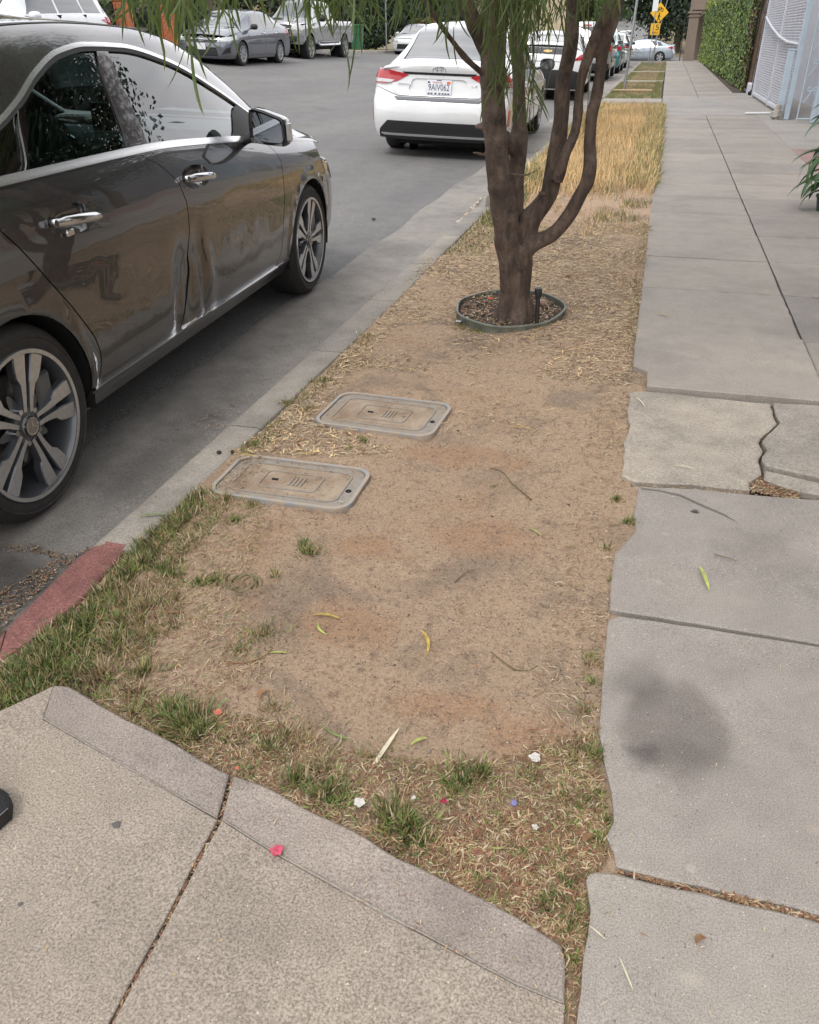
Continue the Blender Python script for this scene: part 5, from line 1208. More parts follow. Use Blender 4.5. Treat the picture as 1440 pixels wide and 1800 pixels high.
lift_top = [(-2.45, 1.0), (-2.25, 1.10), (-2.05, 1.16), (-1.6, 1.28), (-1.1, 1.39), (-.5, 1.435), (-.1, 1.435), (.3, 1.40), (.7, 1.27), (1.1, 1.10), (1.35, .99), (1.7, .93), (2.1, .83), (2.35, .7)]
vehicle('parked_liftback', 'white liftback with black tailgate band and gold bow tie badge, ahead of the white sedan', 'car', (-2.84, 23.7, -0.10, -0.03, 0.0, 0.045),
        sedan(top=lift_top, rprof=[(0.1, -2.15), (0.3, -2.26), (0.6, -2.30), (0.9, -2.26), (1.04, -2.16), (1.10, -2.08), (1.36, -1.35), (2.2, -1.0)], rear=-2.28, qend=-1.9, roof_end=-1.25, rw_base=-1.84, details=rear_simple('liftback')), group='cars parked along the near kerb')
suv_top = [(-2.40, 1.60), (-2.2, 1.66), (-1.6, 1.71), (-.6, 1.73), (0, 1.725), (.4, 1.68), (.8, 1.50), (1.2, 1.26), (1.45, 1.13), (1.8, 1.08), (2.2, .98), (2.4, .85)]
suv_belt = [(-2.4, 1.10), (-1.2, 1.09), (0, 1.06), (.9, 1.03), (1.3, 1.0), (1.8, .93), (2.2, .84), (2.4, .7)]
def suv(**k):
    d = dict(top=suv_top, belt=suv_belt, Wr=0.62, gh=0.5, sill=0.28, rprof=[(0.1, -2.12), (0.35, -2.28), (0.6, -2.30), (1.08, -2.24), (1.2, -2.18), (1.6, -1.98), (2.2, -1.8)], rear=-2.28, rw=0.34, arch=0.39, qend=-1.92, roof_end=-1.95, rw_base=None, cowl=1.42, wind_top=.42,
             windows=[dict(poly=[(-.20, 6.0), (.82, 6.0), (.60, 6.6), (.38, 7.0), (-.20, 7.0)]), dict(poly=[(-1.12, 6.0), (-.28, 6.0), (-.26, 7.0), (-1.05, 7.0)]), dict(poly=[(-1.80, 6.0), (-1.18, 6.0), (-1.12, 7.0), (-1.65, 7.0)])], wheel=W_WIDE,
             shuts=[[(.82, .38), (.92, .55), (.94, .80), (.88, 1.028)], [(-.20, .38), (-.20, .7), (-.24, 1.06)], [(-.96, .38), (-1.0, .6), (-1.14, .85), (-1.16, 1.088)]])
    return sedan(**{**d, **k})
vehicle('parked_suv', 'tall silver car with dark rear window and upright red lamps, ahead of the white liftback', 'car', (-2.74, 32.9, -0.09, 0, 0, 0.03), suv(paint=M['p_silver'], details=rear_simple('suv')), group='cars parked along the near kerb')
vehicle('parked_sedan', 'teal sedan mostly hidden behind the silver sport utility car', 'car', (-2.72, 39.2, -0.10, 0, 0, 0.03), sedan(paint=M['p_teal'], details=rear_simple('sedan')), group='cars parked along the near kerb')
vehicle('parked_sedan', 'pearl white sedan at the far end of the near kerb row', 'car', (-2.70, 45.4, -0.10, 0, 0, 0.03), sedan(paint=M['p_pearl'], details=rear_simple('sedan')), group='cars parked along the near kerb')
vehicle('crossing_sedan', 'pale blue silver sedan standing side on beyond the end of the sidewalk', 'car', (-1.895, 67.72, -0.49, -1.532, 0.0, 0.0), sedan(paint=M['p_iceblue'], details=rear_simple('sedan'), wheel=W_WIDE, wsmat=M['darkglass']))

def camry_details(root, B, EF, ER, face, side, strip, outline):
    P = M['p_bluegrey']
    face('front_bumper', EF, outline(EF, 1.88, .20, .72), P, step=0.05)
    face('upper_grille', EF, [(-.46, .60), (.46, .60), (.56, .66), (.50, .70), (-.50, .70), (-.56, .66)], M['blackp'], off=0.008)
    face('chrome_bar', EF, [(-.58, .70), (-.48, .665), (.48, .665), (.58, .70), (.56, .715), (.46, .685), (-.46, .685), (-.56, .715)], M['chrome'], off=0.016)
    face('lower_grille', EF, [(-.52, .27), (.52, .27), (.48, .48), (-.48, .48)], M['blackp'], off=0.008)
    for zz in (.31, .36, .41): face('grille_bar', EF, [(-.50, zz), (.50, zz), (.50, zz+.012), (-.50, zz+.012)], M['rimdark'], off=0.014)
    face('fog_lamp_surround', EF, [(.62, .30), (.84, .36), (.84, .50), (.74, .46)], M['blackp'], off=0.006, mirror=True)
    face('headlight', EF, [(.50, .62), (.82, .64), (.87, .70), (.87, .76), (.66, .73), (.54, .69)], M['clearlens'], off=0.012, mirror=True)
    for sg in (1, -1): side('headlight', [(1.88, .64), (1.88, .74), (1.64, .80), (1.70, .72)], sg, M['clearlens'], off=0.004)
    three_oval_badge(EF, 0, .685, root, 1.6); number_plate(EF, 0, .50, root)
    face('rear_bumper', ER, outline(ER, -2.04, .22, 1.0), P); face('tail_lamp', ER, [(.5, .78), (.885, .80), (.885, .95), (.55, .92)], M['redlens'], off=0.01, mirror=True)
    for sg in (1, -1): side('tail_lamp', [(-2.04, .80), (-1.84, .86), (-1.86, .95), (-2.04, .95)], sg, M['redlens'], off=0.004); side('sill_moulding', [(.95, .235), (-.95, .235), (-.95, .25), (.95, .25)], sg, M['chrome'], off=0.012)
    wing_mirror(root, M['blackp'], 0.98, 0.70, 1.02, 1.1); handles(root, B, (-.12, -1.02), .86, M['chrome'])
vehicle('parked_sedan', 'blue grey sedan facing the camera, parked across the street by the orange pillars', 'car', (-13.05, 26.1, 0.585, PI, 0.0, -0.050),
        sedan(paint=M['p_bluegrey'], details=camry_details, step=0.07, top=[(a, b*1.02) for a, b in sedan()['top']]), group='cars parked across the street')
def suvw(root, B, EF, ER, face, side, strip, outline):
    rear_simple('suv')(root, B, EF, ER, face, side, strip, outline)
    for sg in (1, -1): side('tail_lamp', [(-1.96, 1.0), (-1.70, 1.06), (-1.96, 1.10)], sg, M['redlens'], off=0.005)
vehicle('parked_crossover', 'white crossover across the street beyond the roof of the dented sedan', 'car', (-12.6, 15.6, 0.60, 3.08, 0, -0.045), suv(paint=M['p_white'], details=suvw, top=[(a, b*1.03) for a, b in suv_top], belt=[(a, b+.06) for a, b in suv_belt],
        windows=[dict(poly=[(-.20, 6.0), (.82, 6.0), (.60, 6.6), (.38, 7.0), (-.20, 7.0)], mat=M['paleglass']), dict(poly=[(-1.12, 6.0), (-.28, 6.0), (-.26, 7.0), (-1.05, 7.0)], mat=M['paleglass']), dict(poly=[(-1.80, 6.0), (-1.18, 6.0), (-1.12, 7.0), (-1.65, 7.0)], mat=M['paleglass'])]), group='cars parked across the street')
vehicle('parked_sedan', 'pearl white sedan across the street partly hidden behind the white sedan', 'car', (-13.0, 47.5, 0.42, PI, 0, -0.03), sedan(paint=M['p_pearl'], details=rear_simple('sedan')), group='cars parked across the street')
def truck_details(root, B, EF, ER, face, side, strip, outline):
    P = M['p_silver']
    face('front_bumper', EF, [(-.98, .55), (.98, .55), (.98, .80), (-.98, .80)], M['chrome'], off=0.03)
    face('nose_panel', EF, outline(EF, 2.5, .62, 1.25), P, off=0.0)
    face('grille', EF, [(-.55, .84), (.55, .84), (.55, 1.13), (-.55, 1.13)], M['blackp'], off=0.012); face('grille_bar', EF, [(-.56, .96), (.56, .96), (.56, 1.02), (-.56, 1.02)], M['chrome'], off=0.02)
    face('headlight', EF, [(.60, .86), (.96, .86), (.96, 1.12), (.60, 1.12)], M['clearlens'], off=0.02, mirror=True)
    face('lower_intake', EF, [(-.5, .48), (.5, .48), (.5, .60), (-.5, .60)], M['blackp'], off=0.035)
    face('tailgate', ER, outline(ER, -2.85, .66, 1.30), P)
    for sg in (1, -1):
        st = MB(); st.tube([(sg*0.98, 1.1, .58), (sg*1.0, 1.0, .52), (sg*1.0, -1.1, .52), (sg*0.98, -1.2, .58)], 0.045, 8); st.build('side_step', M['chrome'], root, smooth=True)
        side('window_trim', None, sg, M['gloss'], off=0.006, tpoly=[(.95, 6.0), (.62, 7.0), (.70, 7.05), (1.02, 6.0)])
    bd = MB(); bd.box((0, -1.85, 1.12), (1.62, 2.0, 0.04)); bd.build('load_bed', M['void'], root)
    wing_mirror(root, M['blackp'], 1.10, 0.95, 1.36, 1.5); handles(root, B, (-.02,), 1.12, M['chrome'])
truck = sedan(top=[(-3.0, 1.315), (-.98, 1.325), (-.90, 1.50), (-.80, 1.86), (-.6, 1.93), (-.1, 1.95), (.4, 1.92), (.62, 1.84), (1.0, 1.55), (1.3, 1.34), (1.5, 1.285), (2.2, 1.25), (2.75, 1.18)],
              belt=[(-3.0, 1.29), (-.95, 1.29), (0, 1.24), (1.0, 1.20), (1.5, 1.17), (2.3, 1.12), (2.75, 1.0)], plan=[(-3.0, .96), (0, .985), (2.2, .98), (2.75, .93)], Wr=.66, gh=.5, sill=.55, rocker=.12, wb=3.64, arch=.50, rw=.41, front=2.72, rear=-2.98, dF=.30, dR=.10,
              fprof=[(.1, 2.6), (.5, 2.70), (1.0, 2.72), (1.2, 2.66), (2.2, 2.5)], rprof=[(.1, -2.95), (1.3, -2.98), (2.2, -2.9)],
              shuts=[[(1.12, .67), (1.14, .9), (1.10, 1.19)], [(-.28, .67), (-.28, .9), (-.30, 1.25)], [(-.88, .67), (-.88, .9), (-.88, 1.285)]], cowl=1.45, qend=-.96, wind_top=.52, roof_end=-.80, rw_base=-.93, cowl_bow=.1,
              windows=[dict(poly=[(-.24, 6.0), (.98, 6.0), (.60, 7.0), (-.24, 7.0)]), dict(poly=[(-.80, 6.0), (-.32, 6.0), (-.32, 7.0), (-.76, 7.0)])], paint=M['p_silver'], wheel=W_BIG, wx=1.0, details=truck_details, step=0.09, bedlabel='cargo bed side')
vehicle('parked_pickup_truck', 'raised silver pickup truck with chrome bumper parked behind the blue grey sedan', 'pickup truck', (-13.55, 32.9, 0.56, PI, 0, -0.05), truck, group='cars parked across the street')
# small cars far down the street
for i, (x, y, c, lb) in enumerate(((-4.2, 92, 'p_white', 'white sedan far down the road beyond the cross street'), (-6.5, 104, 'p_silver', 'silver sedan farthest down the road'), (-9.5, 86, 'p_dark', 'dark blue sedan on the road beyond the cross street'))):
    vehicle('distant_sedan', lb, 'car', (x, y, float(road_z(x, y))+0.01, PI if x < -6 else 0, 0.036 if x > -6 else -0.036, 0), sedan(paint=M[c], details=rear_simple('sedan'), step=0.2), group='cars far down the road')
for w_ in (W_TWIN, W_STAR, W_WIDE, W_BIG):
    for ch in list(w_.children): bpy.data.objects.remove(ch)
    bpy.data.objects.remove(w_)
# ------------------------------------------------------------ the multi-stemmed street tree
m, nt, b = new_mat('smooth_brown_bark'); n = NT(m)
g = n.noise(22, 6, 0.65, 0.4, stretch=(1, 1, 0.35)); c = n.ramp(g, [(0.3, (0.035, 0.026, 0.021)), (0.5, (0.095, 0.065, 0.047)), (0.7, (0.165, 0.118, 0.09))])
rings = n.noise(60, 3, 0.6, 0.6, stretch=(0.35, 0.35, 1.6)); c = n.mix(n.math('MULTIPLY', n.gray(rings, 0.60, 0.70, 0, 0.6), n.gray(n.noise(6, 3), .45, .6)), c, (0.035, 0.023, 0.018))
c = n.mix(n.gray(n.noise(7, 5, .7), 0.52, 0.66, 0, 0.55), c, (0.20, 0.155, 0.125)); c = n.mix(n.gray(n.noise(13, 5, .75), 0.56, 0.64, 0, 0.7), c, (0.03, 0.022, 0.018)); n.color(c); n.rough(0.85); n.bump(n.mix(0.12, n.mix(.45, g, n.noise(70, 5, .8, stretch=(1, 1, .35))), rings), 1.0, 0.02); M['bark'] = m
def leafmat(name, a, b2, back=0.25):
    m, nt, bs = new_mat(name); n = NT(m); oi = n.node('ShaderNodeObjectInfo'); r = n.math('FRACT', n.math('ADD', oi.outputs['Random'], n.noise(2.5, 2)))
    n.color(n.ramp(r, [(0.1, a), (0.9, b2)])); n.rough(0.5); bs.inputs['Specular IOR Level'].default_value = 0.4
    tr = n.node('ShaderNodeBsdfTranslucent'); tr.inputs[0].default_value = (*[min(1, c*1.8) for c in b2], 1); mx = n.node('ShaderNodeMixShader'); mx.inputs[0].default_value = back
    out = nt.nodes.get('Material Output'); n.L.new(bs.outputs[0], mx.inputs[1]); n.L.new(tr.outputs[0], mx.inputs[2]); n.L.new(mx.outputs[0], out.inputs[0]); return m
M['leaf'] = leafmat('long_green_leaf', (0.034, 0.062, 0.016), (0.11, 0.15, 0.04))
M['twig'] = plain('green_brown_twig', (0.13, 0.10, 0.05), 0.8)
TY = 3.9
def limb_pts(pts, dy=0.0, dy1=None):
    out = []; rad = []; k = len(pts)
    for i, (px, py, w) in enumerate(pts):
        y = TY+dy+((dy1 if dy1 is not None else dy)-dy)*i/max(1, k-1); p = AY(px, py, y); out.append(p)
        d = ray(px, py); depth = (y/d[1]); rad.append(w*0.5*depth/F_PX)
    return out, rad
def smooth_path(P, R, step=0.03):
    P = np.array(P); R = np.array(R); s = np.concatenate([[0], np.cumsum(np.linalg.norm(np.diff(P, axis=0), axis=1))])
    fx = [pch(s, P[:, i]) for i in range(3)]; fr = pch(s, R); q = np.arange(0, s[-1], step); return np.stack([f(q) for f in fx], 1), fr(q)
limbs = []
limbs.append(limb_pts([(899, 588, 84), (901, 566, 74), (904, 545, 62), (907, 515, 55), (908, 485, 54), (906, 455, 58), (905, 430, 50)]))
A = limb_pts([(906, 500, 40), (897, 450, 45), (889, 400, 46), (880, 330, 44), (872, 250, 42), (867, 180, 42), (866, 100, 43), (868, 40, 45), (872, 0, 46)], 0.0, -0.05); A[0].append(A[0][-1]+np.array([0.03, 0.0, 0.35])); A[1].append(A[1][-1]*0.9); A[0].append(A[0][-1]+np.array([0.08, -0.1, 0.6])); A[1].append(A[1][-1]*0.75); A[0].append(A[0][-1]+np.array([0.2, -0.2, 0.8])); A[1].append(0.012)
limbs.append(A)
A2 = limb_pts([(868, 110, 32), (856, 88, 30), (842, 60, 29), (828, 30, 29), (812, 0, 29)], -0.02, -0.15); A2[0].append(A2[0][-1]+np.array([-0.25, -0.1, 0.45])); A2[1].append(0.028); A2[0].append(A2[0][-1]+np.array([-0.5, -0.3, 0.6])); A2[1].append(0.010); limbs.append(A2)
A3 = limb_pts([(862, 138, 12), (846, 124, 11), (820, 100, 11), (795, 68, 10), (772, 38, 10), (745, 0, 9)], -0.03, -0.3); A3[0].append(A3[0][-1]+np.array([-0.4, -0.3, 0.4])); A3[1].append(0.006); A3[0].append(A3[0][-1]+np.array([-0.6, -0.3, 0.25])); A3[1].append(0.003); limbs.append(A3)
Bm = limb_pts([(910, 470, 30), (907, 400, 30), (907, 317, 30), (912, 267, 32), (913, 205, 24), (911, 150, 22), (909, 80, 22), (906, 0, 21)], 0.06, 0.22); Bm[0].append(Bm[0][-1]+np.array([0.0, 0.15, 0.6])); Bm[1].append(0.022); Bm[0].append(Bm[0][-1]+np.array([-0.1, 0.2, 0.8])); Bm[1].append(0.008); limbs.append(Bm)
limbs.append(limb_pts([(880, 232, 18), (893, 250, 22), (907, 266, 24)], 0.02, 0.10))
Cm = limb_pts([(915, 470, 30), (924, 425, 38), (932, 388, 39), (952, 361, 35), (966, 335, 32), (971, 305, 31), (978, 270, 31), (984, 215, 28), (989, 164, 27), (997, 110, 26), (1004, 62, 26), (1012, 0, 27)], 0.04, 0.15); Cm[0].append(Cm[0][-1]+np.array([0.08, 0.1, 0.6])); Cm[1].append(0.02); Cm[0].append(Cm[0][-1]+np.array([0.2, 0.1, 0.7])); Cm[1].append(0.006); limbs.append(Cm)
C2 = limb_pts([(976, 318, 22), (992, 280, 20), (1010, 233, 18), (1017, 180, 17), (1024, 140, 18), (1033, 104, 19), (1050, 58, 21), (1067, 25, 22), (1080, 0, 21)], 0.05, 0.0); C2[0].append(C2[0][-1]+np.array([0.15, 0.0, 0.4])); C2[1].append(0.02); C2[0].append(C2[0][-1]+np.array([0.5, 0.1, 0.7])); C2[1].append(0.006); limbs.append(C2)
D = limb_pts([(918, 450, 26), (941, 425, 27), (969, 411, 26), (997, 380, 25), (1019, 344, 25), (1033, 317, 25), (1037, 289, 23), (1036, 247, 20), (1039, 205, 20), (1047, 172, 20), (1053, 140, 20), (1063, 85, 21), (1076, 35, 22), (1087, 0, 22)], 0.02, 0.05); D[0].append(D[0][-1]+np.array([0.12, 0.05, 0.5])); D[1].append(0.02); D[0].append(D[0][-1]+np.array([0.4, 0.0, 0.8])); D[1].append(0.006); limbs.append(D)
# broken stubs and twigs on the stems
limbs.append(limb_pts([(856, 232, 12), (842, 222, 10), (832, 226, 5)], -0.03)); limbs.append(limb_pts([(965, 342, 8), (957, 340, 9), (948, 340, 8)], 0.0)); limbs.append(limb_pts([(862, 280, 6), (845, 272, 5), (828, 268, 3)], -0.03))
limbs.append(limb_pts([(893, 304, 5), (920, 308, 4), (945, 300, 3), (962, 282, 3)], -0.06))
tree = empty('street_tree', tuple(AY(905, 565, TY)*np.array([1, 1, 0])), label='multi-stemmed street tree with smooth brown trunks and hanging narrow leaves', cat='tree')
tb = MB(); base = np.array(tree.location)
for li, (P, R) in enumerate(limbs):
    Pp, Rr = smooth_path(P, R, 0.022)
    Rr = np.maximum(Rr, 0.003); s = np.arange(len(Rr)); Rr = Rr*(1+0.07*(vnoise(s*0.23+li*7.1, s*0+li)-0.5)*2+0.05*(vnoise(s*0.9+li*3.1, s*0+li)-0.5))
    for kn in range(3):                   # knots
        c0 = rng.integers(3, max(4, len(s)-3)); Rr = Rr*(1+(0.12 if li else 0.0)*np.exp(-((s-c0)/1.3)**2))
    jit = np.stack([vnoise(s*0.16+li*5, s*0+i*9.0)-0.5 for i in range(3)], 1)*0.010; Pp = Pp+jit
    if li == 0: jit2 = 0
    tb.tube([tuple(p-base) for p in Pp], list(Rr), 14 if Rr.max() > 0.02 else 8)
# root flare
for a in np.linspace(0, 2*PI, 7)[:-1]:
    tb.tube([(0.045*math.cos(a), 0.045*math.sin(a), 0.10), (0.068*math.cos(a), 0.068*math.sin(a), 0.03), (0.105*math.cos(a)-.01, 0.105*math.sin(a), -0.03)], [0.036, 0.034, 0.02], 8)
trunk = tb.build('trunk', M['bark'], tree, smooth=True)
md = trunk.modifiers.new('remesh', 'REMESH'); md.mode = 'VOXEL'; md.voxel_size = 0.0065; md.use_smooth_shade = True
ms = trunk.modifiers.new('smooth', 'SMOOTH'); ms.factor = 0.5; ms.iterations = 3
dg = bpy.context.evaluated_depsgraph_get(); dg.update(); me = bpy.data.meshes.new_from_object(trunk.evaluated_get(dg)); trunk.modifiers.clear(); trunk.data = me; me.materials.clear(); me.materials.append(M['bark'])
me.polygons.foreach_set('use_smooth', [True]*len(me.polygons))

def leaf_mesh(L, w, bend, twist, fold=0.25, seg=6):
    V = []; F = []
    p = np.zeros(3); ang = 0.0
    for i in range(seg+1):
        t = i/seg; hw = w*0.5*(math.sin(PI*min(1, t*0.93+0.07))**0.6 if t < 1 else 0.02)
        tw = twist*t; a = np.array([math.cos(tw), math.sin(tw), 0])
        V += [tuple(p-a*hw), tuple(p+np.array([0, 0, 0])+np.array([-a[1], a[0], 0])*hw*fold), tuple(p+a*hw)]
        ang = bend*t; p = p+np.array([0, math.sin(ang), -math.cos(ang)])*L/seg
    for i in range(seg):
        for k in range(2): F.append((3*i+k, 3*i+k+1, 3*i+k+4, 3*i+k+3))
    me = bpy.data.meshes.new('leaf'); me.from_pydata(V, [], F); me.materials.append(M['leaf']); me.polygons.foreach_set('use_smooth', [True]*len(F)); return me
leaves = [leaf_mesh(L, w, bd, tw) for L, w, bd, tw in ((.13, .0085, .5, .3), (.11, .0075, -.4, -.5), (.15, .0085, .9, .8), (.12, .008, .2, 0), (.09, .007, -.8, .6), (.14, .0075, 1.2, -.4))]
# hanging sprays: (pixel of the lowest tip, depth, length, leaves, leaf scale)
sprays = [(237, 55, 2.25, 15), (225, 28, 2.3, 10), (262, 78, 2.2, 13), (284, 60, 2.5, 14), (316, 45, 2.4, 11), (345, 150, 2.1, 12), (338, 95, 2.2, 13), (372, 30, 2.6, 9), (408, 78, 2.3, 14), (392, 60, 2.5, 8), (436, 14, 2.5, 6), (462, 10, 2.6, 6), (498, 8, 2.7, 6), (517, 45, 2.6, 13), (545, 62, 2.6, 13), (560, 40, 2.8, 8), (575, 55, 2.6, 12), (602, 128, 2.7, 16), (628, 108, 2.6, 12), (612, 60, 2.9, 10), (650, 55, 2.8, 12), (662, 30, 2.9, 7), (690, 18, 3.0, 6), (722, 10, 3.1, 5),
          (786, 100, 3.3, 13), (798, 88, 3.35, 9), (840, 20, 3.3, 6), (871, 190, 3.45, 15), (885, 140, 3.4, 13), (872, 120, 3.3, 9), (908, 150, 3.35, 9), (893, 180, 3.4, 8), (860, 60, 3.5, 10), (902, 232, 3.6, 16), (925, 215, 3.6, 14), (895, 90, 3.5, 12), (940, 70, 3.5, 12), (960, 62, 3.5, 11), (930, 150, 3.55, 10), (945, 250, 3.7, 10), (935, 275, 3.75, 6), (1012, 255, 3.75, 5), (1020, 280, 3.7, 4), (1046, 95, 3.7, 9), (1058, 60, 3.7, 8), (1030, 20, 3.6, 5), (1098, 10, 3.6, 4), (1002, 20, 3.6, 5)]
nl = 0; tw = MB(); LIM = 296; extra = []
for (px, py, Y, cnt) in sprays:
    tip = AY(px, py, Y); Lh = 0.22+0.02*cnt
    top = tip+np.array([rng.uniform(-.10, .16), rng.uniform(-.05, .12), Lh+0.25])
    ctrl = [top, top*0.35+tip*0.65+np.array([rng.uniform(-.02, .02), 0, 0.02]), tip+np.array([0, 0, 0.09])]
    P, R = smooth_path(ctrl, [0.0022, 0.0016, 0.0008], 0.02); tw.tube([tuple(p-base) for p in P], list(R), 4)
    # carry the twig on up into the crown
    tw.tube([tuple(top-base), tuple(top+np.array([rng.uniform(-.1, .3), 0.2, 0.5])-base), tuple((top*0.6+np.array([-.4, 3.6, 2.9])*0.4)-base)], [0.0022, 0.004, 0.009], 5)
    for k in range(cnt):
        t = 1-(k/cnt)**1.15*0.85; i = min(len(P)-1, int(t*(len(P)-1))); p = P[i]-base
        rot = (rng.uniform(-.45, .45)-0.05, rng.uniform(-.5, .5), rng.uniform(0, 2*PI)); s = rng.uniform(.8, 1.25)*(1.12 if Y < 2.7 else 0.95)
        if nl < LIM:
            o = link('leaf', leaves[int(rng.integers(6))], tree, tuple(p), rot, (s*.92, s, s*1.1)); nl += 1
        else: extra.append((p, rot, s))
tw.build('twig', M['twig'], tree)
# crown: many narrow leaves through its volume, above the picture
def blades(P, D, L, W, up=(0, 0, 1), bend=0.3, seg=2):
    """P base points, D unit directions, L lengths, W widths -> verts, quads"""
    n_ = len(P); side = np.cross(D, rng.normal(size=(n_, 3))); side /= np.linalg.norm(side, axis=1)[:, None]+1e-9
    nb = np.cross(D, side); V = []; 
    for i in range(seg+1):
        t = i/seg; c = P+D*L[:, None]*t+nb*(L*bend*t*t)[:, None]; w = W*(0.75 if i == 0 else (1.0 if i < seg else 0.08)); V += [c-side*w[:, None]*0.5, c+side*w[:, None]*0.5]
    V = np.stack(V, 1).reshape(-1, 3); k = np.arange(n_)*(2*(seg+1)); F = []
    for i in range(seg): F.append(np.stack([k+2*i, k+2*i+1, k+2*i+3, k+2*i+2], 1))
    return V, np.concatenate(F)
cc = []; 
for _ in range(46):
    a = rng.uniform(0, 2*PI); r_ = 1.9*math.sqrt(rng.uniform()); z = rng.uniform(1.95, 4.4); cc.append((-.45+r_*math.cos(a), 3.75+r_*math.sin(a)*0.95, z))
cc = np.array(cc); cc = cc[(cc[:, 2] > 1.75+0.12*np.maximum(0, cc[:, 1]-3.9)+0.25*np.maximum(0, cc[:, 1]-3.2))]
Pc = cc[rng.integers(len(cc), size=15000)]+rng.normal(size=(15000, 3))*np.array([.28, .28, .24]); Pc = Pc[Pc[:, 2] > 1.62+0.30*np.maximum(0, Pc[:, 1]-2.5)]
Dc = rng.normal(size=(len(Pc), 3))*0.45+np.array([0, 0, -1.0]); Dc /= np.linalg.norm(Dc, axis=1)[:, None]
V, F = blades(Pc-base, Dc, rng.uniform(.08, .15, len(Pc)), rng.uniform(.008, .012, len(Pc)))
tag(link('crown', mesh_from('crown', V, F, M['leaf'], smooth=True), tree), kind='stuff')
bb = MB()
for q in cc[::2]:
    bb.tube([tuple(np.array([-.55, 3.85, 1.9])-base+rng.normal(size=3)*0.12), tuple((q+np.array([-.5, 3.85, 1.9]))/2-base+rng.normal(size=3)*0.08), tuple(q-base)], [0.018, 0.011, 0.004], 5)
bb.build('crown_branches', M['bark'], tree)
# leaves crowding the top edge of the picture
Q = []
for (x0, x1, y1, Y0, Y1, cnt) in ((225, 420, 34, 2.1, 2.6, 130), (500, 665, 42, 2.5, 3.0, 140), (700, 780, 25, 3.0, 3.3, 60), (845, 965, 70, 3.35, 3.7, 260), (855, 900, 160, 3.45, 3.6, 120), (895, 945, 215, 3.55, 3.75, 170), (940, 1000, 60, 3.6, 3.8, 70), (1000, 1100, 20, 3.5, 3.8, 60), (770, 810, 40, 3.2, 3.5, 50)):
    for _ in range(cnt):
        t = rng.uniform()**1.3; Q.append(AY(rng.uniform(x0, x1), -60+(y1+60)*t, rng.uniform(Y0, Y1)))
Q = np.array(Q); Q[:, 2] += 0.05; Dq = rng.normal(size=(len(Q), 3))*0.33+np.array([0, 0, -1.0]); Dq /= np.linalg.norm(Dq, axis=1)[:, None]
V, F = blades(Q-base, Dq, rng.uniform(.09, .14, len(Q)), rng.uniform(.0048, .0072, len(Q)), bend=0.22, seg=4)
tag(link('low_foliage', mesh_from('low_foliage', V, F, M['leaf'], smooth=True), tree), kind='stuff')
# ------------------------------------------------------------ grass, straw, litter and small things
M['g1'] = plain('green_grass_blade', (0.11, 0.165, 0.045), 0.6, var=0.45, vscale=14)
M['g2'] = plain('yellow_green_blade', (0.22, 0.24, 0.075), 0.65, var=0.35, vscale=14)
M['g3'] = plain('dry_straw_blade', (0.36, 0.26, 0.14), 0.75, var=0.35, vscale=20)
M['g4'] = plain('brown_dead_blade', (0.21, 0.125, 0.07), 0.85, var=0.4, vscale=20)
M['g5'] = plain('golden_dry_grass', (0.74, 0.54, 0.28), 0.75, var=0.30, vscale=1.1)
M['g6'] = plain('pale_bleached_straw', (0.46, 0.375, 0.25), 0.75, var=0.25, vscale=30)
M['g7'] = plain('reddish_leaf_bits', (0.20, 0.085, 0.05), 0.8, var=0.4, vscale=30)
GM = [M['g1'], M['g2'], M['g3'], M['g4'], M['g5'], M['g6'], M['g7']]
def pick(nn, w): w = np.array(w, float); return rng.choice(len(w), size=nn, p=w/w.sum())
def in_px_poly(px_poly, cnt, z=-0.015):
    P = np.array(PX(px_poly, z)); x0, y0 = P.min(0); x1, y1 = P.max(0); out = []
    k = 0
    while k < cnt:
        x = rng.uniform(x0, x1, cnt*2); y = rng.uniform(y0, y1, cnt*2); m_ = inpoly(x, y, P); out.append(np.stack([x[m_], y[m_]], 1)); k += m_.sum()
        if m_.sum() == 0: break
    return np.concatenate(out)[:cnt]
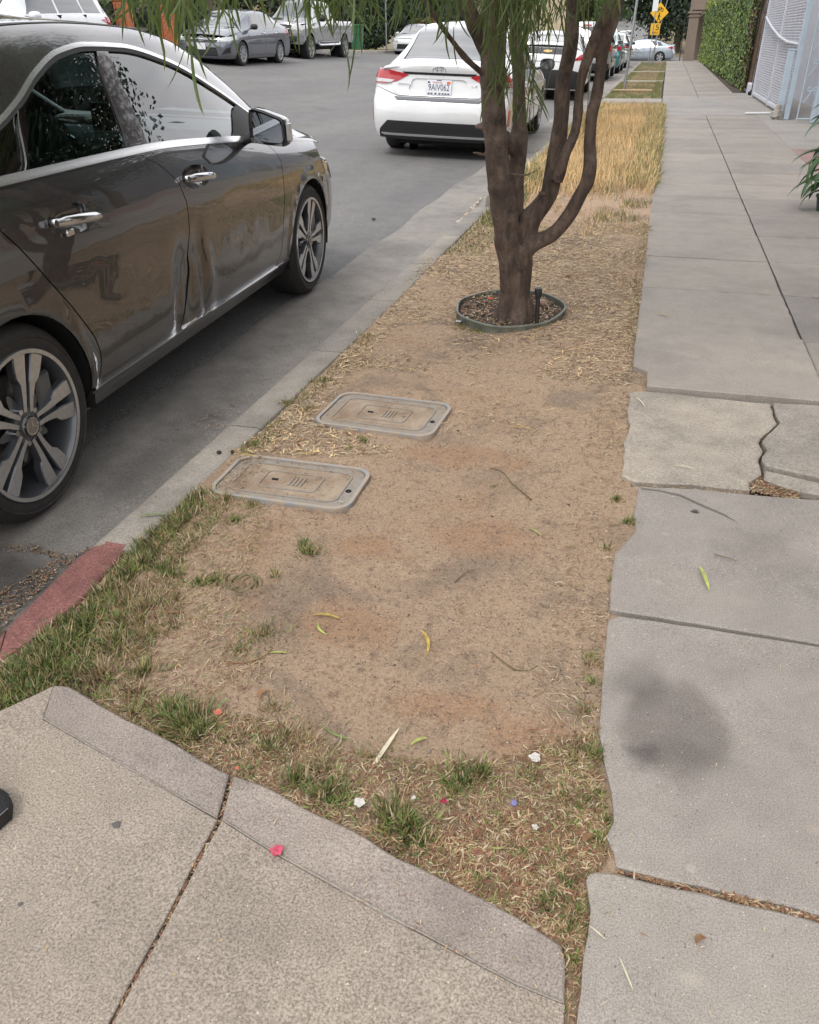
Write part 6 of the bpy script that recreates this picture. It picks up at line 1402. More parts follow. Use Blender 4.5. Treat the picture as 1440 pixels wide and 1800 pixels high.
class Cover:
    def __init__(s): s.V = []; s.F = []; s.M = []; s.n = 0
    def put(s, V, F, mi): s.V.append(V); s.F.append(F+s.n); s.M.append(mi); s.n += len(V)
    def grass(s, XY, h0, h1, w, mix, lean=0.5, z=None, seg=2, clump=None, wtip=None, bend=0.35):
        k = len(XY); z0 = strip_z(XY[:, 0], XY[:, 1]) if z is None else np.full(k, z)
        P = np.column_stack([XY, z0-0.004]); D = rng.normal(size=(k, 3))*lean; D[:, 2] = 1
        if clump is not None: D[:, :2] += clump
        D /= np.linalg.norm(D, axis=1)[:, None]
        hs = .74 if w < .0041 else 1.0
        V, F = blades(P, D, rng.uniform(h0, h1, k)*hs, rng.uniform(w*0.7, w*1.3, k), bend=bend, seg=seg); mi = pick(k, mix)
        s.put(V, F, np.tile(mi, seg)); 
    def tuft(s, px, py, r, k, h0, h1, mix, w=0.0035, z=None, sx=1.0):
        c = G(px, py, -0.015); a = rng.uniform(0, 2*PI, k); q = np.abs(rng.normal(size=k))*0.5; o = np.stack([np.cos(a)*q*r*sx, np.sin(a)*q*r], 1)
        s.grass(c[:2]+o, h0, h1, w, mix, 0.28, z=z, clump=o/(r+1e-6)*0.9)
    def litter(s, XY, L0, L1, W0, W1, mix, z=None, lift=0.006, curve=0.5):
        k = len(XY); z0 = strip_z(XY[:, 0], XY[:, 1]) if z is None else np.full(k, z)
        a = rng.uniform(0, 2*PI, k); L = rng.uniform(L0, L1, k)*rng.uniform(.5, 1, k); W = rng.uniform(W0, W1, k); cu = rng.uniform(-curve, curve, k); lf = rng.uniform(0.001, lift, k); tl = rng.normal(size=k)*0.12
        V = []
        for i, t in enumerate((-.5, 0, .5)):
            aa = a+cu*t; cx = XY[:, 0]+np.cos(a+cu*t*0.5)*L*t; cy = XY[:, 1]+np.sin(a+cu*t*0.5)*L*t; w = W*(0.5 if i != 1 else 1)
            zz = z0+lf+tl*L*t*0.6+np.abs(t)*0+ (0.10*L*(1-4*t*t))*np.abs(cu); nx, ny = -np.sin(aa), np.cos(aa)
            V += [np.stack([cx-nx*w/2, cy-ny*w/2, zz], 1), np.stack([cx+nx*w/2, cy+ny*w/2, zz+W*0.15], 1)]
        V = np.stack(V, 1).reshape(-1, 3); b0 = np.arange(k)*6; F = np.concatenate([np.stack([b0, b0+1, b0+3, b0+2], 1), np.stack([b0+2, b0+3, b0+5, b0+4], 1)]); s.put(V, F, np.tile(pick(k, mix), 2))
    def build(s, name, parent=None):
        V = np.concatenate(s.V); F = np.concatenate(s.F); mi = np.concatenate(s.M); o = link(name, mesh_from(name, V, F, GM, smooth=False, mi=mi), parent); return tag(o, kind='stuff')
strip_in = [p for p in strip_poly]
# litter: straw, leaf bits, twigs
L = Cover()
def band(x0, x1, y0, y1, k): return np.stack([rng.uniform(x0, x1, k), rng.uniform(y0, y1, k)], 1)
def keep(XY, thr, sc, seed=0): return XY[fbm(XY[:, 0]*sc+seed, XY[:, 1]*sc+seed, 3)+rng.uniform(-.08, .08, len(XY)) > thr]
mul = [0, 0, 4, 3, 2.5, 7, 1.3]
L.litter(keep(band(-1.28, 0.03, 3.15, 6.6, 24000), 0.40, 2.0), .012, .055, .002, .0055, mul, curve=1.4)
L.litter(keep(band(-1.28, 0.03, 4.2, 6.4, 5000), 0.3, 2.0), .02, .07, .002, .006, mul, curve=1.4)
L.litter(keep(band(-1.28, 0.03, 2.5, 3.3, 1500), 0.5, 3.0), .012, .05, .0018, .004, mul, curve=1.4)
L.litter(band(-0.10, 0.05, 1.0, 6.4, 2600), .008, .036, .001, .003, [0, .3, 4, 4, 0, 2.5, 1.5], curve=1.2)
L.litter(in_px_poly([(560, 660), (640, 560), (760, 440), (800, 430), (700, 560), (600, 680), (470, 790), (400, 800)], 1500), .015, .06, .002, .005, mul, curve=1.4)
L.litter(in_px_poly([(520, 700), (600, 740), (700, 790), (640, 800), (430, 790), (400, 790)], 900), .015, .05, .002, .005, mul, curve=1.4)
bot = [(200, 1180), (330, 1230), (480, 1265), (600, 1310), (700, 1330), (850, 1340), (1045, 1285), (1060, 1380), (1075, 1500), (1035, 1560), (1030, 1690), (1010, 1790), (994, 1790), (990, 1662), (835, 1590), (700, 1510), (600, 1455), (460, 1380), (340, 1325), (220, 1265)]
L.litter(in_px_poly(bot, 9500), .006, .036, .0008, .0026, [0.5, 1.4, 4, 6, 0, 2.2, 2.2], curve=1.5)
L.litter(in_px_poly([(700, 1500), (900, 1420), (1060, 1420), (1075, 1500), (1030, 1560), (1025, 1680), (990, 1660), (835, 1590)], 4200), .006, .034, .001, .0034, [0.2, .6, 3, 6, 0, 1.6, 3.5], curve=1.5)
L.litter(in_px_poly([(60, 1130), (226, 960), (420, 850), (480, 900), (420, 1040), (480, 1180), (360, 1260), (130, 1220)], 3800), .006, .038, .0009, .0026, [0.4, 1.4, 4, 4, 0, 2.4, 1.4], curve=1.4)
all_px = [(226, 960), (420, 790), (620, 600), (900, 400), (1120, 380), (1110, 700), (1105, 900), (1070, 1100), (1055, 1300), (1070, 1480), (990, 1660), (450, 1380), (130, 1220)]
L.litter(in_px_poly(all_px, 2600), .004, .024, .0008, .0022, [0, .2, 3, 5, 0, 2, 2], curve=1.2)
L.litter(in_px_poly(all_px, 11000), .002, .007, .001, .0035, [0, 0, 3, 5, 0, 3, 2], lift=.002, curve=.2)
L.build('straw_litter')
# pebbles and grit
def pebbles(XY, s0, s1, name, mats, z=None, w=None):
    k = len(XY); z0 = strip_z(XY[:, 0], XY[:, 1]) if z is None else np.full(k, z); s = rng.uniform(s0, s1, k)*rng.uniform(.5, 1, k)
    O = np.array([(1, 0, 0), (0, 1, 0), (-1, 0, 0), (0, -1, 0), (0, 0, .7), (0, 0, -.7)]); A = rng.uniform(0, PI, k); J = rng.uniform(.6, 1.25, (k, 6, 3))
    V = O[None]*J*s[:, None, None]; ca, sa = np.cos(A)[:, None], np.sin(A)[:, None]; X = V[:, :, 0]*ca-V[:, :, 1]*sa; Y = V[:, :, 0]*sa+V[:, :, 1]*ca
    V = np.stack([X+XY[:, :1], Y+XY[:, 1:], V[:, :, 2]+z0[:, None]+s[:, None]*.25], 2).reshape(-1, 3); T_ = np.array([(0, 1, 4), (1, 2, 4), (2, 3, 4), (3, 0, 4), (1, 0, 5), (2, 1, 5), (3, 2, 5), (0, 3, 5)])
    F = (T_[None]+(np.arange(k)*6)[:, None, None]).reshape(-1, 3); mi = np.repeat(pick(k, w or [1]*len(mats)), 8); return tag(link(name, mesh_from(name, V, F, mats, smooth=False, mi=mi)), kind='stuff')
PM = [plain('tan_grit', (0.36, 0.26, 0.18), 0.9), plain('grey_grit', (0.20, 0.18, 0.16), 0.9), plain('dark_grit', (0.06, 0.045, 0.035), 0.9), plain('pale_grit', (0.55, 0.50, 0.44), 0.8), plain('orange_clay_crumb', (0.42, 0.21, 0.10), 0.9)]
pebbles(np.concatenate([in_px_poly(all_px, 15000), in_px_poly([(420, 900), (900, 700), (1060, 900), (1040, 1300), (600, 1330), (350, 1150)], 12000)]), .0008, .0030, 'grit', PM, w=[4, 3, 3, 1.6, 2])
pebbles(in_px_poly(all_px, 500), .003, .007, 'pebbles', PM, w=[4, 3, 2, 2, 2])
pebbles(np.concatenate([in_px_poly([(0, 962), (60, 962), (130, 980), (180, 952), (128, 990), (60, 1050), (0, 1112), (-60, 1150), (-60, 1080), (40, 1020), (100, 985), (60, 975), (0, 970)], 700, -.14)]), .002, .006, 'gutter_grit', PM, z=-.134, w=[3, 2, 5, 1, 2])
Gt = Cover(); Gt.litter(in_px_poly([(0, 962), (60, 962), (130, 980), (180, 952), (128, 990), (60, 1050), (0, 1112), (-60, 1150), (-60, 1080), (40, 1020), (100, 985), (60, 975), (0, 970)], 420, -.14), .006, .034, .001, .0035, [0, .3, 4, 6, 0, 1.5, 3], z=-.134)
for cnt, px in ((160, [(420, 740), (560, 620), (690, 490), (840, 350), (800, 340), (640, 490), (520, 600), (380, 720)]), (90, [(420, 760), (380, 780), (340, 750), (430, 690)])): Gt.litter(in_px_poly(px, cnt, -.14), .008, .05, .0012, .004, [0, 1, 3, 3, 0, 3, 2], z=-.133, lift=.004)
Gt.litter(np.stack([rng.uniform(-12, -2, 500), rng.uniform(3, 20, 500)], 1), .01, .05, .003, .008, [0, 1, 3, 3, 0, 3, 1], z=0, lift=.002) if False else None
Gt.build('gutter_debris')
pebbles(in_px_poly([(800, 395), (825, 370), (850, 345), (830, 372), (812, 396), (795, 402)], 260, -.12), .006, .022, 'broken_kerb_rubble', [PM[0], PM[1], PM[3]], z=-.12)
# debris caught in the joints
J = Cover()
def joint(pa, pb, k, w=.005, mix=[0, 0, 3, 4, 0, 2, 2], z=-.012):
    a, b2 = G2(*pa), G2(*pb); t = rng.uniform(0, 1, k); X = np.stack([a[0]+(b2[0]-a[0])*t, a[1]+(b2[1]-a[1])*t], 1)+rng.normal(size=(k, 2))*w*.4; J.litter(X, .005, .026, .001, .004, mix, z=z, lift=.008)
joint((1085, 1527), (1440, 1614), 300, mix=[0, 0, 2, 6, 0, .7, 3]); joint((1270, 1570), (1440, 1614), 150, z=-.007, mix=[0, 0, 3, 5, 0, 1.5, 3]); joint((410, 1365), (385, 1440), 60, mix=[0, 0, 2, 6, 0, .6, 3]); joint((385, 1440), (195, 1800), 230, w=.004, mix=[0, 0, 2, 6, 0, .6, 3]); joint((1318, 852), (1400, 872), 400, w=.03); joint((1125, 850), (1320, 864), 90); joint((1340, 780), (1358, 715), 60, w=.004); joint((1440, 650), (1250, 200), 900, w=.008, z=-.014)
J.litter(in_px_poly([(1320, 848), (1345, 838), (1350, 846), (1405, 868), (1400, 874), (1322, 864)], 900), .004, .02, .001, .004, [0, 0, 3, 4, 0, 1.5, 3], z=-.02, lift=.012)
J.litter(in_px_poly([(1115, 655), (1134, 661), (1136, 688), (1125, 686)], 90), .004, .02, .001, .003, [0, 0, 3, 4, 0, 2, 2], z=-.008)
J.litter(np.concatenate([in_px_poly([(1060, 1100), (1440, 1140), (1440, 1600), (1090, 1520)], 45), in_px_poly([(1040, 1560), (1440, 1650), (1440, 1800), (1020, 1800)], 30), in_px_poly([(1130, 880), (1440, 890), (1440, 1120), (1100, 1070)], 50), in_px_poly([(1140, 420), (1440, 420), (1440, 700), (1120, 680)], 160), in_px_poly([(640, 1520), (990, 1680), (980, 1790), (600, 1600)], 80), in_px_poly([(100, 1300), (500, 1450), (400, 1780), (0, 1780)], 40)]), .003, .014, .0008, .0025, [0, .3, 3, 3, 0, 4, 1], z=.003, lift=.002)
J.build('joint_debris')
# grass
A = Cover(); GR = [4.2, 3.3, 1.8, .4, 0, .6, 0]; MX = [2.5, 2.5, 3, .8, 0, 1.2, 0]; DR = [.35, .8, 4, 1.2, 0, 2.4, 0]
left = [(-60, 1215), (0, 1170), (62, 1124), (149, 1051), (226, 960), (330, 872), (385, 850), (400, 885), (340, 960), (300, 1080), (250, 1150), (230, 1190), (350, 1262), (345, 1300), (290, 1300), (180, 1237), (125, 1200), (60, 1225), (0, 1250), (-60, 1270)]
XY = in_px_poly(left, 6000); A.grass(keep(XY, .44, 9), .018, .055, .0026, MX, .6)
A.grass(in_px_poly([(-60, 1215), (0, 1165), (62, 1112), (120, 1060), (150, 1080), (160, 1160), (120, 1195), (60, 1222), (0, 1245), (-60, 1265)], 2100), .025, .065, .003, GR, .5)
A.grass(in_px_poly([(62, 1115), (150, 1046), (228, 950), (330, 868), (375, 850), (345, 890), (250, 985), (190, 1060), (130, 1120)], 2300), .025, .06, .003, [4, 3, 2, .3, 0, .5, 0], .45)
A.grass(in_px_poly([(200, 1010), (300, 1000), (330, 1090), (230, 1130), (160, 1150)], 1600), .02, .055, .0022, DR, .6)
for t in ((110, 1120, .06, 240, .03, .075), (150, 1085, .05, 200, .03, .07), (70, 1160, .07, 260, .03, .07), (30, 1200, .07, 260, .02, .06), (215, 1080, .05, 160, .03, .06), (200, 1120, .04, 120, .03, .07), (300, 1000, .03, 80, .02, .06), (285, 985, .03, 80, .02, .06), (250, 975, .04, 140, .03, .06), (328, 1262, .055, 420, .025, .07), (300, 1235, .04, 200, .02, .05), (350, 1275, .03, 160, .02, .05), (250, 1170, .04, 120, .02, .06), (410, 903, .025, 150, .012, .035), (543, 962, .03, 180, .015, .045), (533, 950, .02, 60, .02, .05), (815, 1368, .05, 420, .015, .04), (845, 1360, .03, 200, .015, .04), (800, 1385, .03, 150, .015, .03), (710, 1450, .05, 300, .02, .06), (690, 1440, .03, 160, .03, .07), (740, 1480, .04, 180, .02, .045), (575, 1395, .05, 260, .02, .045), (600, 1410, .04, 180, .015, .04), (520, 1370, .04, 150, .02, .05), (1050, 1330, .03, 160, .015, .035), (985, 1400, .03, 110, .012, .03), (1055, 1480, .03, 170, .015, .035), (960, 1590, .04, 200, .015, .035), (1000, 1550, .03, 130, .012, .03), (1015, 1600, .03, 150, .012, .03), (930, 1360, .03, 110, .012, .03), (1043, 1200, .012, 60, .012, .03), (1106, 920, .02, 120, .015, .04), (1085, 880, .02, 90, .012, .03), (1075, 1020, .012, 40, .01, .03), (640, 770, .02, 60, .015, .035), (612, 785, .02, 40, .012, .03), (350, 1015, .03, 90, .015, .05), (1000, 1640, .025, 110, .012, .03), (1010, 1690, .015, 70, .01, .025), (1045, 1400, .03, 120, .012, .03), (1062, 1440, .02, 90, .012, .03), (880, 1440, .03, 80, .01, .025), (1000, 1450, .03, 100, .012, .03), (840, 1540, .03, 80, .01, .03), (345, 1285, .03, 120, .02, .045), (485, 1005, .02, 18, .03, .06), (915, 1500, .03, 90, .01, .03)):
    A.tuft(t[0], t[1], t[2], t[3], t[4], t[5], GR)
for t in ((460, 1110, .09, 500, .01, .03), (375, 1010, .05, 260, .015, .04), (420, 1140, .06, 260, .008, .025), (500, 700, .06, 260, .015, .045), (540, 710, .05, 200, .015, .04), (445, 770, .04, 160, .015, .04), (570, 660, .05, 160, .015, .04), (400, 870, .05, 160, .015, .04), (440, 880, .05, 160, .012, .03), (870, 850, .03, 60, .006, .015), (500, 1290, .08, 300, .012, .035), (470, 1310, .06, 260, .015, .04), (560, 1350, .07, 260, .015, .04), (1030, 1320, .07, 300, .012, .03), (1020, 1420, .08, 420, .01, .03), (980, 1500, .08, 400, .01, .03), (1030, 1250, .03, 90, .012, .03), (1040, 1160, .03, 100, .012, .03), (1065, 960, .03, 80, .01, .03), (905, 1420, .09, 260, .008, .02), (1010, 1620, .04, 260, .01, .03), (880, 1580, .06, 240, .01, .025), (1000, 1760, .02, 120, .008, .02), (1003, 1710, .02, 120, .008, .022), (650, 1330, .08, 160, .01, .025), (720, 1360, .08, 140, .01, .03), (780, 1500, .08, 260, .01, .03), (430, 1350, .05, 160, .01, .03), (395, 1300, .05, 160, .01, .03), (1000, 1340, .06, 260, .01, .03), (850, 1400, .06, 160, .008, .02)):
    A.tuft(t[0], t[1], t[2], t[3], t[4], t[5], MX, w=.0022)
for t in ((250, 1060, .07, 260, .02, .05), (210, 1040, .05, 200, .02, .06), (180, 1170, .06, 300, .02, .06), (230, 1205, .05, 160, .02, .05), (420, 1290, .05, 120, .015, .04), (480, 1240, .05, 120, .01, .04), (870, 1620, .04, 200, .008, .02), (790, 1560, .05, 240, .008, .025), (1055, 1290, .02, 60, .01, .03), (380, 1255, .03, 60, .02, .04), (530, 1300, .05, 130, .02, .045), (1040, 1170, .03, 120, .01, .03)):
    A.tuft(t[0], t[1], t[2], t[3], t[4], t[5], DR, w=.0022)
# kerb-side tufts and sidewalk-edge growth farther on
A.grass(keep(band(-1.29, -1.20, 1.9, 3.6, 1500), .52, 6), .015, .04, .003, MX, .5)
A.grass(band(-1.29, -1.02, 5.3, 7.4, 1500), .02, .06, .004, [4, 3, 2, .5, 0, 1, 0], .5)
A.grass(band(-1.25, -1.05, 6.3, 9, 1500), .04, .10, .005, [5, 3, 1.5, .3, 0, .5, 0], .4)
A.grass(band(-.02, .05, 3.6, 6.4, 1700), .012, .035, .003, [1.2, 2.5, 4, 1, 0, 2, 0], .5)
A.grass(keep(band(-.14, .0, 4.6, 6.8, 700), .5, 4), .02, .05, .003, DR, .5)
A.grass(in_px_poly([(800, 557), (852, 566), (852, 585), (820, 580), (800, 570)], 420), .015, .045, .003, GR, .5)
A.grass(in_px_poly([(430, 640), (440, 640), (437, 645)], 1) , .01, .02, .003, GR, .5)
A.build('grass_tufts')
# tall dry grass before the driveway
Dg = Cover(); 
XY = band(-1.26, .04, 6.9, 18.1, 36000); dens = sm((XY[:, 1]-6.2-2.2*fbm(XY[:, 0]*2.2, XY[:, 1]*1.2, 3))/1.6)*(.35+.65*sm((fbm(XY[:, 0]*3.1+5, XY[:, 1]*1.4, 3)-.34)/.12))*np.where(XY[:, 0] < -.2, 1, .95); XY = XY[rng.uniform(size=len(XY)) < dens]
Dg.grass(XY, .07, .17, .0055, [.1, .5, 1.0, .25, 5, 1.0, 0], .28, z=-.02, bend=.22)
XY = band(-.22, .07, 8.2, 18.1, 8500); Dg.grass(XY, .05, .14, .006, [5, 4, 1, 0, 1.2, .3, 0], .4, z=-.02)
XY = keep(band(-.40, .03, 6.5, 10, 2600), .42, 3); Dg.grass(XY, .025, .075, .0045, [3, 4, 2, 0, 1.2, .3, 0], .4, z=-.02)
XY = band(-1.27, -1.0, 8, 18.1, 4200); Dg.grass(XY, .06, .16, .006, [4, 4, 1, 0, 1, .3, 0], .4, z=-.02)
XY = keep(band(-1.2, 0, 6.0, 8.4, 3600), .42, 3); Dg.grass(XY, .025, .085, .004, [.2, .6, 3, 1, 2, 2, 0], .6, z=-.02)
Dg.build('tall_dry_grass')
Sg = Cover()
for y0, y1, k in ((20.65, 28.2, 14000), (28.8, 35.5, 7000), (36.1, 48.4, 7000)):
    XY = band(-1.27, -.06, y0, y1, k); gr = (fbm(XY[:, 0]*1.5, XY[:, 1]*.7, 3) > .58) | (XY[:, 0] > -.25) | (XY[:, 0] < -1.05)
    Sg.grass(XY[gr], .03, .07, .009, [4, 4, 1.5, .3, 0, .6, 0], .6, z=-.02, seg=1); Sg.grass(XY[~gr], .02, .06, .009, [.3, 1.2, 4, .8, 0, 3, 0], .7, z=-.02, seg=1)
Sg.build('short_lawn_grass')
FL = Cover(); XY = np.stack([rng.uniform(-15.6, -14.5, 9000), rng.uniform(10, 49, 9000)], 1); FL.grass(XY, .04, .1, .02, [4, 3, 3, 0, 1, 1, 0], .5, z=0, seg=1); FL.V[-1][:, 2] += np.repeat(road_z(-14.3, XY[:, 1])+.12, 4); FL.build('far_lawn_grass')

# water meter boxes
def meter_box(cor, label, dusty):
    P = [np.array(G(*c)) for c in cor]; c = sum(P)/4; u = (P[1]-P[0]+P[2]-P[3])/2; v = (P[0]-P[3]+P[1]-P[2])/2; w, h = np.linalg.norm(u), np.linalg.norm(v); ang = math.atan2(u[1], u[0]); v2 = np.array([-math.sin(ang), math.cos(ang)])
    root = empty('water_meter_box', (c[0], c[1], LID_Z), ang, label=label, cat='meter box', group='water meter boxes set in the dirt')
    def rr(w, h, r, k=6): 
        out = []
        for cx, cy, a0 in ((w/2-r, h/2-r, 0), (-w/2+r, h/2-r, PI/2), (-w/2+r, -h/2+r, PI), (w/2-r, -h/2+r, 1.5*PI)):
            for i in range(k+1): a = a0+PI/2*i/k; out.append((cx+r*math.cos(a), cy+r*math.sin(a)))
        return out
    def ring(mb, a, b2, z0, z1, m=0):
        n_ = len(a); V = [(p[0], p[1], z0) for p in a]+[(p[0]*.998, p[1]*.998, z1) for p in a]+[(p[0], p[1], z1) for p in b2]+[(p[0], p[1], z0) for p in b2]
        mb.add(V, [(k*n_+i, k*n_+(i+1) % n_, (k+1)*n_+(i+1) % n_, (k+1)*n_+i) for k in range(3) for i in range(n_)], m)
    rim = MB(); ring(rim, rr(w, h, .06), rr(w-.026, h-.026, .052), -.03, .012); rim.build('rim', MB_rim, root, smooth=True, ang=30)
    lid = MB(); lid.prism(rr(w-.032, h-.032, .05), -.02, .006); lid.build('lid', MB_lid, root)
    tr = MB(); ring(tr, rr(w*.78, h*.70, .035), rr(w*.78-.012, h*.70-.012, .03), .004, .0095); tr.build('lid_border', MB_lid, root)
    tp_ = MB(); tp_.prism(rr(w*.78-.014, h*.70-.014, .03), .003, .0067); tp_.build('tread_plate', MB_tread, root)
    kn = MB(); nx_, ny_ = int(w*.74/.0105), int(h*.64/.0105)
    for i in range(nx_):
        for j in range(ny_):
            x = (i+.5)/nx_*w*.74-w*.37; y = (j+.5)/ny_*h*.64-h*.32
            if abs(x) < w*.24 and abs(y) < h*.24 and not (abs(x) < w*.185 and abs(y) < h*.155): continue
            s = .0034; kn.add([(x-s, y, .006), (x, y-s, .006), (x+s, y, .006), (x, y+s, .006), (x, y, .0085)], [(0, 1, 4), (1, 2, 4), (2, 3, 4), (3, 0, 4)])
    tag(kn.build('tread_pattern', MB_tread, root), kind='stuff')
    rd = MB(); ring(rd, rr(w*.42, h*.40, .02), rr(w*.42-.010, h*.40-.010, .016), .004, .010); rd.build('reading_lid_border', MB_lid, root)
    gp = MB(); ring(gp, rr(w*.445, h*.43, .022), rr(w*.42, h*.40, .02), .0055, .0066); gp.build('reading_lid_gap', M['soilbed'], root)
    kh = MB(); kh.box((-w*.12, 0, .008), (.022, .008, .004)); kh.build('key_slot', M['void'], root)
    for i in range(4):
        rb = MB(); rb.box((w*(.0+.028*i), 0, .0085), (.007, h*.20, .004), bev=.001); rb.build('raised_rib', MB_lid, root)
    nt_ = MB(); nt_.lathe([(0, .008), (.010, .008), (.011, .004)], 10, 'z', c=(w*.42, -h*.05, 0)); nt_.build('lid_bolt', M['void'], root)
    return root, w, h
m, nt, b = new_mat('dusty_grey_meter_lid'); n = NT(m); f = n.noise(7, 5, .65); c = n.ramp(f, [(.35, (.27, .205, .145)), (.6, (.27, .25, .225))]); c = n.mix(n.gray(n.noise(40, 4, .8), .52, .66, 0, .6), c, (.17, .145, .12)); c = n.mix(n.gray(n.noise(260, 2), .4, .6, 0, .35), c, (.38, .32, .25)); n.color(c); n.rough(.9); n.bump(n.noise(160, 3), .6, .004); MB_lid = m
m, nt, b = new_mat('dusty_tread_lid'); n = NT(m); c = n.ramp(n.noise(9, 4), [(.35, (.235, .17, .115)), (.65, (.36, .285, .21))]); n.color(c); n.rough(.9); MB_tread = m
m, nt, b = new_mat('blue_grey_meter_rim'); n = NT(m); c = n.mix(n.gray(n.noise(13, 5, .75), .34, .54, 0, .9), (.255, .285, .31), (.38, .31, .235)); n.color(c); n.rough(.8); n.bump(n.noise(90, 4), .5, .004); MB_rim = m
meter_box(LIDS[0], 'nearer water meter lid, half buried in tan dust, beside the kerb', True)
meter_box(LIDS[1], 'farther water meter lid with a pale blue grey rim, closer to the tree', False)
# dust, straw and grit lying on the meter lids
LD = Cover(); Pn = in_px_poly([(400, 800), (640, 815), (600, 880), (390, 845)], 130); LD.litter(Pn, .006, .03, .001, .003, [0, 0, 3, 4, 0, 3, 1], z=LID_Z+.008, lift=.003)
LD.litter(in_px_poly([(600, 682), (790, 706), (755, 750), (565, 730)], 110), .006, .03, .001, .003, [0, 0, 3, 4, 0, 3, 1], z=LID_Z+.008, lift=.003)
LD.litter(in_px_poly([(380, 850), (430, 790), (470, 795), (420, 862)], 200), .006, .03, .001, .003, [0, 0, 3, 5, 0, 2, 1], z=LID_Z+.010, lift=.006); LD.build('lid_litter')
for pz_, cnt_ in (([(400, 800), (640, 815), (600, 880), (390, 845)], 900), ([(600, 682), (790, 706), (755, 750), (565, 730)], 700)): pebbles(in_px_poly(pz_, cnt_), .0006, .002, 'lid_grit', PM, z=LID_Z+.0075, w=[5, 2, 1, 1, 3])
# ------------------------------------------------------------ fences, walls, signs, buildings and trees around the street
M['ltblue'] = plain('pale_blue_paint', (0.42, 0.50, 0.57), 0.55, var=0.08, vscale=6, bump=0.1)
M['whitepaint'] = plain('chalky_white_paint', (0.50, 0.51, 0.55), 0.6, var=0.08, vscale=5)
M['offwall'] = plain('pale_lilac_grey_wall', (0.50, 0.51, 0.55), 0.85, var=0.06, vscale=2, bump=0.3, bscale=40)
M['cream'] = plain('cream_stucco', (0.52, 0.44, 0.30), 0.9, var=0.08, vscale=2, bump=0.3, bscale=30)
M['tanst'] = plain('tan_stucco', (0.40, 0.33, 0.25), 0.9, var=0.08, vscale=2, bump=0.3, bscale=30)
M['greyst'] = plain('grey_stucco', (0.36, 0.36, 0.36), 0.9, var=0.08, vscale=2, bump=0.3, bscale=30)
M['brownst'] = plain('brown_stucco', (0.20, 0.155, 0.12), 0.9, var=0.10, vscale=1.5, bump=0.4, bscale=25)
M['iron'] = plain('black_iron', (0.015, 0.015, 0.016), 0.5)
M['galv'] = plain('galvanised_steel', (0.33, 0.34, 0.35), 0.5, 0.5, var=0.15, vscale=12)
M['roof'] = plain('brown_shingle', (0.12, 0.09, 0.07), 0.9, var=0.25, vscale=4)
M['pane'] = plain('dark_window_pane', (0.03, 0.035, 0.04), 0.05, coat=1.0)
M['trim'] = plain('white_window_trim', (0.65, 0.64, 0.60), 0.6)
M['orbrick'] = plain('orange_brick', (0.52, 0.16, 0.065), 0.85, var=0.20, vscale=9, bump=0.3)
M['mortar'] = plain('brick_mortar', (0.40, 0.28, 0.20), 0.95)
M['bingreen'] = plain('green_bin_plastic', (0.04, 0.17, 0.09), 0.5)
M['signyellow'] = plain('sign_yellow', (0.82, 0.46, 0.02), 0.45)
M['signblack'] = plain('sign_black', (0.015, 0.015, 0.015), 0.5)
M['wood'] = plain('weathered_plank', (0.50, 0.36, 0.20), 0.8, var=0.2, vscale=20)
M['ivy1'] = plain('ivy_leaf_green', (0.075, 0.13, 0.022), 0.55, var=0.55, vscale=2.2)
M['ivy2'] = plain('ivy_leaf_yellow_green', (0.24, 0.30, 0.05), 0.55, var=0.35, vscale=3)
M['ivy3'] = plain('ivy_brown_stem', (0.10, 0.065, 0.04), 0.85, var=0.3, vscale=8)
M['lf_dark'] = plain('dark_tree_leaf', (0.020, 0.038, 0.014), 0.6, var=0.5, vscale=0.9)
M['lf_mid'] = plain('mid_tree_leaf', (0.055, 0.095, 0.022), 0.6, var=0.5, vscale=0.9)
M['lf_olive'] = plain('olive_tree_leaf', (0.11, 0.14, 0.04), 0.6, var=0.45, vscale=0.9)
M['trunkfar'] = plain('grey_brown_trunk', (0.10, 0.075, 0.055), 0.9, var=0.3, vscale=5)
def gz(x, y): return float(road_z(x, y))
def leaf_quads(P, size, normal_bias=None, asp=1.5):
    k = len(P); D = rng.normal(size=(k, 3)); 
    if normal_bias is not None: D = D*0.55+np.array(normal_bias)
    D /= np.linalg.norm(D, axis=1)[:, None]; a = np.cross(D, rng.normal(size=(k, 3))); a /= np.linalg.norm(a, axis=1)[:, None]; b2 = np.cross(D, a); s = size*rng.uniform(.6, 1.3, k)
    V = np.stack([P-a*(s*asp*.5)[:, None], P-b2*(s*.42)[:, None]+D*(s*.08)[:, None], P+a*(s*asp*.5)[:, None], P+b2*(s*.42)[:, None]+D*(s*.08)[:, None]], 1).reshape(-1, 3); F = (np.arange(k)*4)[:, None]+np.arange(4)[None]; return V, F
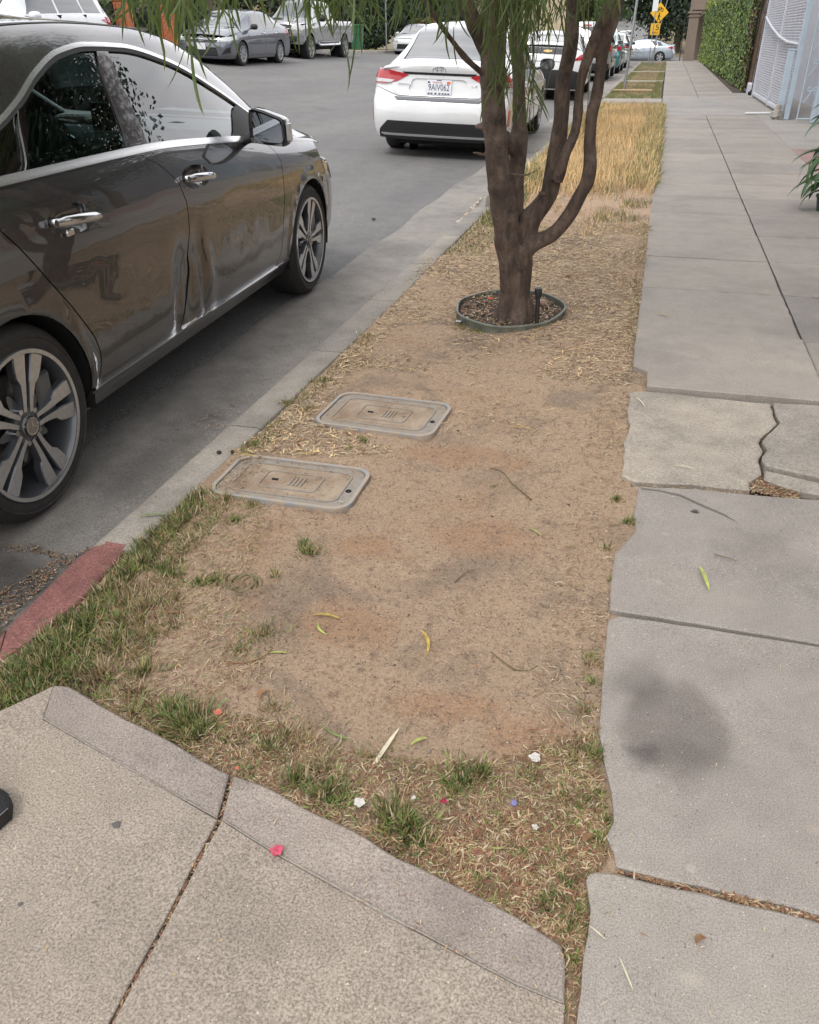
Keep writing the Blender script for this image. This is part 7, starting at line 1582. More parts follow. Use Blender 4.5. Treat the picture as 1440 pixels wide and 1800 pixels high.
def far_tree(name, x, y, h, r, cnt, size, mat, label, cat='tree', z=None, trunk=.15, low=.3, squash=1.0, group=None, cone=False):
    z = gz(x, y) if z is None else z; root = empty(name, (x, y, z), label=label, cat=cat, group=group); tb_ = MB()
    tb_.tube([(0, 0, -.1), (trunk*.2, 0, h*.25), (0, trunk*.3, h*.5), (0, 0, h*.85)], [trunk, trunk*.8, trunk*.6, trunk*.15], 8); C = []
    nb = 14
    for i in range(nb):
        t = i/nb; a = i*2.4; zz = h*(low+(1-low)*(t*.9+.05)); rr_ = r*(math.sin(PI*min(1, .15+t*.8)) if not cone else (1.05-t))*rng.uniform(.55, .95); p = (rr_*math.cos(a), rr_*math.sin(a), zz+rng.uniform(-.1, .1)*h); C.append(p)
        tb_.tube([(0, 0, zz-h*.12), (p[0]*.6, p[1]*.6, zz-h*.02), p], [trunk*.35, trunk*.2, trunk*.06], 5)
    C = np.array(C+[(0, 0, h*.75), (0, 0, h*.55)]); tb_.build('trunk', M['trunkfar'], root, smooth=True)
    P = C[rng.integers(len(C), size=cnt)]+rng.normal(size=(cnt, 3))*np.array([r*.24, r*.24, h*.085*squash]); P = P[(P[:, 2] > h*low*.55) & (np.hypot(P[:, 0], P[:, 1]) < r*1.02)] if name == 'yard_tree' else P[P[:, 2] > h*low*.55]
    V, F = leaf_quads(P, size); tag(link('crown', mesh_from('crown', V, F, mat), root), kind='stuff'); return root
def bush(name, x, y, lx, ly, h, cnt, size, mats, label, cat='bush', z=None, rz=0, mix=None):
    z = gz(x, y) if z is None else z; U = rng.uniform(-1, 1, (cnt*2, 3)); U = U[(np.abs(U)**3).sum(1) < 1][:cnt]; P = U*np.array([lx/2, ly/2, h/2])*(0.86+.2*rng.uniform(size=(len(U), 1))); P[:, 2] += h/2
    sh = P*1.0; V, F = leaf_quads(P, size); root = empty(name, (x, y, z), rz, label=label, cat=cat); tag(link('foliage', mesh_from('foliage', V, F, mats, mi=(pick(len(P), mix) if mix else None)), root), kind='stuff')
    st = MB()
    for i in range(7): a = i*.9; st.tube([(0.1*lx*math.cos(a), .1*ly*math.sin(a), 0), (lx*.3*math.cos(a), ly*.3*math.sin(a), h*.7)], [.03, .012], 5)
    st.build('stem', M['trunkfar'], root); return root

# ---- ivy covered wall along the right of the sidewalk
A0, A1 = np.array([1.93, 22.3]), np.array([1.60, 50.0]); Lw = np.linalg.norm(A1-A0); dw = (A1-A0)/Lw; nw = np.array([-dw[1], dw[0]])
wall = empty('ivy_wall', (A0[0], A0[1], 0), math.atan2(dw[1], dw[0]), label='long garden wall covered in green ivy along the right of the sidewalk', cat='wall')
wb_ = MB(); wb_.box((Lw/2, -.16, 1.28), (Lw, .2, 2.72)); wb_.build('wall_core', M['offwall'], wall)
k = 30000; s = rng.uniform(0, 1, k)**1.25*Lw; hh = rng.uniform(.04, 2.62, k); bulge = .13*fbm(s*.9, hh*1.3, 3)+.10*np.maximum(0, .8-hh)*fbm(s*.7, hh*0, 2)
kp = (s > .30+.5*fbm(hh*3, hh*0+3, 3)+.25*(hh < .5)); P = np.stack([s, -.02+bulge+rng.uniform(-.02, .03, k), hh], 1)[kp]; V, F = leaf_quads(P, .062, (0, 1.2, .5)); cl = np.where(P[:, 2] > 2.35-.2*fbm(P[:, 0], P[:, 0]*0, 2), 1, (rng.uniform(size=len(P)) < .18)*1); cl = np.where((P[:, 0] < 2.2) & (rng.uniform(size=len(P)) < .55), 2, cl); cl = np.where((P[:, 0] > 12) & (P[:, 2] < 1.5) & (rng.uniform(size=len(P)) < .35), 1, cl)
tag(link('ivy', mesh_from('ivy', V, F, [M['ivy1'], M['ivy2'], M['ivy3']], mi=cl), wall), kind='stuff')
tp = MB()
for i in range(26): sx = rng.uniform(.1, 2.6); tp.tube([(sx, -.04, .05), (sx+rng.uniform(-.3, .3), -.03, 1.2), (sx+rng.uniform(-.5, .5), -.03, 2.5)], [.02, .014, .008], 5)
tp.build('ivy_stems', M['ivy3'], wall)
tb2 = MB(); tb2.box((Lw/2, -.16, 2.66), (Lw, .26, .05)); tb2.build('wall_coping', M['offwall'], wall)
# post and black downpipe at the near end of the wall
po = empty('gate_end_post', (1.99, 21.9, 0), label='chipped white post with a dark drain pipe between the ivy wall and the gate', cat='post')
w_ = MB(); w_.box((0, .0, 1.4), (.10, .12, 2.8)); w_.build('post', M['whitepaint'], po); w_ = MB(); w_.tube([(-.02, -.14, .02), (-.02, -.14, 2.8)], .045, 10); w_.tube([(-.02, -.14, .10), (-.10, -.22, .03)], .045, 10)
for z in (.7, 1.6, 2.5): w_.box((-.02, -.12, z), (.12, .08, .03))
w_.build('drain_pipe', M['iron'], po, smooth=True)
bs = MB(); bs.box((-.05, .35, .10), (.10, .7, .24), bev=.02); bs.build('plinth', M['whitepaint'], po)

# ---- gate with expanded metal panels
gate = empty('lattice_gate', (1.985, 15.5, 0), math.atan2(5.6, -.06)-PI/2, label='tall pale gate of diamond metal mesh in a light blue frame beside the sidewalk', cat='gate')
def bar(c, d, name, mat, parent=gate, bev=0.004): mb = MB(); mb.box(c, d, bev=bev); return mb.build(name, mat, parent)
bar((0, 0, 1.32), (.075, .075, 2.64), 'gate_post', M['ltblue']); bar((0, 2.7, 1.32), (.06, .06, 2.6), 'gate_post', M['whitepaint']); bar((0, 5.55, 1.32), (.075, .075, 2.64), 'gate_post', M['whitepaint'])
bar((0, 1.37, .075), (.05, 2.6, .06), 'bottom_rail', M['whitepaint']); bar((0, 4.12, .075), (.05, 2.78, .06), 'bottom_rail', M['whitepaint']); bar((0, 1.37, 2.58), (.05, 2.6, .06), 'top_rail', M['ltblue']); bar((0, 4.12, 2.58), (.05, 2.78, .06), 'top_rail', M['whitepaint'])
mb = MB(); mb.tube([(-.035, .05, 1.06), (-.035, 1.4, 1.08), (-.035, 2.7, 1.16), (-.035, 4.2, 1.32), (-.035, 5.5, 1.50)], .022, 8); mb.build('middle_rail', M['whitepaint'], gate, smooth=True)
for i in range(11): bar((.012, .48+.47*i, 1.32), (.012, .014, 2.4), 'upright', M['whitepaint'], bev=0)
for (ya, yb) in ((.04, 2.67), (2.73, 5.5)):
    mm = MB(); st_ = .15; sl_ = .55; H0, H1 = .105, 2.55; dy = (H1-H0)/sl_
    for sg in (1, -1):
        y = ya-dy
        while y < yb+dy:
            a = (y, H0) if sg > 0 else (y, H1); b2 = (y+dy, H1) if sg > 0 else (y+dy, H0)
            t0 = max(0, (ya-a[0])/dy); t1 = min(1, (yb-a[0])/dy)
            if t1 > t0:
                p = (a[0]+dy*t0, a[1]+(b2[1]-a[1])*t0); q = (a[0]+dy*t1, a[1]+(b2[1]-a[1])*t1); L_ = math.hypot(q[0]-p[0], q[1]-p[1]); an = math.atan2(q[1]-p[1], q[0]-p[0])
                mm.box((.0, (p[0]+q[0])/2, (p[1]+q[1])/2), (.010, L_, .011), R=Matrix.Rotation(an, 3, 'X'))
            y += st_
    tag(mm.build('mesh_panel', M['whitepaint'], gate), kind='stuff')
# bollard joined to the gate post
bo = empty('steel_bollard', (1.87, 15.55, 0), label='light blue square steel bollard bracketed to the mesh gate, on a rough concrete foot', cat='bollard')
mb = MB(); mb.box((0, 0, .50), (.095, .095, .94), bev=.006); mb.build('post', M['ltblue'], bo); mb = MB(); mb.box((.055, 0, .985), (.21, .10, .02), bev=.003); mb.build('cap_plate', M['ltblue'], bo)
mb = MB(); 
for i in range(9): mb.box((rng.uniform(-.08, .05), rng.uniform(-.07, .07), rng.uniform(.02, .16)), tuple(rng.uniform(.06, .14, 3)), rz=rng.uniform(0, 3), bev=.012)
mb.build('concrete_foot', M['farpave'], bo)
tag(MB().tube([(0, 0, 0), (.45, .12, 0)], .018, 8).build('white_tube', M['plate'], smooth=True, loc=(1.42, 16.35, .02)), 'short white plastic tube lying on the ground before the mesh gate', 'tube')
# scroll gate and house behind
sc_ = empty('scroll_gate', (2.06, 15.0, 0), label='light blue wrought iron gate leaf with scrolls, between the mesh gate and pale blue wall', cat='gate')
def scroll(mb, cx, cz, s, fl=1, up=1):
    pts = []
    for i in range(19):
        t = i/18; a = t*2.2*PI; r_ = s*(1-t*.82); pts.append((cx+fl*(r_*math.cos(a)-s), 0, cz+up*r_*math.sin(a)))
    mb.tube(pts, .006, 5)
mb = MB()
for x in (.02, .30, .58): mb.tube([(x, 0, .03), (x, 0, 2.5)], .012, 6)
for z in (.05, 1.25, 2.45): mb.tube([(.02, 0, z), (.86, 0, z)], .012, 6)
mb.build('gate_bars', M['ltblue'], sc_, smooth=True)
for z in (.45, .82, 1.18, 1.6, 2.0):
    mb = MB()
    for cx in (.16, .44):
        for fl in (1, -1): scroll(mb, cx, z, .045, fl, 1); scroll(mb, cx, z+.02, .045, fl, -1)
        mb.tube([(cx, 0, z), (cx-.10, 0, z-.18)], .006, 5); mb.tube([(cx, 0, z), (cx+.10, 0, z-.18)], .006, 5)
    mb.build('scroll', M['ltblue'], sc_, smooth=True)
def house(name, x0, x1, y0, y1, h, mat, label, z, wins=(), roofh=.9, facade='x+', door=None, cat='house'):
    root = empty(name, ((x0+x1)/2, (y0+y1)/2, z), label=label, cat=cat); w, d = x1-x0, y1-y0; mb = MB(); mb.box((0, 0, h/2), (w, d, h)); mb.build('wall', mat, root)
    rf = MB(); e = .35; V = [(-w/2-e, -d/2-e, h), (w/2+e, -d/2-e, h), (w/2+e, d/2+e, h), (-w/2-e, d/2+e, h), (0, -d/2+1.2, h+roofh), (0, d/2-1.2, h+roofh)]; V2 = [(a, b2, c-.12) for a, b2, c in V[:4]]
    rf.add([(a, b2, c+.003) for a, b2, c in V]+[(a, b2, c+.003) for a, b2, c in V2], [(0, 1, 4), (1, 2, 5, 4), (2, 3, 5), (3, 0, 4, 5), (9, 8, 7, 6)][:4]+[(0, 6, 7, 1), (1, 7, 8, 2), (2, 8, 9, 3), (3, 9, 6, 0), (6, 9, 8, 7)]); rf.build('roof', M['roof'], root)
    sx = 1 if facade == 'x+' else -1
    for (yy, zz, ww, hh_) in wins:
        f = MB(); X = sx*(w/2+.03)
        for (c, dd) in (((X, yy, zz+hh_/2), (.08, ww+.16, .08)), ((X, yy, zz-hh_/2), (.10, ww+.16, .08)), ((X, yy-ww/2-.04, zz), (.08, .08, hh_-.08)), ((X, yy+ww/2+.04, zz), (.08, .08, hh_-.08)), ((X+sx*.002, yy, zz), (.05, .04, hh_-.08))): f.box(c, dd)
        fo = f.build('window', M['trim'], root); p = MB(); p.box((sx*(w/2+.012), yy, zz), (.02, ww, hh_-.08)); p.build('pane', M['pane'], fo)
    if door: f = MB(); f.box((sx*(w/2+.03), door, 1.05), (.07, 1.0, 2.1)); f.build('door', M['brownst'], root)
    return root
house('blue_grey_house', 2.75, 11, 15.45, 22.0, 4.6, M['offwall'], 'pale lilac grey house side wall behind the mesh gate', -.02, wins=((1.0, 3.2, 1.2, 1.0), (-1.5, 3.2, 1.2, 1.0)), facade='x-')
pw = MB(); pw.box((0, 0, 1.45), (.9, .22, 2.9), bev=.01); tag(pw.build('pale_blue_wall', M['ltblue'], loc=(2.72, 14.92, 0)), 'pale blue wall end beside the scroll gate at the right edge', 'wall')
house('neighbouring_house', 4.6, 12, -3, 12.5, 3.4, M['tanst'], 'tan stucco bungalow set back right of the sidewalk, mirrored in the dark car', 0, wins=((-4, 1.6, 1.6, 1.2), (0, 1.6, 1.6, 1.2), (5, 1.6, 1.6, 1.2)), facade='x-', door=2.6)
far_tree('yard_tree', 3.8, 12.4, 9.6, 2.5, 70000, .075, M['lf_dark'], 'dark broad tree in the front yard right of the sidewalk', trunk=.16, z=0, low=.36)
far_tree('yard_tree', 4.1, 4.2, 6.8, 2.3, 24000, .055, M['lf_dark'], 'tall dark tree beside the tan bungalow', trunk=.18, z=0, low=.40)

# ---- strap leaved plant at the right edge
pl = empty('potted_plant', (1.37, 7.25, 0), label='strap leaved green plant in a dark pot at the right edge of the sidewalk', cat='plant')
mb = MB(); mb.lathe([(0, 0.0), (.075, 0.0), (.095, .10), (.103, .105), (.103, .12), (.09, .12), (.085, .10), (0, .10)], 20, 'z'); mb.build('pot', plain('dark_green_pot', (.03, .05, .045), .5), pl, smooth=True, ang=30)
mb = MB(); mb.tube([(0, 0, .12), (.01, 0, .30), (0, .01, .55), (.02, 0, .85)], [.045, .038, .032, .02], 10); mb.build('stem', plain('pale_plant_stem', (.25, .24, .14), .8, var=.3), pl, smooth=True)
M['strap'] = plain('glossy_strap_leaf', (.035, .085, .022), .38, var=.45, vscale=5)
M['strapy'] = plain('yellowing_strap_leaf', (.30, .28, .05), .5, var=.3, vscale=8)
def strap(name, z0, az, L_, w, el, droop, mat, seg=9):
    V = []; F = []; p = np.array([0.02*math.cos(az), .02*math.sin(az), z0]); e = el; u = np.array([math.cos(az), math.sin(az)]); sd = np.array([-u[1], u[0], 0])
    for i in range(seg+1):
        t = i/seg; hw = 1.35*w/2*(.45+.55*math.sin(PI*min(1, .12+t*.75)))*(1-t**6*.97); V += [p-sd*hw+np.array([0, 0, hw*.5]), p, p+sd*hw+np.array([0, 0, hw*.5])]
        e = el-droop*t; p = p+np.array([u[0]*math.cos(e), u[1]*math.cos(e), math.sin(e)])*L_/seg
    for i in range(seg):
        for k in range(2): F.append((3*i+k, 3*i+k+1, 3*i+k+4, 3*i+k+3))
    link(name, mesh_from(name, V, F, mat, smooth=True), pl)
for z0, az, L_, w, el, dr in ((.62, 3.3, .34, .055, .5, 1.9), (.60, 2.6, .30, .05, .8, 1.6), (.40, 3.1, .36, .05, .45, 1.5), (.40, 3.6, .36, .028, .2, 2.6), (.38, 2.9, .40, .028, .3, 2.4), (.36, 3.9, .34, .025, .1, 2.2), (.22, 3.2, .24, .05, .4, 1.2), (.20, 3.7, .28, .045, .2, 1.3), (.85, 2.9, .30, .05, 1.1, 1.2), (.84, 3.8, .34, .05, 1.2, 1.8), (.70, 4.4, .36, .05, .8, 1.8), (.45, 4.8, .36, .05, .5, 1.9), (.55, 5.6, .38, .05, .6, 1.9), (.60, .2, .38, .05, .6, 1.9), (.60, 1.2, .38, .05, .7, 1.9), (.40, .8, .38, .05, .4, 1.9), (.30, 5.2, .3, .05, .4, 1.5), (.86, 1.9, .3, .05, 1.0, 1.6)): strap('strap_leaf', z0, az, L_, w, el, dr, M['strap'])
for i_ in range(16): strap('strap_leaf', .16+.045*i_, rng.uniform(0, 6.28), rng.uniform(.24, .36), .045, rng.uniform(.2, .9), rng.uniform(1.2, 2.2), M['strap'])
for i_ in range(7): strap('strap_leaf', .14+.05*i_, rng.uniform(2.6, 4.0), rng.uniform(.26, .36), .045, rng.uniform(.1, .5), rng.uniform(1.2, 2.4), M['strap'])
strap('strap_leaf', .24, 3.45, .17, .045, .4, .8, M['strapy'])

# ---- poles and signs
pole = empty('steel_pole', (-.96, 23.1, -.02), label='plain galvanised steel pole standing in the grass strip beyond the driveway', cat='pole')
mb = MB(); mb.tube([(0, 0, 0), (.03, 0, .8), (.11, 0, 3.0)], .032, 12); mb.build('shaft', M['galv'], pole, smooth=True); mb = MB()
for i in range(16): a = rng.uniform(0, 6.28); mb.tube([(.03, 0, .86+rng.uniform(-.05, .08)), (.03+.16*math.cos(a), .16*math.sin(a), .90+rng.uniform(-.1, .12)), (.03+.30*math.cos(a), .30*math.sin(a), .84+rng.uniform(-.12, .08))], [.008, .005, .003], 4)
mb.build('tangled_twigs', M['twig'], pole)
tag(MB().box((0, 0, .02), (.95, .12, .03), rz=-.10, bev=.004).build('plank', M['wood'], loc=(-.74, 22.95, 0.012)), 'pale wooden plank lying at the foot of the steel pole', 'plank')
sg_ = empty('warning_sign', (-.62, 44.0, -.02), label='yellow diamond crossing sign with a speed plaque reading 15 MPH', cat='sign')
T_ = lambda v: (v[0], -v[2], v[1])
mb = MB(); mb.prism([(-.02, 1.68), (.38, 2.08), (-.02, 2.48), (-.42, 2.08)], 0, .006, T=T_); mb.build('diamond_panel', M['signyellow'], sg_)
mb = MB(); 
def ringp(mb, cx, cz, r): mb.tube([(cx+r*math.cos(a), -.010, cz+r*math.sin(a)) for a in np.linspace(0, 2*PI, 15)], .011, 5, cap=False)
ringp(mb, -.12, 2.18, .06); ringp(mb, .08, 2.18, .06)
for a, b2 in (((-.12, 2.18), (-.05, 2.27)), ((-.05, 2.27), (.05, 2.27)), ((.05, 2.27), (-.02, 2.18)), ((-.02, 2.18), (-.12, 2.18)), ((-.02, 2.18), (-.07, 2.29)), ((.08, 2.18), (.04, 2.31))): mb.tube([(a[0], -.010, a[1]), (b2[0], -.010, b2[1])], .010, 5)
mb.build('bicycle_symbol', M['signblack'], sg_); mb = MB()
mb.tube([(-.02, -.01, 2.045), (-.02, -.01, 2.075)], .026, 8)
for a, b2, r_ in (((-.02, 2.02), (-.03, 1.90), .026), ((-.03, 1.90), (-.08, 1.77), .016), ((-.03, 1.90), (.03, 1.78), .016), ((-.02, 2.0), (.05, 1.92), .012), ((-.02, 2.0), (-.08, 1.93), .012)): mb.tube([(a[0], -.010, a[1]), (b2[0], -.010, b2[1])], r_, 6)
mb.build('walking_figure_symbol', M['signblack'], sg_)
mb = MB(); mb.box((-.12, -.004, 1.44), (.42, .008, .46), bev=.002); pq = mb.build('speed_plaque', M['signyellow'], sg_)
build_text('15', .30, M['signblack'], 'plaque_lettering', pq, lambda v: (v[0]-.12, -.011-v[2], v[1]+1.50), .001, width=.27); build_text('MPH', .11, M['signblack'], 'plaque_lettering', pq, lambda v: (v[0]-.12, -.011-v[2], v[1]+1.29), .001, width=.25)
mb = MB(); mb.tube([(-.02, .03, .0), (-.02, .03, 2.6)], .025, 8); mb.build('post', M['galv'], sg_, smooth=True); mb = MB(); mb.tube([(-.16, .02, .0), (.28, .04, 2.7)], .02, 8); mb.build('leaning_brace', M['galv'], sg_, smooth=True)
ws = empty('street_sign', (-.84, 43.2, -.02), label='small white rectangular sign on a thin post left of the yellow sign', cat='sign'); mb = MB(); mb.tube([(0, 0, 0), (.05, 0, 2.7)], .022, 8); mb.build('post', M['galv'], ws, smooth=True); mb = MB(); mb.box((.0, -.03, 2.38), (.24, .008, .52)); mb.build('sign_panel', M['plate'], ws)

# ---- arcaded brown building at the end of the sidewalk
ar = empty('arcade_building', (.78, 53.0, -.10), label='brown stucco building with arched entrance columns at the end of the sidewalk', cat='building')
def archpoly(x0, x1, h, zs, r): 
    out = [(x0, 0), (x0, zs)]; 
    return out
mb = MB(); mb.box((3.4, 6, 4.0), (6.4, 10, 3.1)); mb.build('upper_wall', M['brownst'], ar); mb = MB(); mb.box((3.4, 7.2, 1.25), (6.2, 7.4, 2.55)); mb.build('inner_wall', M['brownst'], ar)
for cx in (.33, 2.4, 4.5): mb = MB(); mb.box((cx, 1.25, 1.15), (.52, .5, 2.3)); mb.box((cx, 1.25, 2.16), (.62, .6, .07)); mb.box((cx, 1.25, 2.34), (.70, .66, .10)); mb.box((cx, 1.25, .12), (.60, .58, .24)); mb.build('column', M['brownst'], ar)
for c0, c1 in ((.66, 2.07), (2.73, 4.17)):
    mb = MB(); n_ = 10; V = []
    for i in range(n_+1): a = PI-PI*i/n_; V += [((c0+c1)/2+(c1-c0)/2*math.cos(a), 2.39-.0+.55*math.sin(a)*.0+ (-.0)), ]
    poly = [(c0-.3, 2.46), (c0, 2.10)]+[((c0+c1)/2+(c1-c0)/2*math.cos(a), 2.0+.42*math.sin(a)) for a in np.linspace(PI, 0, 11)]+[(c1, 2.10), (c1+.3, 2.46)]
    mb.prism(poly[2:-2]+[(c1, 2.455), (c0, 2.455)], 1.08, 1.38, T=lambda v: (v[0], v[2], v[1])); mb.build('arch', M['brownst'], ar)
fe_ = empty('iron_fence', (.62, 51.2, -.05), label='dark iron fence section left of the brown arcade column', cat='fence')
for i in range(8): mb = MB(); mb.tube([(0, i*.28, 0), (0, i*.28, 2.0)], .014, 5); mb.build('picket', M['iron'], fe_)
mb = MB(); mb.box((0, .98, .2), (.03, 2.1, .03)); mb.box((0, .98, 1.85), (.03, 2.1, .03)); mb.build('rail', M['iron'], fe_)

# ---- trees beyond the cross street
far_tree('conifer', .6, 86, 9, 2.8, 14000, .22, M['lf_dark'], 'dark dense conifer beyond the cross street, behind the yellow sign', trunk=.35, low=.16, cone=True)
far_tree('conifer', -1.9, 92, 9, 2.6, 9000, .24, M['lf_dark'], 'dark conifer left of the densest one beyond the cross street', trunk=.3, low=.26)
far_tree('conifer', 4.4, 80, 8, 1.9, 4500, .24, M['lf_mid'], 'greener conifer beside the brown arcade beyond the cross street', trunk=.25, low=.06)
# ---- far left side of the street
yard = lambda y: gz(-14.3, y)+.14
pil = [(-16.55, 25.6, 'left orange brick pillar of the iron fence'), (-16.55, 28.2, 'orange brick pillar of the iron fence nearest the blue grey sedan'), (-16.55, 20.5, 'orange brick pillar of the iron fence farthest left')]
bmeshes = {}
for (x, y, lb) in pil:
    z = yard(y)+.02; r0 = empty('brick_pillar', (x, y, z), label=lb, cat='pillar', group='orange brick fence pillars'); mb = MB(); mb.box((0, 0, .68), (.37, .37, 1.36)); mb.build('pillar_core', M['mortar'], r0)
    if 'b' not in bmeshes:
        t = MB(); t.box((0, 0, 0), (.215, .024, .078), bev=.004); o = t.build('brick', M['orbrick']); bmeshes['b'] = o.data; bpy.data.objects.remove(o)
        t = MB(); t.box((0, 0, 0), (.105, .024, .078), bev=.004); o = t.build('brick', M['orbrick']); bmeshes['h'] = o.data; bpy.data.objects.remove(o)
    for cs in range(15):
        for f_ in range(4 if False else 3):
            a = (0, PI/2, -PI/2)[f_]; 
            for (u_, kind_) in (((-.09, 'b'), (.125, 'h')) if cs % 2 else ((.09, 'b'), (-.125, 'h'))):
                px_, py_ = u_*.95, -.192; X = px_*math.cos(a)-py_*math.sin(a); Y = px_*math.sin(a)+py_*math.cos(a)
                link('brick', bmeshes[kind_], r0, (X, Y, .05+cs*.09), (0, 0, a))
    mb = MB(); mb.box((0, 0, 1.40), (.46, .46, .06), bev=.01); mb.box((0, 0, 1.46), (.38, .38, .05), bev=.01); mb.build('pillar_cap', M['orbrick'], r0); mb = MB(); mb.box((0, 0, .10), (.52, .52, .30), bev=.01); mb.build('pillar_plinth', M['orbrick'], r0)
lw = empty('low_brick_wall', (-16.55, 29.5, yard(29.5)), label='low orange brick wall under the iron fence beside the pillars', cat='wall')
for i in range(12):
    for cs in range(3): link('brick', bmeshes['b'], lw, (.06, -1.1+i*.225+(.11 if cs % 2 else 0), .05+cs*.09), (0, 0, PI/2))
mb = MB(); mb.box((0, .12, .13), (.10, 2.8, .27)); mb.build('wall_core', M['mortar'], lw)
pk = MB(); pk.tube([(0, 0, 0), (0, 0, 1.25)], .010, 5); pko = pk.build('picket', M['iron']); pkm = pko.data; bpy.data.objects.remove(pko)
for (y0, y1, lb) in ((20.8, 25.35, 'black iron picket fence left of the orange pillars'), (25.85, 27.95, 'black iron picket fence between the two orange pillars'), (28.5, 40.0, 'long black iron picket fence behind the blue grey sedan')):
    fr_ = empty('iron_fence', (-16.55, y0, yard((y0+y1)/2)), label=lb, cat='fence', group='iron fences across the street'); k = int((y1-y0)/.125)
    for i in range(k): link('picket', pkm, fr_, (0, .06+i*.125, .05))
    for z in (.18, 1.15): mb = MB(); mb.box((0, (y1-y0)/2, z), (.025, y1-y0, .03)); mb.build('rail', M['iron'], fr_)
bush('hedge', -18.2, 24, 1.6, 9, 1.9, 7000, .13, [M['lf_mid'], M['lf_olive']], 'loose green garden hedge behind the orange pillars', z=yard(24), mix=[3, 1])
bush('hedge', -18.6, 33, 1.4, 7, 1.5, 4500, .14, [M['lf_dark'], M['lf_mid']], 'dark low hedge behind the iron fence and the blue grey sedan', z=yard(33), mix=[3, 1])
bush('hedge', -17.8, 51.5, 2.0, 10, 1.75, 9000, .16, [M['lf_dark'], M['lf_mid']], 'dense dark green hedge beyond the green bin', z=yard(50), mix=[2, 1])
bush('bush', -15.6, 58.5, 2.2, 3.0, 1.9, 2500, .15, [M['lf_olive'], M['orbrick']], 'reddish green bush right of the dense dark hedge', z=.45, mix=[4, 1])
house('cream_house', -30, -22, 14, 27, 3.6, M['cream'], 'cream stucco house behind the orange pillars', yard(25)+.2, wins=((-3.5, 1.6, 1.6, 1.2), (0.5, 1.6, 1.6, 1.2), (4.2, 1.6, 1.6, 1.2)), door=-1.6)
house('tan_house', -30, -21, 30, 43, 4.6, M['tanst'], 'tan house behind the iron fence and the silver pickup', yard(35)+.2, wins=((-4.5, 1.6, 1.6, 1.3), (-1.5, 1.6, 1.6, 1.3), (2.0, 1.6, 1.6, 1.3), (5, 1.6, 1.2, 1.3)), door=.3)
house('cream_house', -30, -21, 46, 62, 5.2, M['cream'], 'cream house behind the dense dark hedge', .7, wins=((-5.5, 1.7, 1.2, 1.6), (-2.5, 1.7, 1.2, 1.6), (.5, 1.7, 1.2, 1.6), (3.5, 1.7, 1.2, 1.6)), door=6)
house('tan_house', -17, -8.5, 80, 92, 5, M['cream'], 'pale house across the cross street, left of the far road', gz(-12, 84), wins=((-3, 1.7, 1.2, 1.5), (2, 1.7, 1.2, 1.5)), facade='x+')
house('grey_house', 5.5, 14, 96, 120, 6, M['greyst'], 'grey house right of the far road behind the conifers', gz(8, 100), wins=(), facade='x-')
for i, (x, y, h, r_, mt, lb) in enumerate(((-19.5, 21, 6.5, 2.6, 'lf_mid', 'green yard tree behind the left orange pillar'), (-19.0, 29.5, 7, 2.4, 'lf_mid', 'yard tree behind the fence near the blue grey sedan'), (-18.5, 38.5, 7, 2.6, 'lf_dark', 'dark yard tree behind the silver pickup'), (-18.0, 46.5, 7.5, 2.8, 'lf_dark', 'dark tree over the green bin'), (-18.5, 57, 8, 3.2, 'lf_dark', 'large dark tree behind the dense hedge'), (-19.5, 66, 9, 3.5, 'lf_dark', 'dark tree at the far corner of the hedge'), (-13.5, 84, 8, 3.4, 'lf_dark', 'dark tree across the cross street, left'), (-8.9, 88, 8, 2.8, 'lf_mid', 'mid green tree across the cross street beside the far road'), (-18.5, 78, 9, 4, 'lf_dark', 'large dark tree across the cross street, far left'), (-11.0, 98, 9, 3.4, 'lf_dark', 'dark tree farther along the far road'), (-24, 86, 9, 4, 'lf_mid', 'wide green tree beyond the left houses'))):
    far_tree('tree', x, y, h, r_, 4200 if y < 70 else 3600, .15+.0026*y*.6, M[mt], lb, group='trees beyond the street', low=.20 if y > 40 else .32, z=yard(y) if y < 50 else gz(x, y)+.1)
dt = []
for i in range(70): a = rng.uniform(-70, 60); yy = rng.uniform(150, 230); dt.append((a, yy))
P = np.array([(a+rng.normal()*3, yy+rng.normal()*3, gz(0, yy)+rng.uniform(0, 7)) for a, yy in dt for _ in range(170) if abs(a+4.5) > 4]); V, F = leaf_quads(P, 1.1); tag(link('distant_trees', mesh_from('distant_trees', V, F, [M['lf_dark'], M['lf_mid'], M['lf_olive']], mi=pick(len(P), [3, 3, 1]))), kind='stuff')
# green wheeled bin
bn = empty('wheeled_bin', (-15.0, 43.3, gz(-14.3, 43)+.13), .2, label='green wheeled refuse bin on the far kerb beyond the silver pickup', cat='bin')
mb = MB(); V = [(-.24, -.28, .05), (.24, -.28, .05), (.24, .28, .05), (-.24, .28, .05), (-.30, -.36, 1.02), (.30, -.36, 1.02), (.30, .36, 1.02), (-.30, .36, 1.02)]; mb.add(V, [(0, 3, 2, 1), (4, 5, 6, 7), (0, 1, 5, 4), (1, 2, 6, 5), (2, 3, 7, 6), (3, 0, 4, 7)]); mb.box((0, 0, .72), (.62, .74, .04)); mb.build('bin_body', M['bingreen'], bn); mb = MB(); mb.box((0, 0, 1.06), (.68, .80, .08), bev=.02); mb.build('lid', M['bingreen'], bn)
for s_ in (1, -1): mb = MB(); mb.lathe([(0, -.03), (.11, -.03), (.11, .03), (0, .03)], 14, 'x', c=(.3*s_, .3, .11)); mb.build('wheel', M['rubber'], bn)
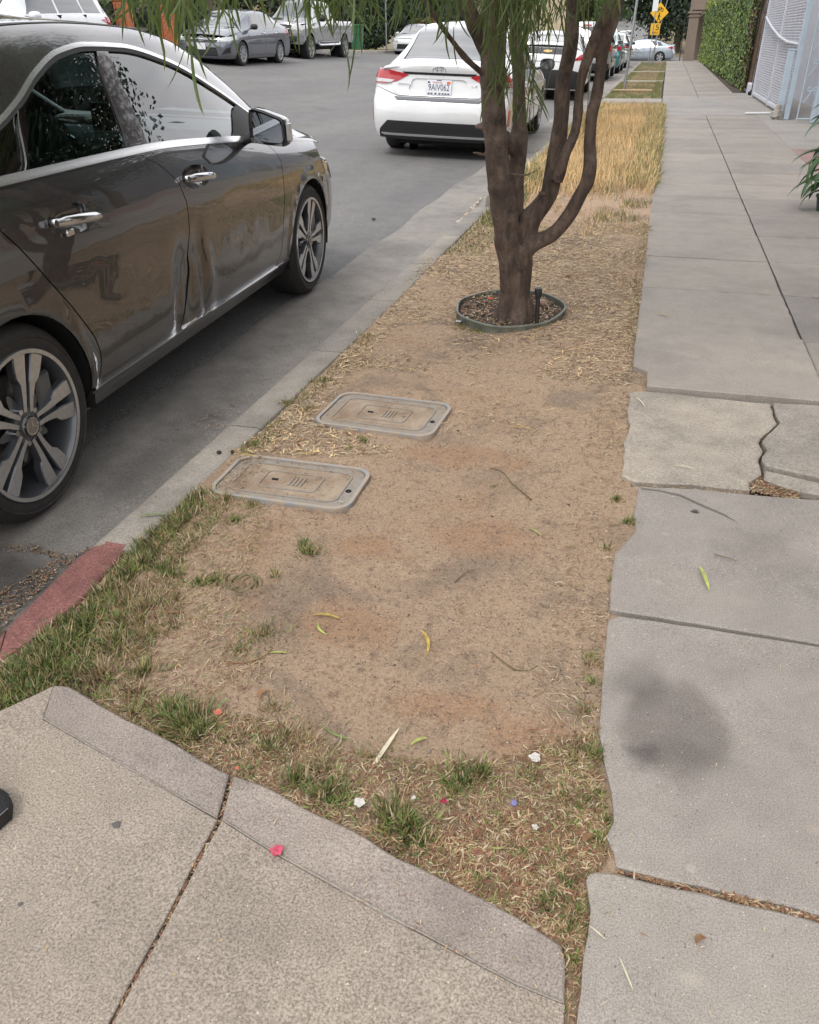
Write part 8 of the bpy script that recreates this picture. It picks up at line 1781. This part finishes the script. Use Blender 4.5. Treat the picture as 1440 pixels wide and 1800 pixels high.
sp_ = empty('street_sign_post', (-12.4*1.18, 47, gz(-14.3, 47)+.1), label='thin grey sign post on the far side above the white sedan', cat='post'); mb = MB(); mb.tube([(0, 0, 0), (0, 0, 3.2)], .04, 6); mb.build('post', M['galv'], sp_); mb = MB(); mb.box((0.03, 0, 2.5), (.02, .35, .5)); mb.build('sign_panel', M['galv'], sp_)
# ------------------------------------------------------------ ring at the tree foot and small things lying about
M['edging'] = plain('grey_green_plastic_edging', (.16, .17, .14), .6, var=.3, vscale=18, bump=.2)
ring_c = (G(797, 545)+G(989, 548))/2; cy_ = (G(893, 578)[1]+G(900, 513)[1])/2
rg = empty('tree_ring', (ring_c[0], cy_, -.015), label='low grey green plastic edging ring round the foot of the street tree', cat='edging ring')
ax = (G(989, 548)[0]-G(797, 545)[0])/2; ay = (G(900, 513)[1]-G(893, 578)[1])/2
mb = MB(); V = []; n_ = 64
for i in range(n_):
    a = 2*PI*i/n_; wb2 = 1+.03*math.sin(3*a+1)+.015*math.sin(7*a); x, y = ax*math.cos(a)*wb2, ay*math.sin(a)*wb2; u = np.array([math.cos(a), math.sin(a)]); zt = .026+.006*math.sin(2*a)
    for (o_, z) in ((.004, -.03), (.004, zt-.006), (.007, zt-.002), (.005, zt+.004), (-.004, zt+.004), (-.006, zt-.002), (-.004, zt-.008), (-.004, -.03)): V.append((x+u[0]*o_, y+u[1]*o_, z))
F = [(i*8+k, ((i+1) % n_)*8+k, ((i+1) % n_)*8+k+1, i*8+k+1) for i in range(n_) for k in range(7)]
mb.add(V, F); mb.build('edging_band', M['edging'], rg, smooth=True, ang=50)
mb = MB(); mb.add([(0, 0, .014)]+[(ax*.97*math.cos(a), ay*.97*math.sin(a), .004) for a in np.linspace(0, 2*PI, 33)[:-1]], [(0, 1+i, 1+(i+1) % 32) for i in range(32)]); mb.build('ring_soil', M['soilbed'], rg)
def disc_pts(k, f=.9): a = rng.uniform(0, 2*PI, k); r = np.sqrt(rng.uniform(0, 1, k))*f; return np.stack([ring_c[0]+ax*r*np.cos(a), cy_+ay*r*np.sin(a)], 1)
pebbles(disc_pts(420), .004, .013, 'ring_stones', PM, z=-.005, w=[4, 3, 3, 2, 2]); RC = Cover(); RC.litter(disc_pts(900), .01, .05, .002, .006, [0, .3, 4, 5, 0, 3, 3], z=.0, lift=.02, curve=1.4); RC.build('ring_litter')
rs_ = AY(944, 566, 3.83); rt = AY(947, 505, 3.83)
rz_ = empty('irrigation_riser', (rs_[0], rs_[1], -.01), label='black plastic irrigation riser standing in the edging ring right of the trunk', cat='pipe'); h_ = rt[2]+.01
mb = MB(); mb.tube([(0, 0, 0), ((rt[0]-rs_[0])*.8, 0, h_*.82)], .0105, 12); mb.build('riser_pipe', M['blackp'], rz_, smooth=True); mb = MB(); dx_ = rt[0]-rs_[0]; mb.tube([(dx_*.78, 0, h_*.74), (dx_*.85, 0, h_*.86), (dx_*.9, 0, h_*.90), (dx_, 0, h_*.97)], [.013, .0185, .0185, .0165], 12); mb.build('riser_cap', M['blackp'], rz_, smooth=True, ang=35); mb = MB(); mb.tube([(dx_, 0, h_*.96), (dx_, 0, h_+.004)], .006, 8); mb.build('nozzle', M['galv'], rz_)
def lump(name, px, py, r, mat, label, cat, z=.0, sq=.75, group=None, seed=0, zoff=None):
    p = G(px, py, 0); mb = MB(); V = []; n1, n2 = 8, 12
    for i in range(n1+1):
        for j in range(n2):
            th, ph = PI*i/n1, 2*PI*j/n2; k_ = 1+.14*(float(vnoise(np.array(i*.8+seed), np.array(j*1.1+seed*3)))-.5); V.append((r*k_*math.sin(th)*math.cos(ph), r*k_*math.sin(th)*math.sin(ph), r*sq*k_*math.cos(th)+r*sq*.85))
    F = [(i*n2+j, (i+1)*n2+j, (i+1)*n2+(j+1) % n2, i*n2+(j+1) % n2) for i in range(n1) for j in range(n2)]; mb.add(V, F); return tag(mb.build(name, mat, smooth=True, loc=(p[0], p[1], z)), label, cat, group)
M['pinkstone'] = plain('pale_tan_stone', (.42, .30, .22), .6, var=.15, vscale=30); M['seedpod'] = plain('dark_seed_pod', (.03, .024, .02), .8, var=.3, bump=.5); M['orangerag'] = plain('orange_plastic_scrap', (.75, .13, .03), .5, var=.2)
lump('round_stone', 953, 536, .022, M['pinkstone'], 'smooth pinkish round stone in the edging ring beside the black riser', 'stone', z=-.005, sq=.95)
lump('seed_pod', 383, 782, .009, M['seedpod'], 'left of the two dark round seed pods on the kerb', 'seed pod', z=-.035, group='dark seed pods on the kerb', seed=2); lump('seed_pod', 407, 781, .009, M['seedpod'], 'right of the two dark round seed pods on the kerb', 'seed pod', z=-.035, group='dark seed pods on the kerb', seed=5)
lump('stone', 656, 360, .02, PM[2], 'small dark lump lying on the open road', 'stone', z=-.12, sq=.4, seed=4)
def crumple(name, px, py, s, mat, label, cat, z=0.0, k=14, h=.5, two=None):
    s = s*.72
    p = G(px, py, z); mb = MB(); n_ = 9; V = []
    for i in range(n_):
        for j in range(n_): u, v = i/(n_-1)-.5, j/(n_-1)-.5; e = 1-.35*(abs(u)*2)**2*(abs(v)*2)**2; zz = s*h*(float(vnoise(np.array(u*7+px), np.array(v*7+py)))*.6+.25*float(vnoise(np.array(u*17+px), np.array(v*17)))); V.append((u*s*e*(1+.17*math.sin(9*v+px)), v*s*e*(1+.15*math.cos(8*u+py)), zz+.001))
    F = [(i*n_+j, (i+1)*n_+j, (i+1)*n_+j+1, i*n_+j+1) for i in range(n_-1) for j in range(n_-1)]; mb.add(V, F, 0); o = mb.build(name, mat, smooth=True, loc=(p[0], p[1], z), rot=(0, 0, rng.uniform(0, 6))); return tag(o, label, cat)
M['petalpink'] = plain('pink_bougainvillea_bract', (.50, .07, .12), .6, var=.3, vscale=60); M['petalred'] = plain('coral_red_bract', (.48, .13, .09), .6, var=.25, vscale=60); M['petalmag'] = plain('dark_magenta_petal', (.30, .01, .05), .6, var=.3, vscale=60); M['paper'] = plain('white_paper_scrap', (.50, .48, .44), .7, var=.1, vscale=60); M['purple'] = plain('violet_plastic', (.16, .15, .30), .5); M['greyspot'] = plain('dark_gum_grey', (.10, .095, .09), .8)
crumple('flower_bract', 487, 1497, .030, M['petalpink'], 'bright pink papery flower bract lying on the ramp slab', 'flower', z=.003, h=.35)
crumple('flower_bract', 384, 1253, .022, M['petalred'], 'coral red flower bract at the tip of the left grass tuft', 'flower', z=.012, h=.3)
crumple('flower_bract', 417, 1351, .012, M['petalred'], 'small coral bract at the top of the ramp joint', 'flower', z=.006, h=.3)
crumple('flower_bract', 780, 1411, .016, M['petalmag'], 'dark magenta petal under the round weed in the corner grass', 'flower', z=.016, h=.5)
crumple('paper_scrap', 940, 1334, .030, M['paper'], 'crumpled white paper scrap at the right edge of the dirt', 'litter', z=.0, h=.4)
crumple('paper_scrap', 632, 1412, .028, M['paper'], 'pale paper scrap in the grass by the ramp edge', 'litter', z=.008, h=.2)
crumple('paper_scrap', 727, 1403, .012, M['paper'], 'tiny pale pinkish scrap near the tall green tuft', 'litter', z=.008, h=.3)
crumple('paper_scrap', 320, 1413-20, .0, M['paper'], 'x', 'litter') if False else None
crumple('paper_scrap', 941, 1456, .016, M['paper'], 'torn white scrap among the corner grass', 'litter', z=.01, h=.5)
crumple('paper_scrap', 1028, 536, .030, M['paper'], 'white paper scrap on the straw right of the edging ring', 'litter', z=-.005, h=.5)
crumple('paper_scrap', 1157, 327, .05, M['paper'], 'flat white litter at the sidewalk edge by the dry grass', 'litter', z=.004, h=.15)
crumple('plastic_scrap', 862, 527, .040, M['orangerag'], 'orange plastic scrap in the edging ring left of the trunk', 'litter', z=.01, h=.7)
crumple('plastic_scrap', 806, 566, .045, plain('clear_plastic_film', (.42, .45, .46), .25), 'crinkled clear plastic film beside the edging ring', 'litter', z=-.01, h=.25)
mb = MB(); mb.lathe([(0, .006), (.0055, .005), (.0065, .0035), (.0065, 0)], 14, 'z'); p = G(903, 1416, 0); tag(mb.build('bottle_cap', M['purple'], smooth=True, loc=(p[0], p[1], .006), rot=(.3, .2, 0)), 'small violet bottle cap in the corner grass', 'bottle cap')
def blot(px, py, r, mat, label, sx=1.0, z=.0022):
    p = G(px, py, 0); mb = MB(); k = 16; V = [(0, 0, .0012)]+[(r*sx*(1+.25*math.sin(3*a+px))*math.cos(a), r*(1+.2*math.sin(2*a+py))*math.sin(a), 0) for a in np.linspace(0, 2*PI, k+1)[:-1]]; mb.add(V, [(0, 1+i, 1+(i+1) % k) for i in range(k)]); tag(mb.build('flattened_gum', mat, loc=(p[0], p[1], z), smooth=True), label, 'gum')
blot(205, 1450, .0065, M['greyspot'], 'dark oval spot of flattened gum on the ramp slab', 1.3, z=.0012); blot(1222, 898, .006, M['greyspot'], 'small dark gum spot on the slab below the broken one', 1.6, z=.0022); blot(36, 1590, .004, M['greyspot'], 'tiny dark spot low on the left ramp slab', 1, z=.0012)
# fallen leaves that can be told apart
M['fl1'] = plain('fallen_yellow_green_leaf', (.34, .37, .10), .55, var=.3, vscale=60); M['fl2'] = plain('fallen_yellow_leaf', (.38, .27, .06), .6, var=.4, vscale=60); M['fl3'] = plain('fallen_brown_leaf', (.21, .11, .05), .8, var=.35, vscale=60); M['fl4'] = plain('fallen_green_leaf', (.14, .20, .05), .6, var=.3, vscale=60); M['fl5'] = plain('bleached_blade', (.55, .50, .36), .8, var=.2, vscale=60)
def fallen(pa, pb, w, mat, label, bow=.0, z=None, lift=.004, name='fallen_leaf', cat='leaf', grp='single leaves lying on the ground', arch=.12):
    a, b2 = G(*pa), G(*pb); zz = (float(strip_z(*(a[:2]+b2[:2])/2)) if z is None else z); c = (a+b2)/2; L_ = np.linalg.norm((b2-a)[:2]); an = math.atan2((b2-a)[1], (b2-a)[0]); V = []; F = []; n_ = 8
    for i in range(n_+1):
        t = i/n_; x = L_*(t-.5); y = bow*L_*(1-4*(t-.5)**2); hw = w/2*math.sin(PI*min(1, .06+t*.92))**.7; zc_ = lift+arch*L_*(1-4*(t-.5)**2)*.4; V += [(x, y-hw, zc_+hw*.35), (x, y, zc_), (x, y+hw, zc_+hw*.35)]
    for i in range(n_):
        for k in range(2): F.append((3*i+k, 3*i+k+1, 3*i+k+4, 3*i+k+3))
    return tag(link(name, mesh_from(name, V, F, mat, smooth=True), None, (c[0], c[1], zz), (0, 0, an)), label, cat, grp)
fallen((1229, 999), (1246, 1041), .011, M['fl1'], 'bright yellow green leaf lying on the sidewalk slab', z=.002)
fallen((738, 1098), (750, 1143), .009, M['fl2'], 'yellow leaf bent upright in the dirt, right of the other yellow ones', bow=.12)
fallen((549, 1068), (596, 1074), .009, M['fl2'], 'mustard yellow leaf in the orange dirt hollow', bow=.06)
fallen((560, 1082), (574, 1103), .007, M['fl1'], 'short pale green curled leaf just below the mustard one', bow=-.2)
fallen((565, 1262), (618, 1288), .005, M['fl4'], 'thin green curved leaf near the ramp edge dirt', bow=-.14)
fallen((722, 1300), (752, 1288), .008, M['fl1'], 'yellow green leaf right of the long pale straw stick', bow=.08)
fallen((455, 1222), (478, 1205), .012, M['fl3'], 'brown curled leaf in the dirt above the ramp', bow=.45)
fallen((240, 893), (290, 890), .008, M['fl4'], 'olive leaf lying on the kerb top near the red paint', z=-.034)
fallen((468, 1138), (504, 1137), .006, M['fl1'], 'narrow yellow green leaf at the tip of the weed patch', bow=.02)
fallen((930, 920), (953, 934), .006, M['fl1'], 'slim pale green leaf on the open dirt right of centre')
fallen((895, 745), (938, 750), .006, M['fl2'], 'yellowish leaf on the dirt beyond the meter lids', bow=.05)
fallen((234, 848), (285, 843), .007, M['fl4'], 'long olive leaf in the gutter below the kerb', z=-.138, bow=.05)
fallen((417, 798), (450, 803), .007, M['fl2'], 'yellow brown leaf on the nearer meter lid corner', z=.0, bow=-.1)
fallen((525, 789), (560, 788), .007, M['fl2'], 'orange yellow leaf behind the nearer meter lid', bow=.05)
fallen((392, 760), (405, 735), .006, M['fl1'], 'green leaf in the gutter beside the seed pods', z=-.13, bow=.1)
fallen((648, 1350), (702, 1271), .009, M['fl5'], 'long split pale straw stick lying in the dirt', name='straw_stick', cat='stick', grp=None, arch=.02, lift=.006)
fallen((1088, 1687), (1112, 1745), .003, M['fl5'], 'thin pale straw lying on the bottom right slab', name='straw_stick', cat='stick', grp=None, z=.003, arch=.02)
fallen((1035, 1632), (1064, 1657), .003, M['fl5'], 'thin straw poking from the grass over the bottom right slab', name='straw_stick', cat='stick', grp=None, z=.004, arch=.05)
fallen((1222, 1662), (1240, 1652), .011, M['fl3'], 'small brown curled leaf on the bottom right slab', z=.002, bow=.2)
fallen((1025, 1480), (1040, 1468), .014, M['fl3'], 'tan rounded dead leaf in the corner grass near the sidewalk', bow=.1, lift=.02)
fallen((288, 1067), (312, 1066), .008, M['fl3'], 'rusty orange dead leaf among the dry left grass', lift=.012)
fallen((1300, 470), (1306, 480), .004, M['fl3'], 'crumb of brown leaf on the sidewalk slab', z=.003) if False else None
fallen((1152, 553), (1176, 558), .010, M['fl2'], 'yellowish leaf on the sidewalk beside the edging ring', z=.003)
fallen((1186, 822), (1220, 829), .005, M['fl5'], 'pale narrow leaf on the broken pale slab', z=.006)
fallen((1118, 703), (1134, 720), .005, M['fl5'], 'pale straw leaf on the upper left corner of the broken slab', z=.006)
def twig(pts, r, label, z=None, mat=None):
    P = []
    for (a, b2) in pts: g = G(a, b2); P.append((g[0], g[1], (float(strip_z(g[0], g[1])) if z is None else z)+.005))
    mb = MB(); Pp, Rr = smooth_path(P, [r]*len(P), .02); mb.tube([tuple(q) for q in Pp], [float(x) for x in Rr*np.linspace(1, .5, len(Rr))], 6); tag(mb.build('twig', mat or M['twig'], smooth=True), label, 'twig')
twig([(905, 1168), (880, 1150), (862, 1136)], .0022, 'short dark twig curving on the dirt near the stained slab'); twig([(905, 1168), (925, 1170), (950, 1160)], .0018, 'pale end twig beside the short dark one')
twig([(935, 872), (900, 838), (880, 818), (858, 812)], .0024, 'long thin twig on the dirt right of the meter lids'); twig([(1255, 978), (1290, 988), (1305, 994)], .0016, 'thin dark twig on the sidewalk slab', z=.002); twig([(800, 1010), (820, 995), (838, 990)], .0018, 'small forked dark twig in the middle of the dirt')
twig([(470, 1130), (510, 1140), (545, 1150)], .0, 'x') if False else None
twig([(395, 1155), (440, 1152), (470, 1140), (478, 1130)], .002, 'reddish twig along the olive weed patch', mat=M['fl3'])
# dry root tangle left of the dirt centre
mb = MB(); c = G(420, 1028)
for i in range(9): a = rng.uniform(0, 6.28); mb.tube([(c[0]+.045*math.cos(a+t)*(1-.2*t)+.01*i*.3, c[1]+.03*math.sin(a+1.3*t), .002+.014*abs(math.sin(t+i))) for t in np.linspace(0, 2.4, 8)], [.0032, .0034, .0034, .0032, .003, .003, .0026, .002], 5)
tag(mb.build('dead_root_tangle', plain('dead_olive_root', (.16, .13, .07), .85, var=.3, vscale=50), smooth=True), 'tangle of dead olive brown roots on the dirt near the left grass', 'roots')
# ---- the toe of a shoe at the left edge
sh_ = empty('shoe', (-.0, 0, 0), label='toe of a black shoe at the left edge on the ramp slab', cat='shoe'); tp_ = G(22, 1440, 0); hd = math.radians(8)
sh_.location = (tp_[0], tp_[1], .0); sh_.rotation_euler = (0, 0, math.radians(-78))
def shoe_ring(z, sc, x_off=0): 
    out = []
    prof = [(0, 0), (-.012, .028), (-.045, .044), (-.10, .047), (-.16, .038), (-.22, .034), (-.265, .028), (-.285, 0)]
    for (y, w_) in prof: out.append((w_*sc, y*(1 if y > -.2 else 1)+x_off*(1-abs(y)/.285)-.0, z))
    for (y, w_) in prof[-2:0:-1]: out.append((-w_*sc, y+x_off*(1-abs(y)/.285), z))
    return out
mb = MB(); r0, r1, r2 = shoe_ring(.001, .97), shoe_ring(.012, 1.03), shoe_ring(.026, 1.0); n_ = len(r0); mb.add(r0+r1+r2, [tuple(range(n_))[::-1]]+[(k*n_+i, k*n_+(i+1) % n_, (k+1)*n_+(i+1) % n_, (k+1)*n_+i) for k in range(2) for i in range(n_)]+[tuple(range(2*n_, 3*n_))]); mb.build('sole', M['rubber'], sh_, smooth=True, ang=50)
mb = MB(); R_ = [shoe_ring(.027, .98), shoe_ring(.045, .97, -.012), shoe_ring(.060, .80, -.035)]
R_ = [[(x, y, z+max(0, (-y-.08))*.18*(k_/2)) for x, y, z in r] for k_, r in enumerate(R_)]; top = [(x*.55, min(y, -.06), z+.012+max(0, (-y-.08))*.10) for x, y, z in R_[2]]; V = sum(R_, [])+top; mb.add(V, [(k*n_+i, k*n_+(i+1) % n_, (k+1)*n_+(i+1) % n_, (k+1)*n_+i) for k in range(3) for i in range(n_)]+[tuple(range(3*n_, 4*n_))]); mb.build('upper', plain('dark_grey_shoe_fabric', (.03, .032, .036), .75, bump=.4, bscale=300), sh_, smooth=True, ang=60)
mb = MB(); mb.tube([(x*1.02, y*1.0, .030) for x, y, z in shoe_ring(.03, 1.0)], .0016, 5); mb.build('sole_seam', M['rimdark'], sh_, smooth=True)
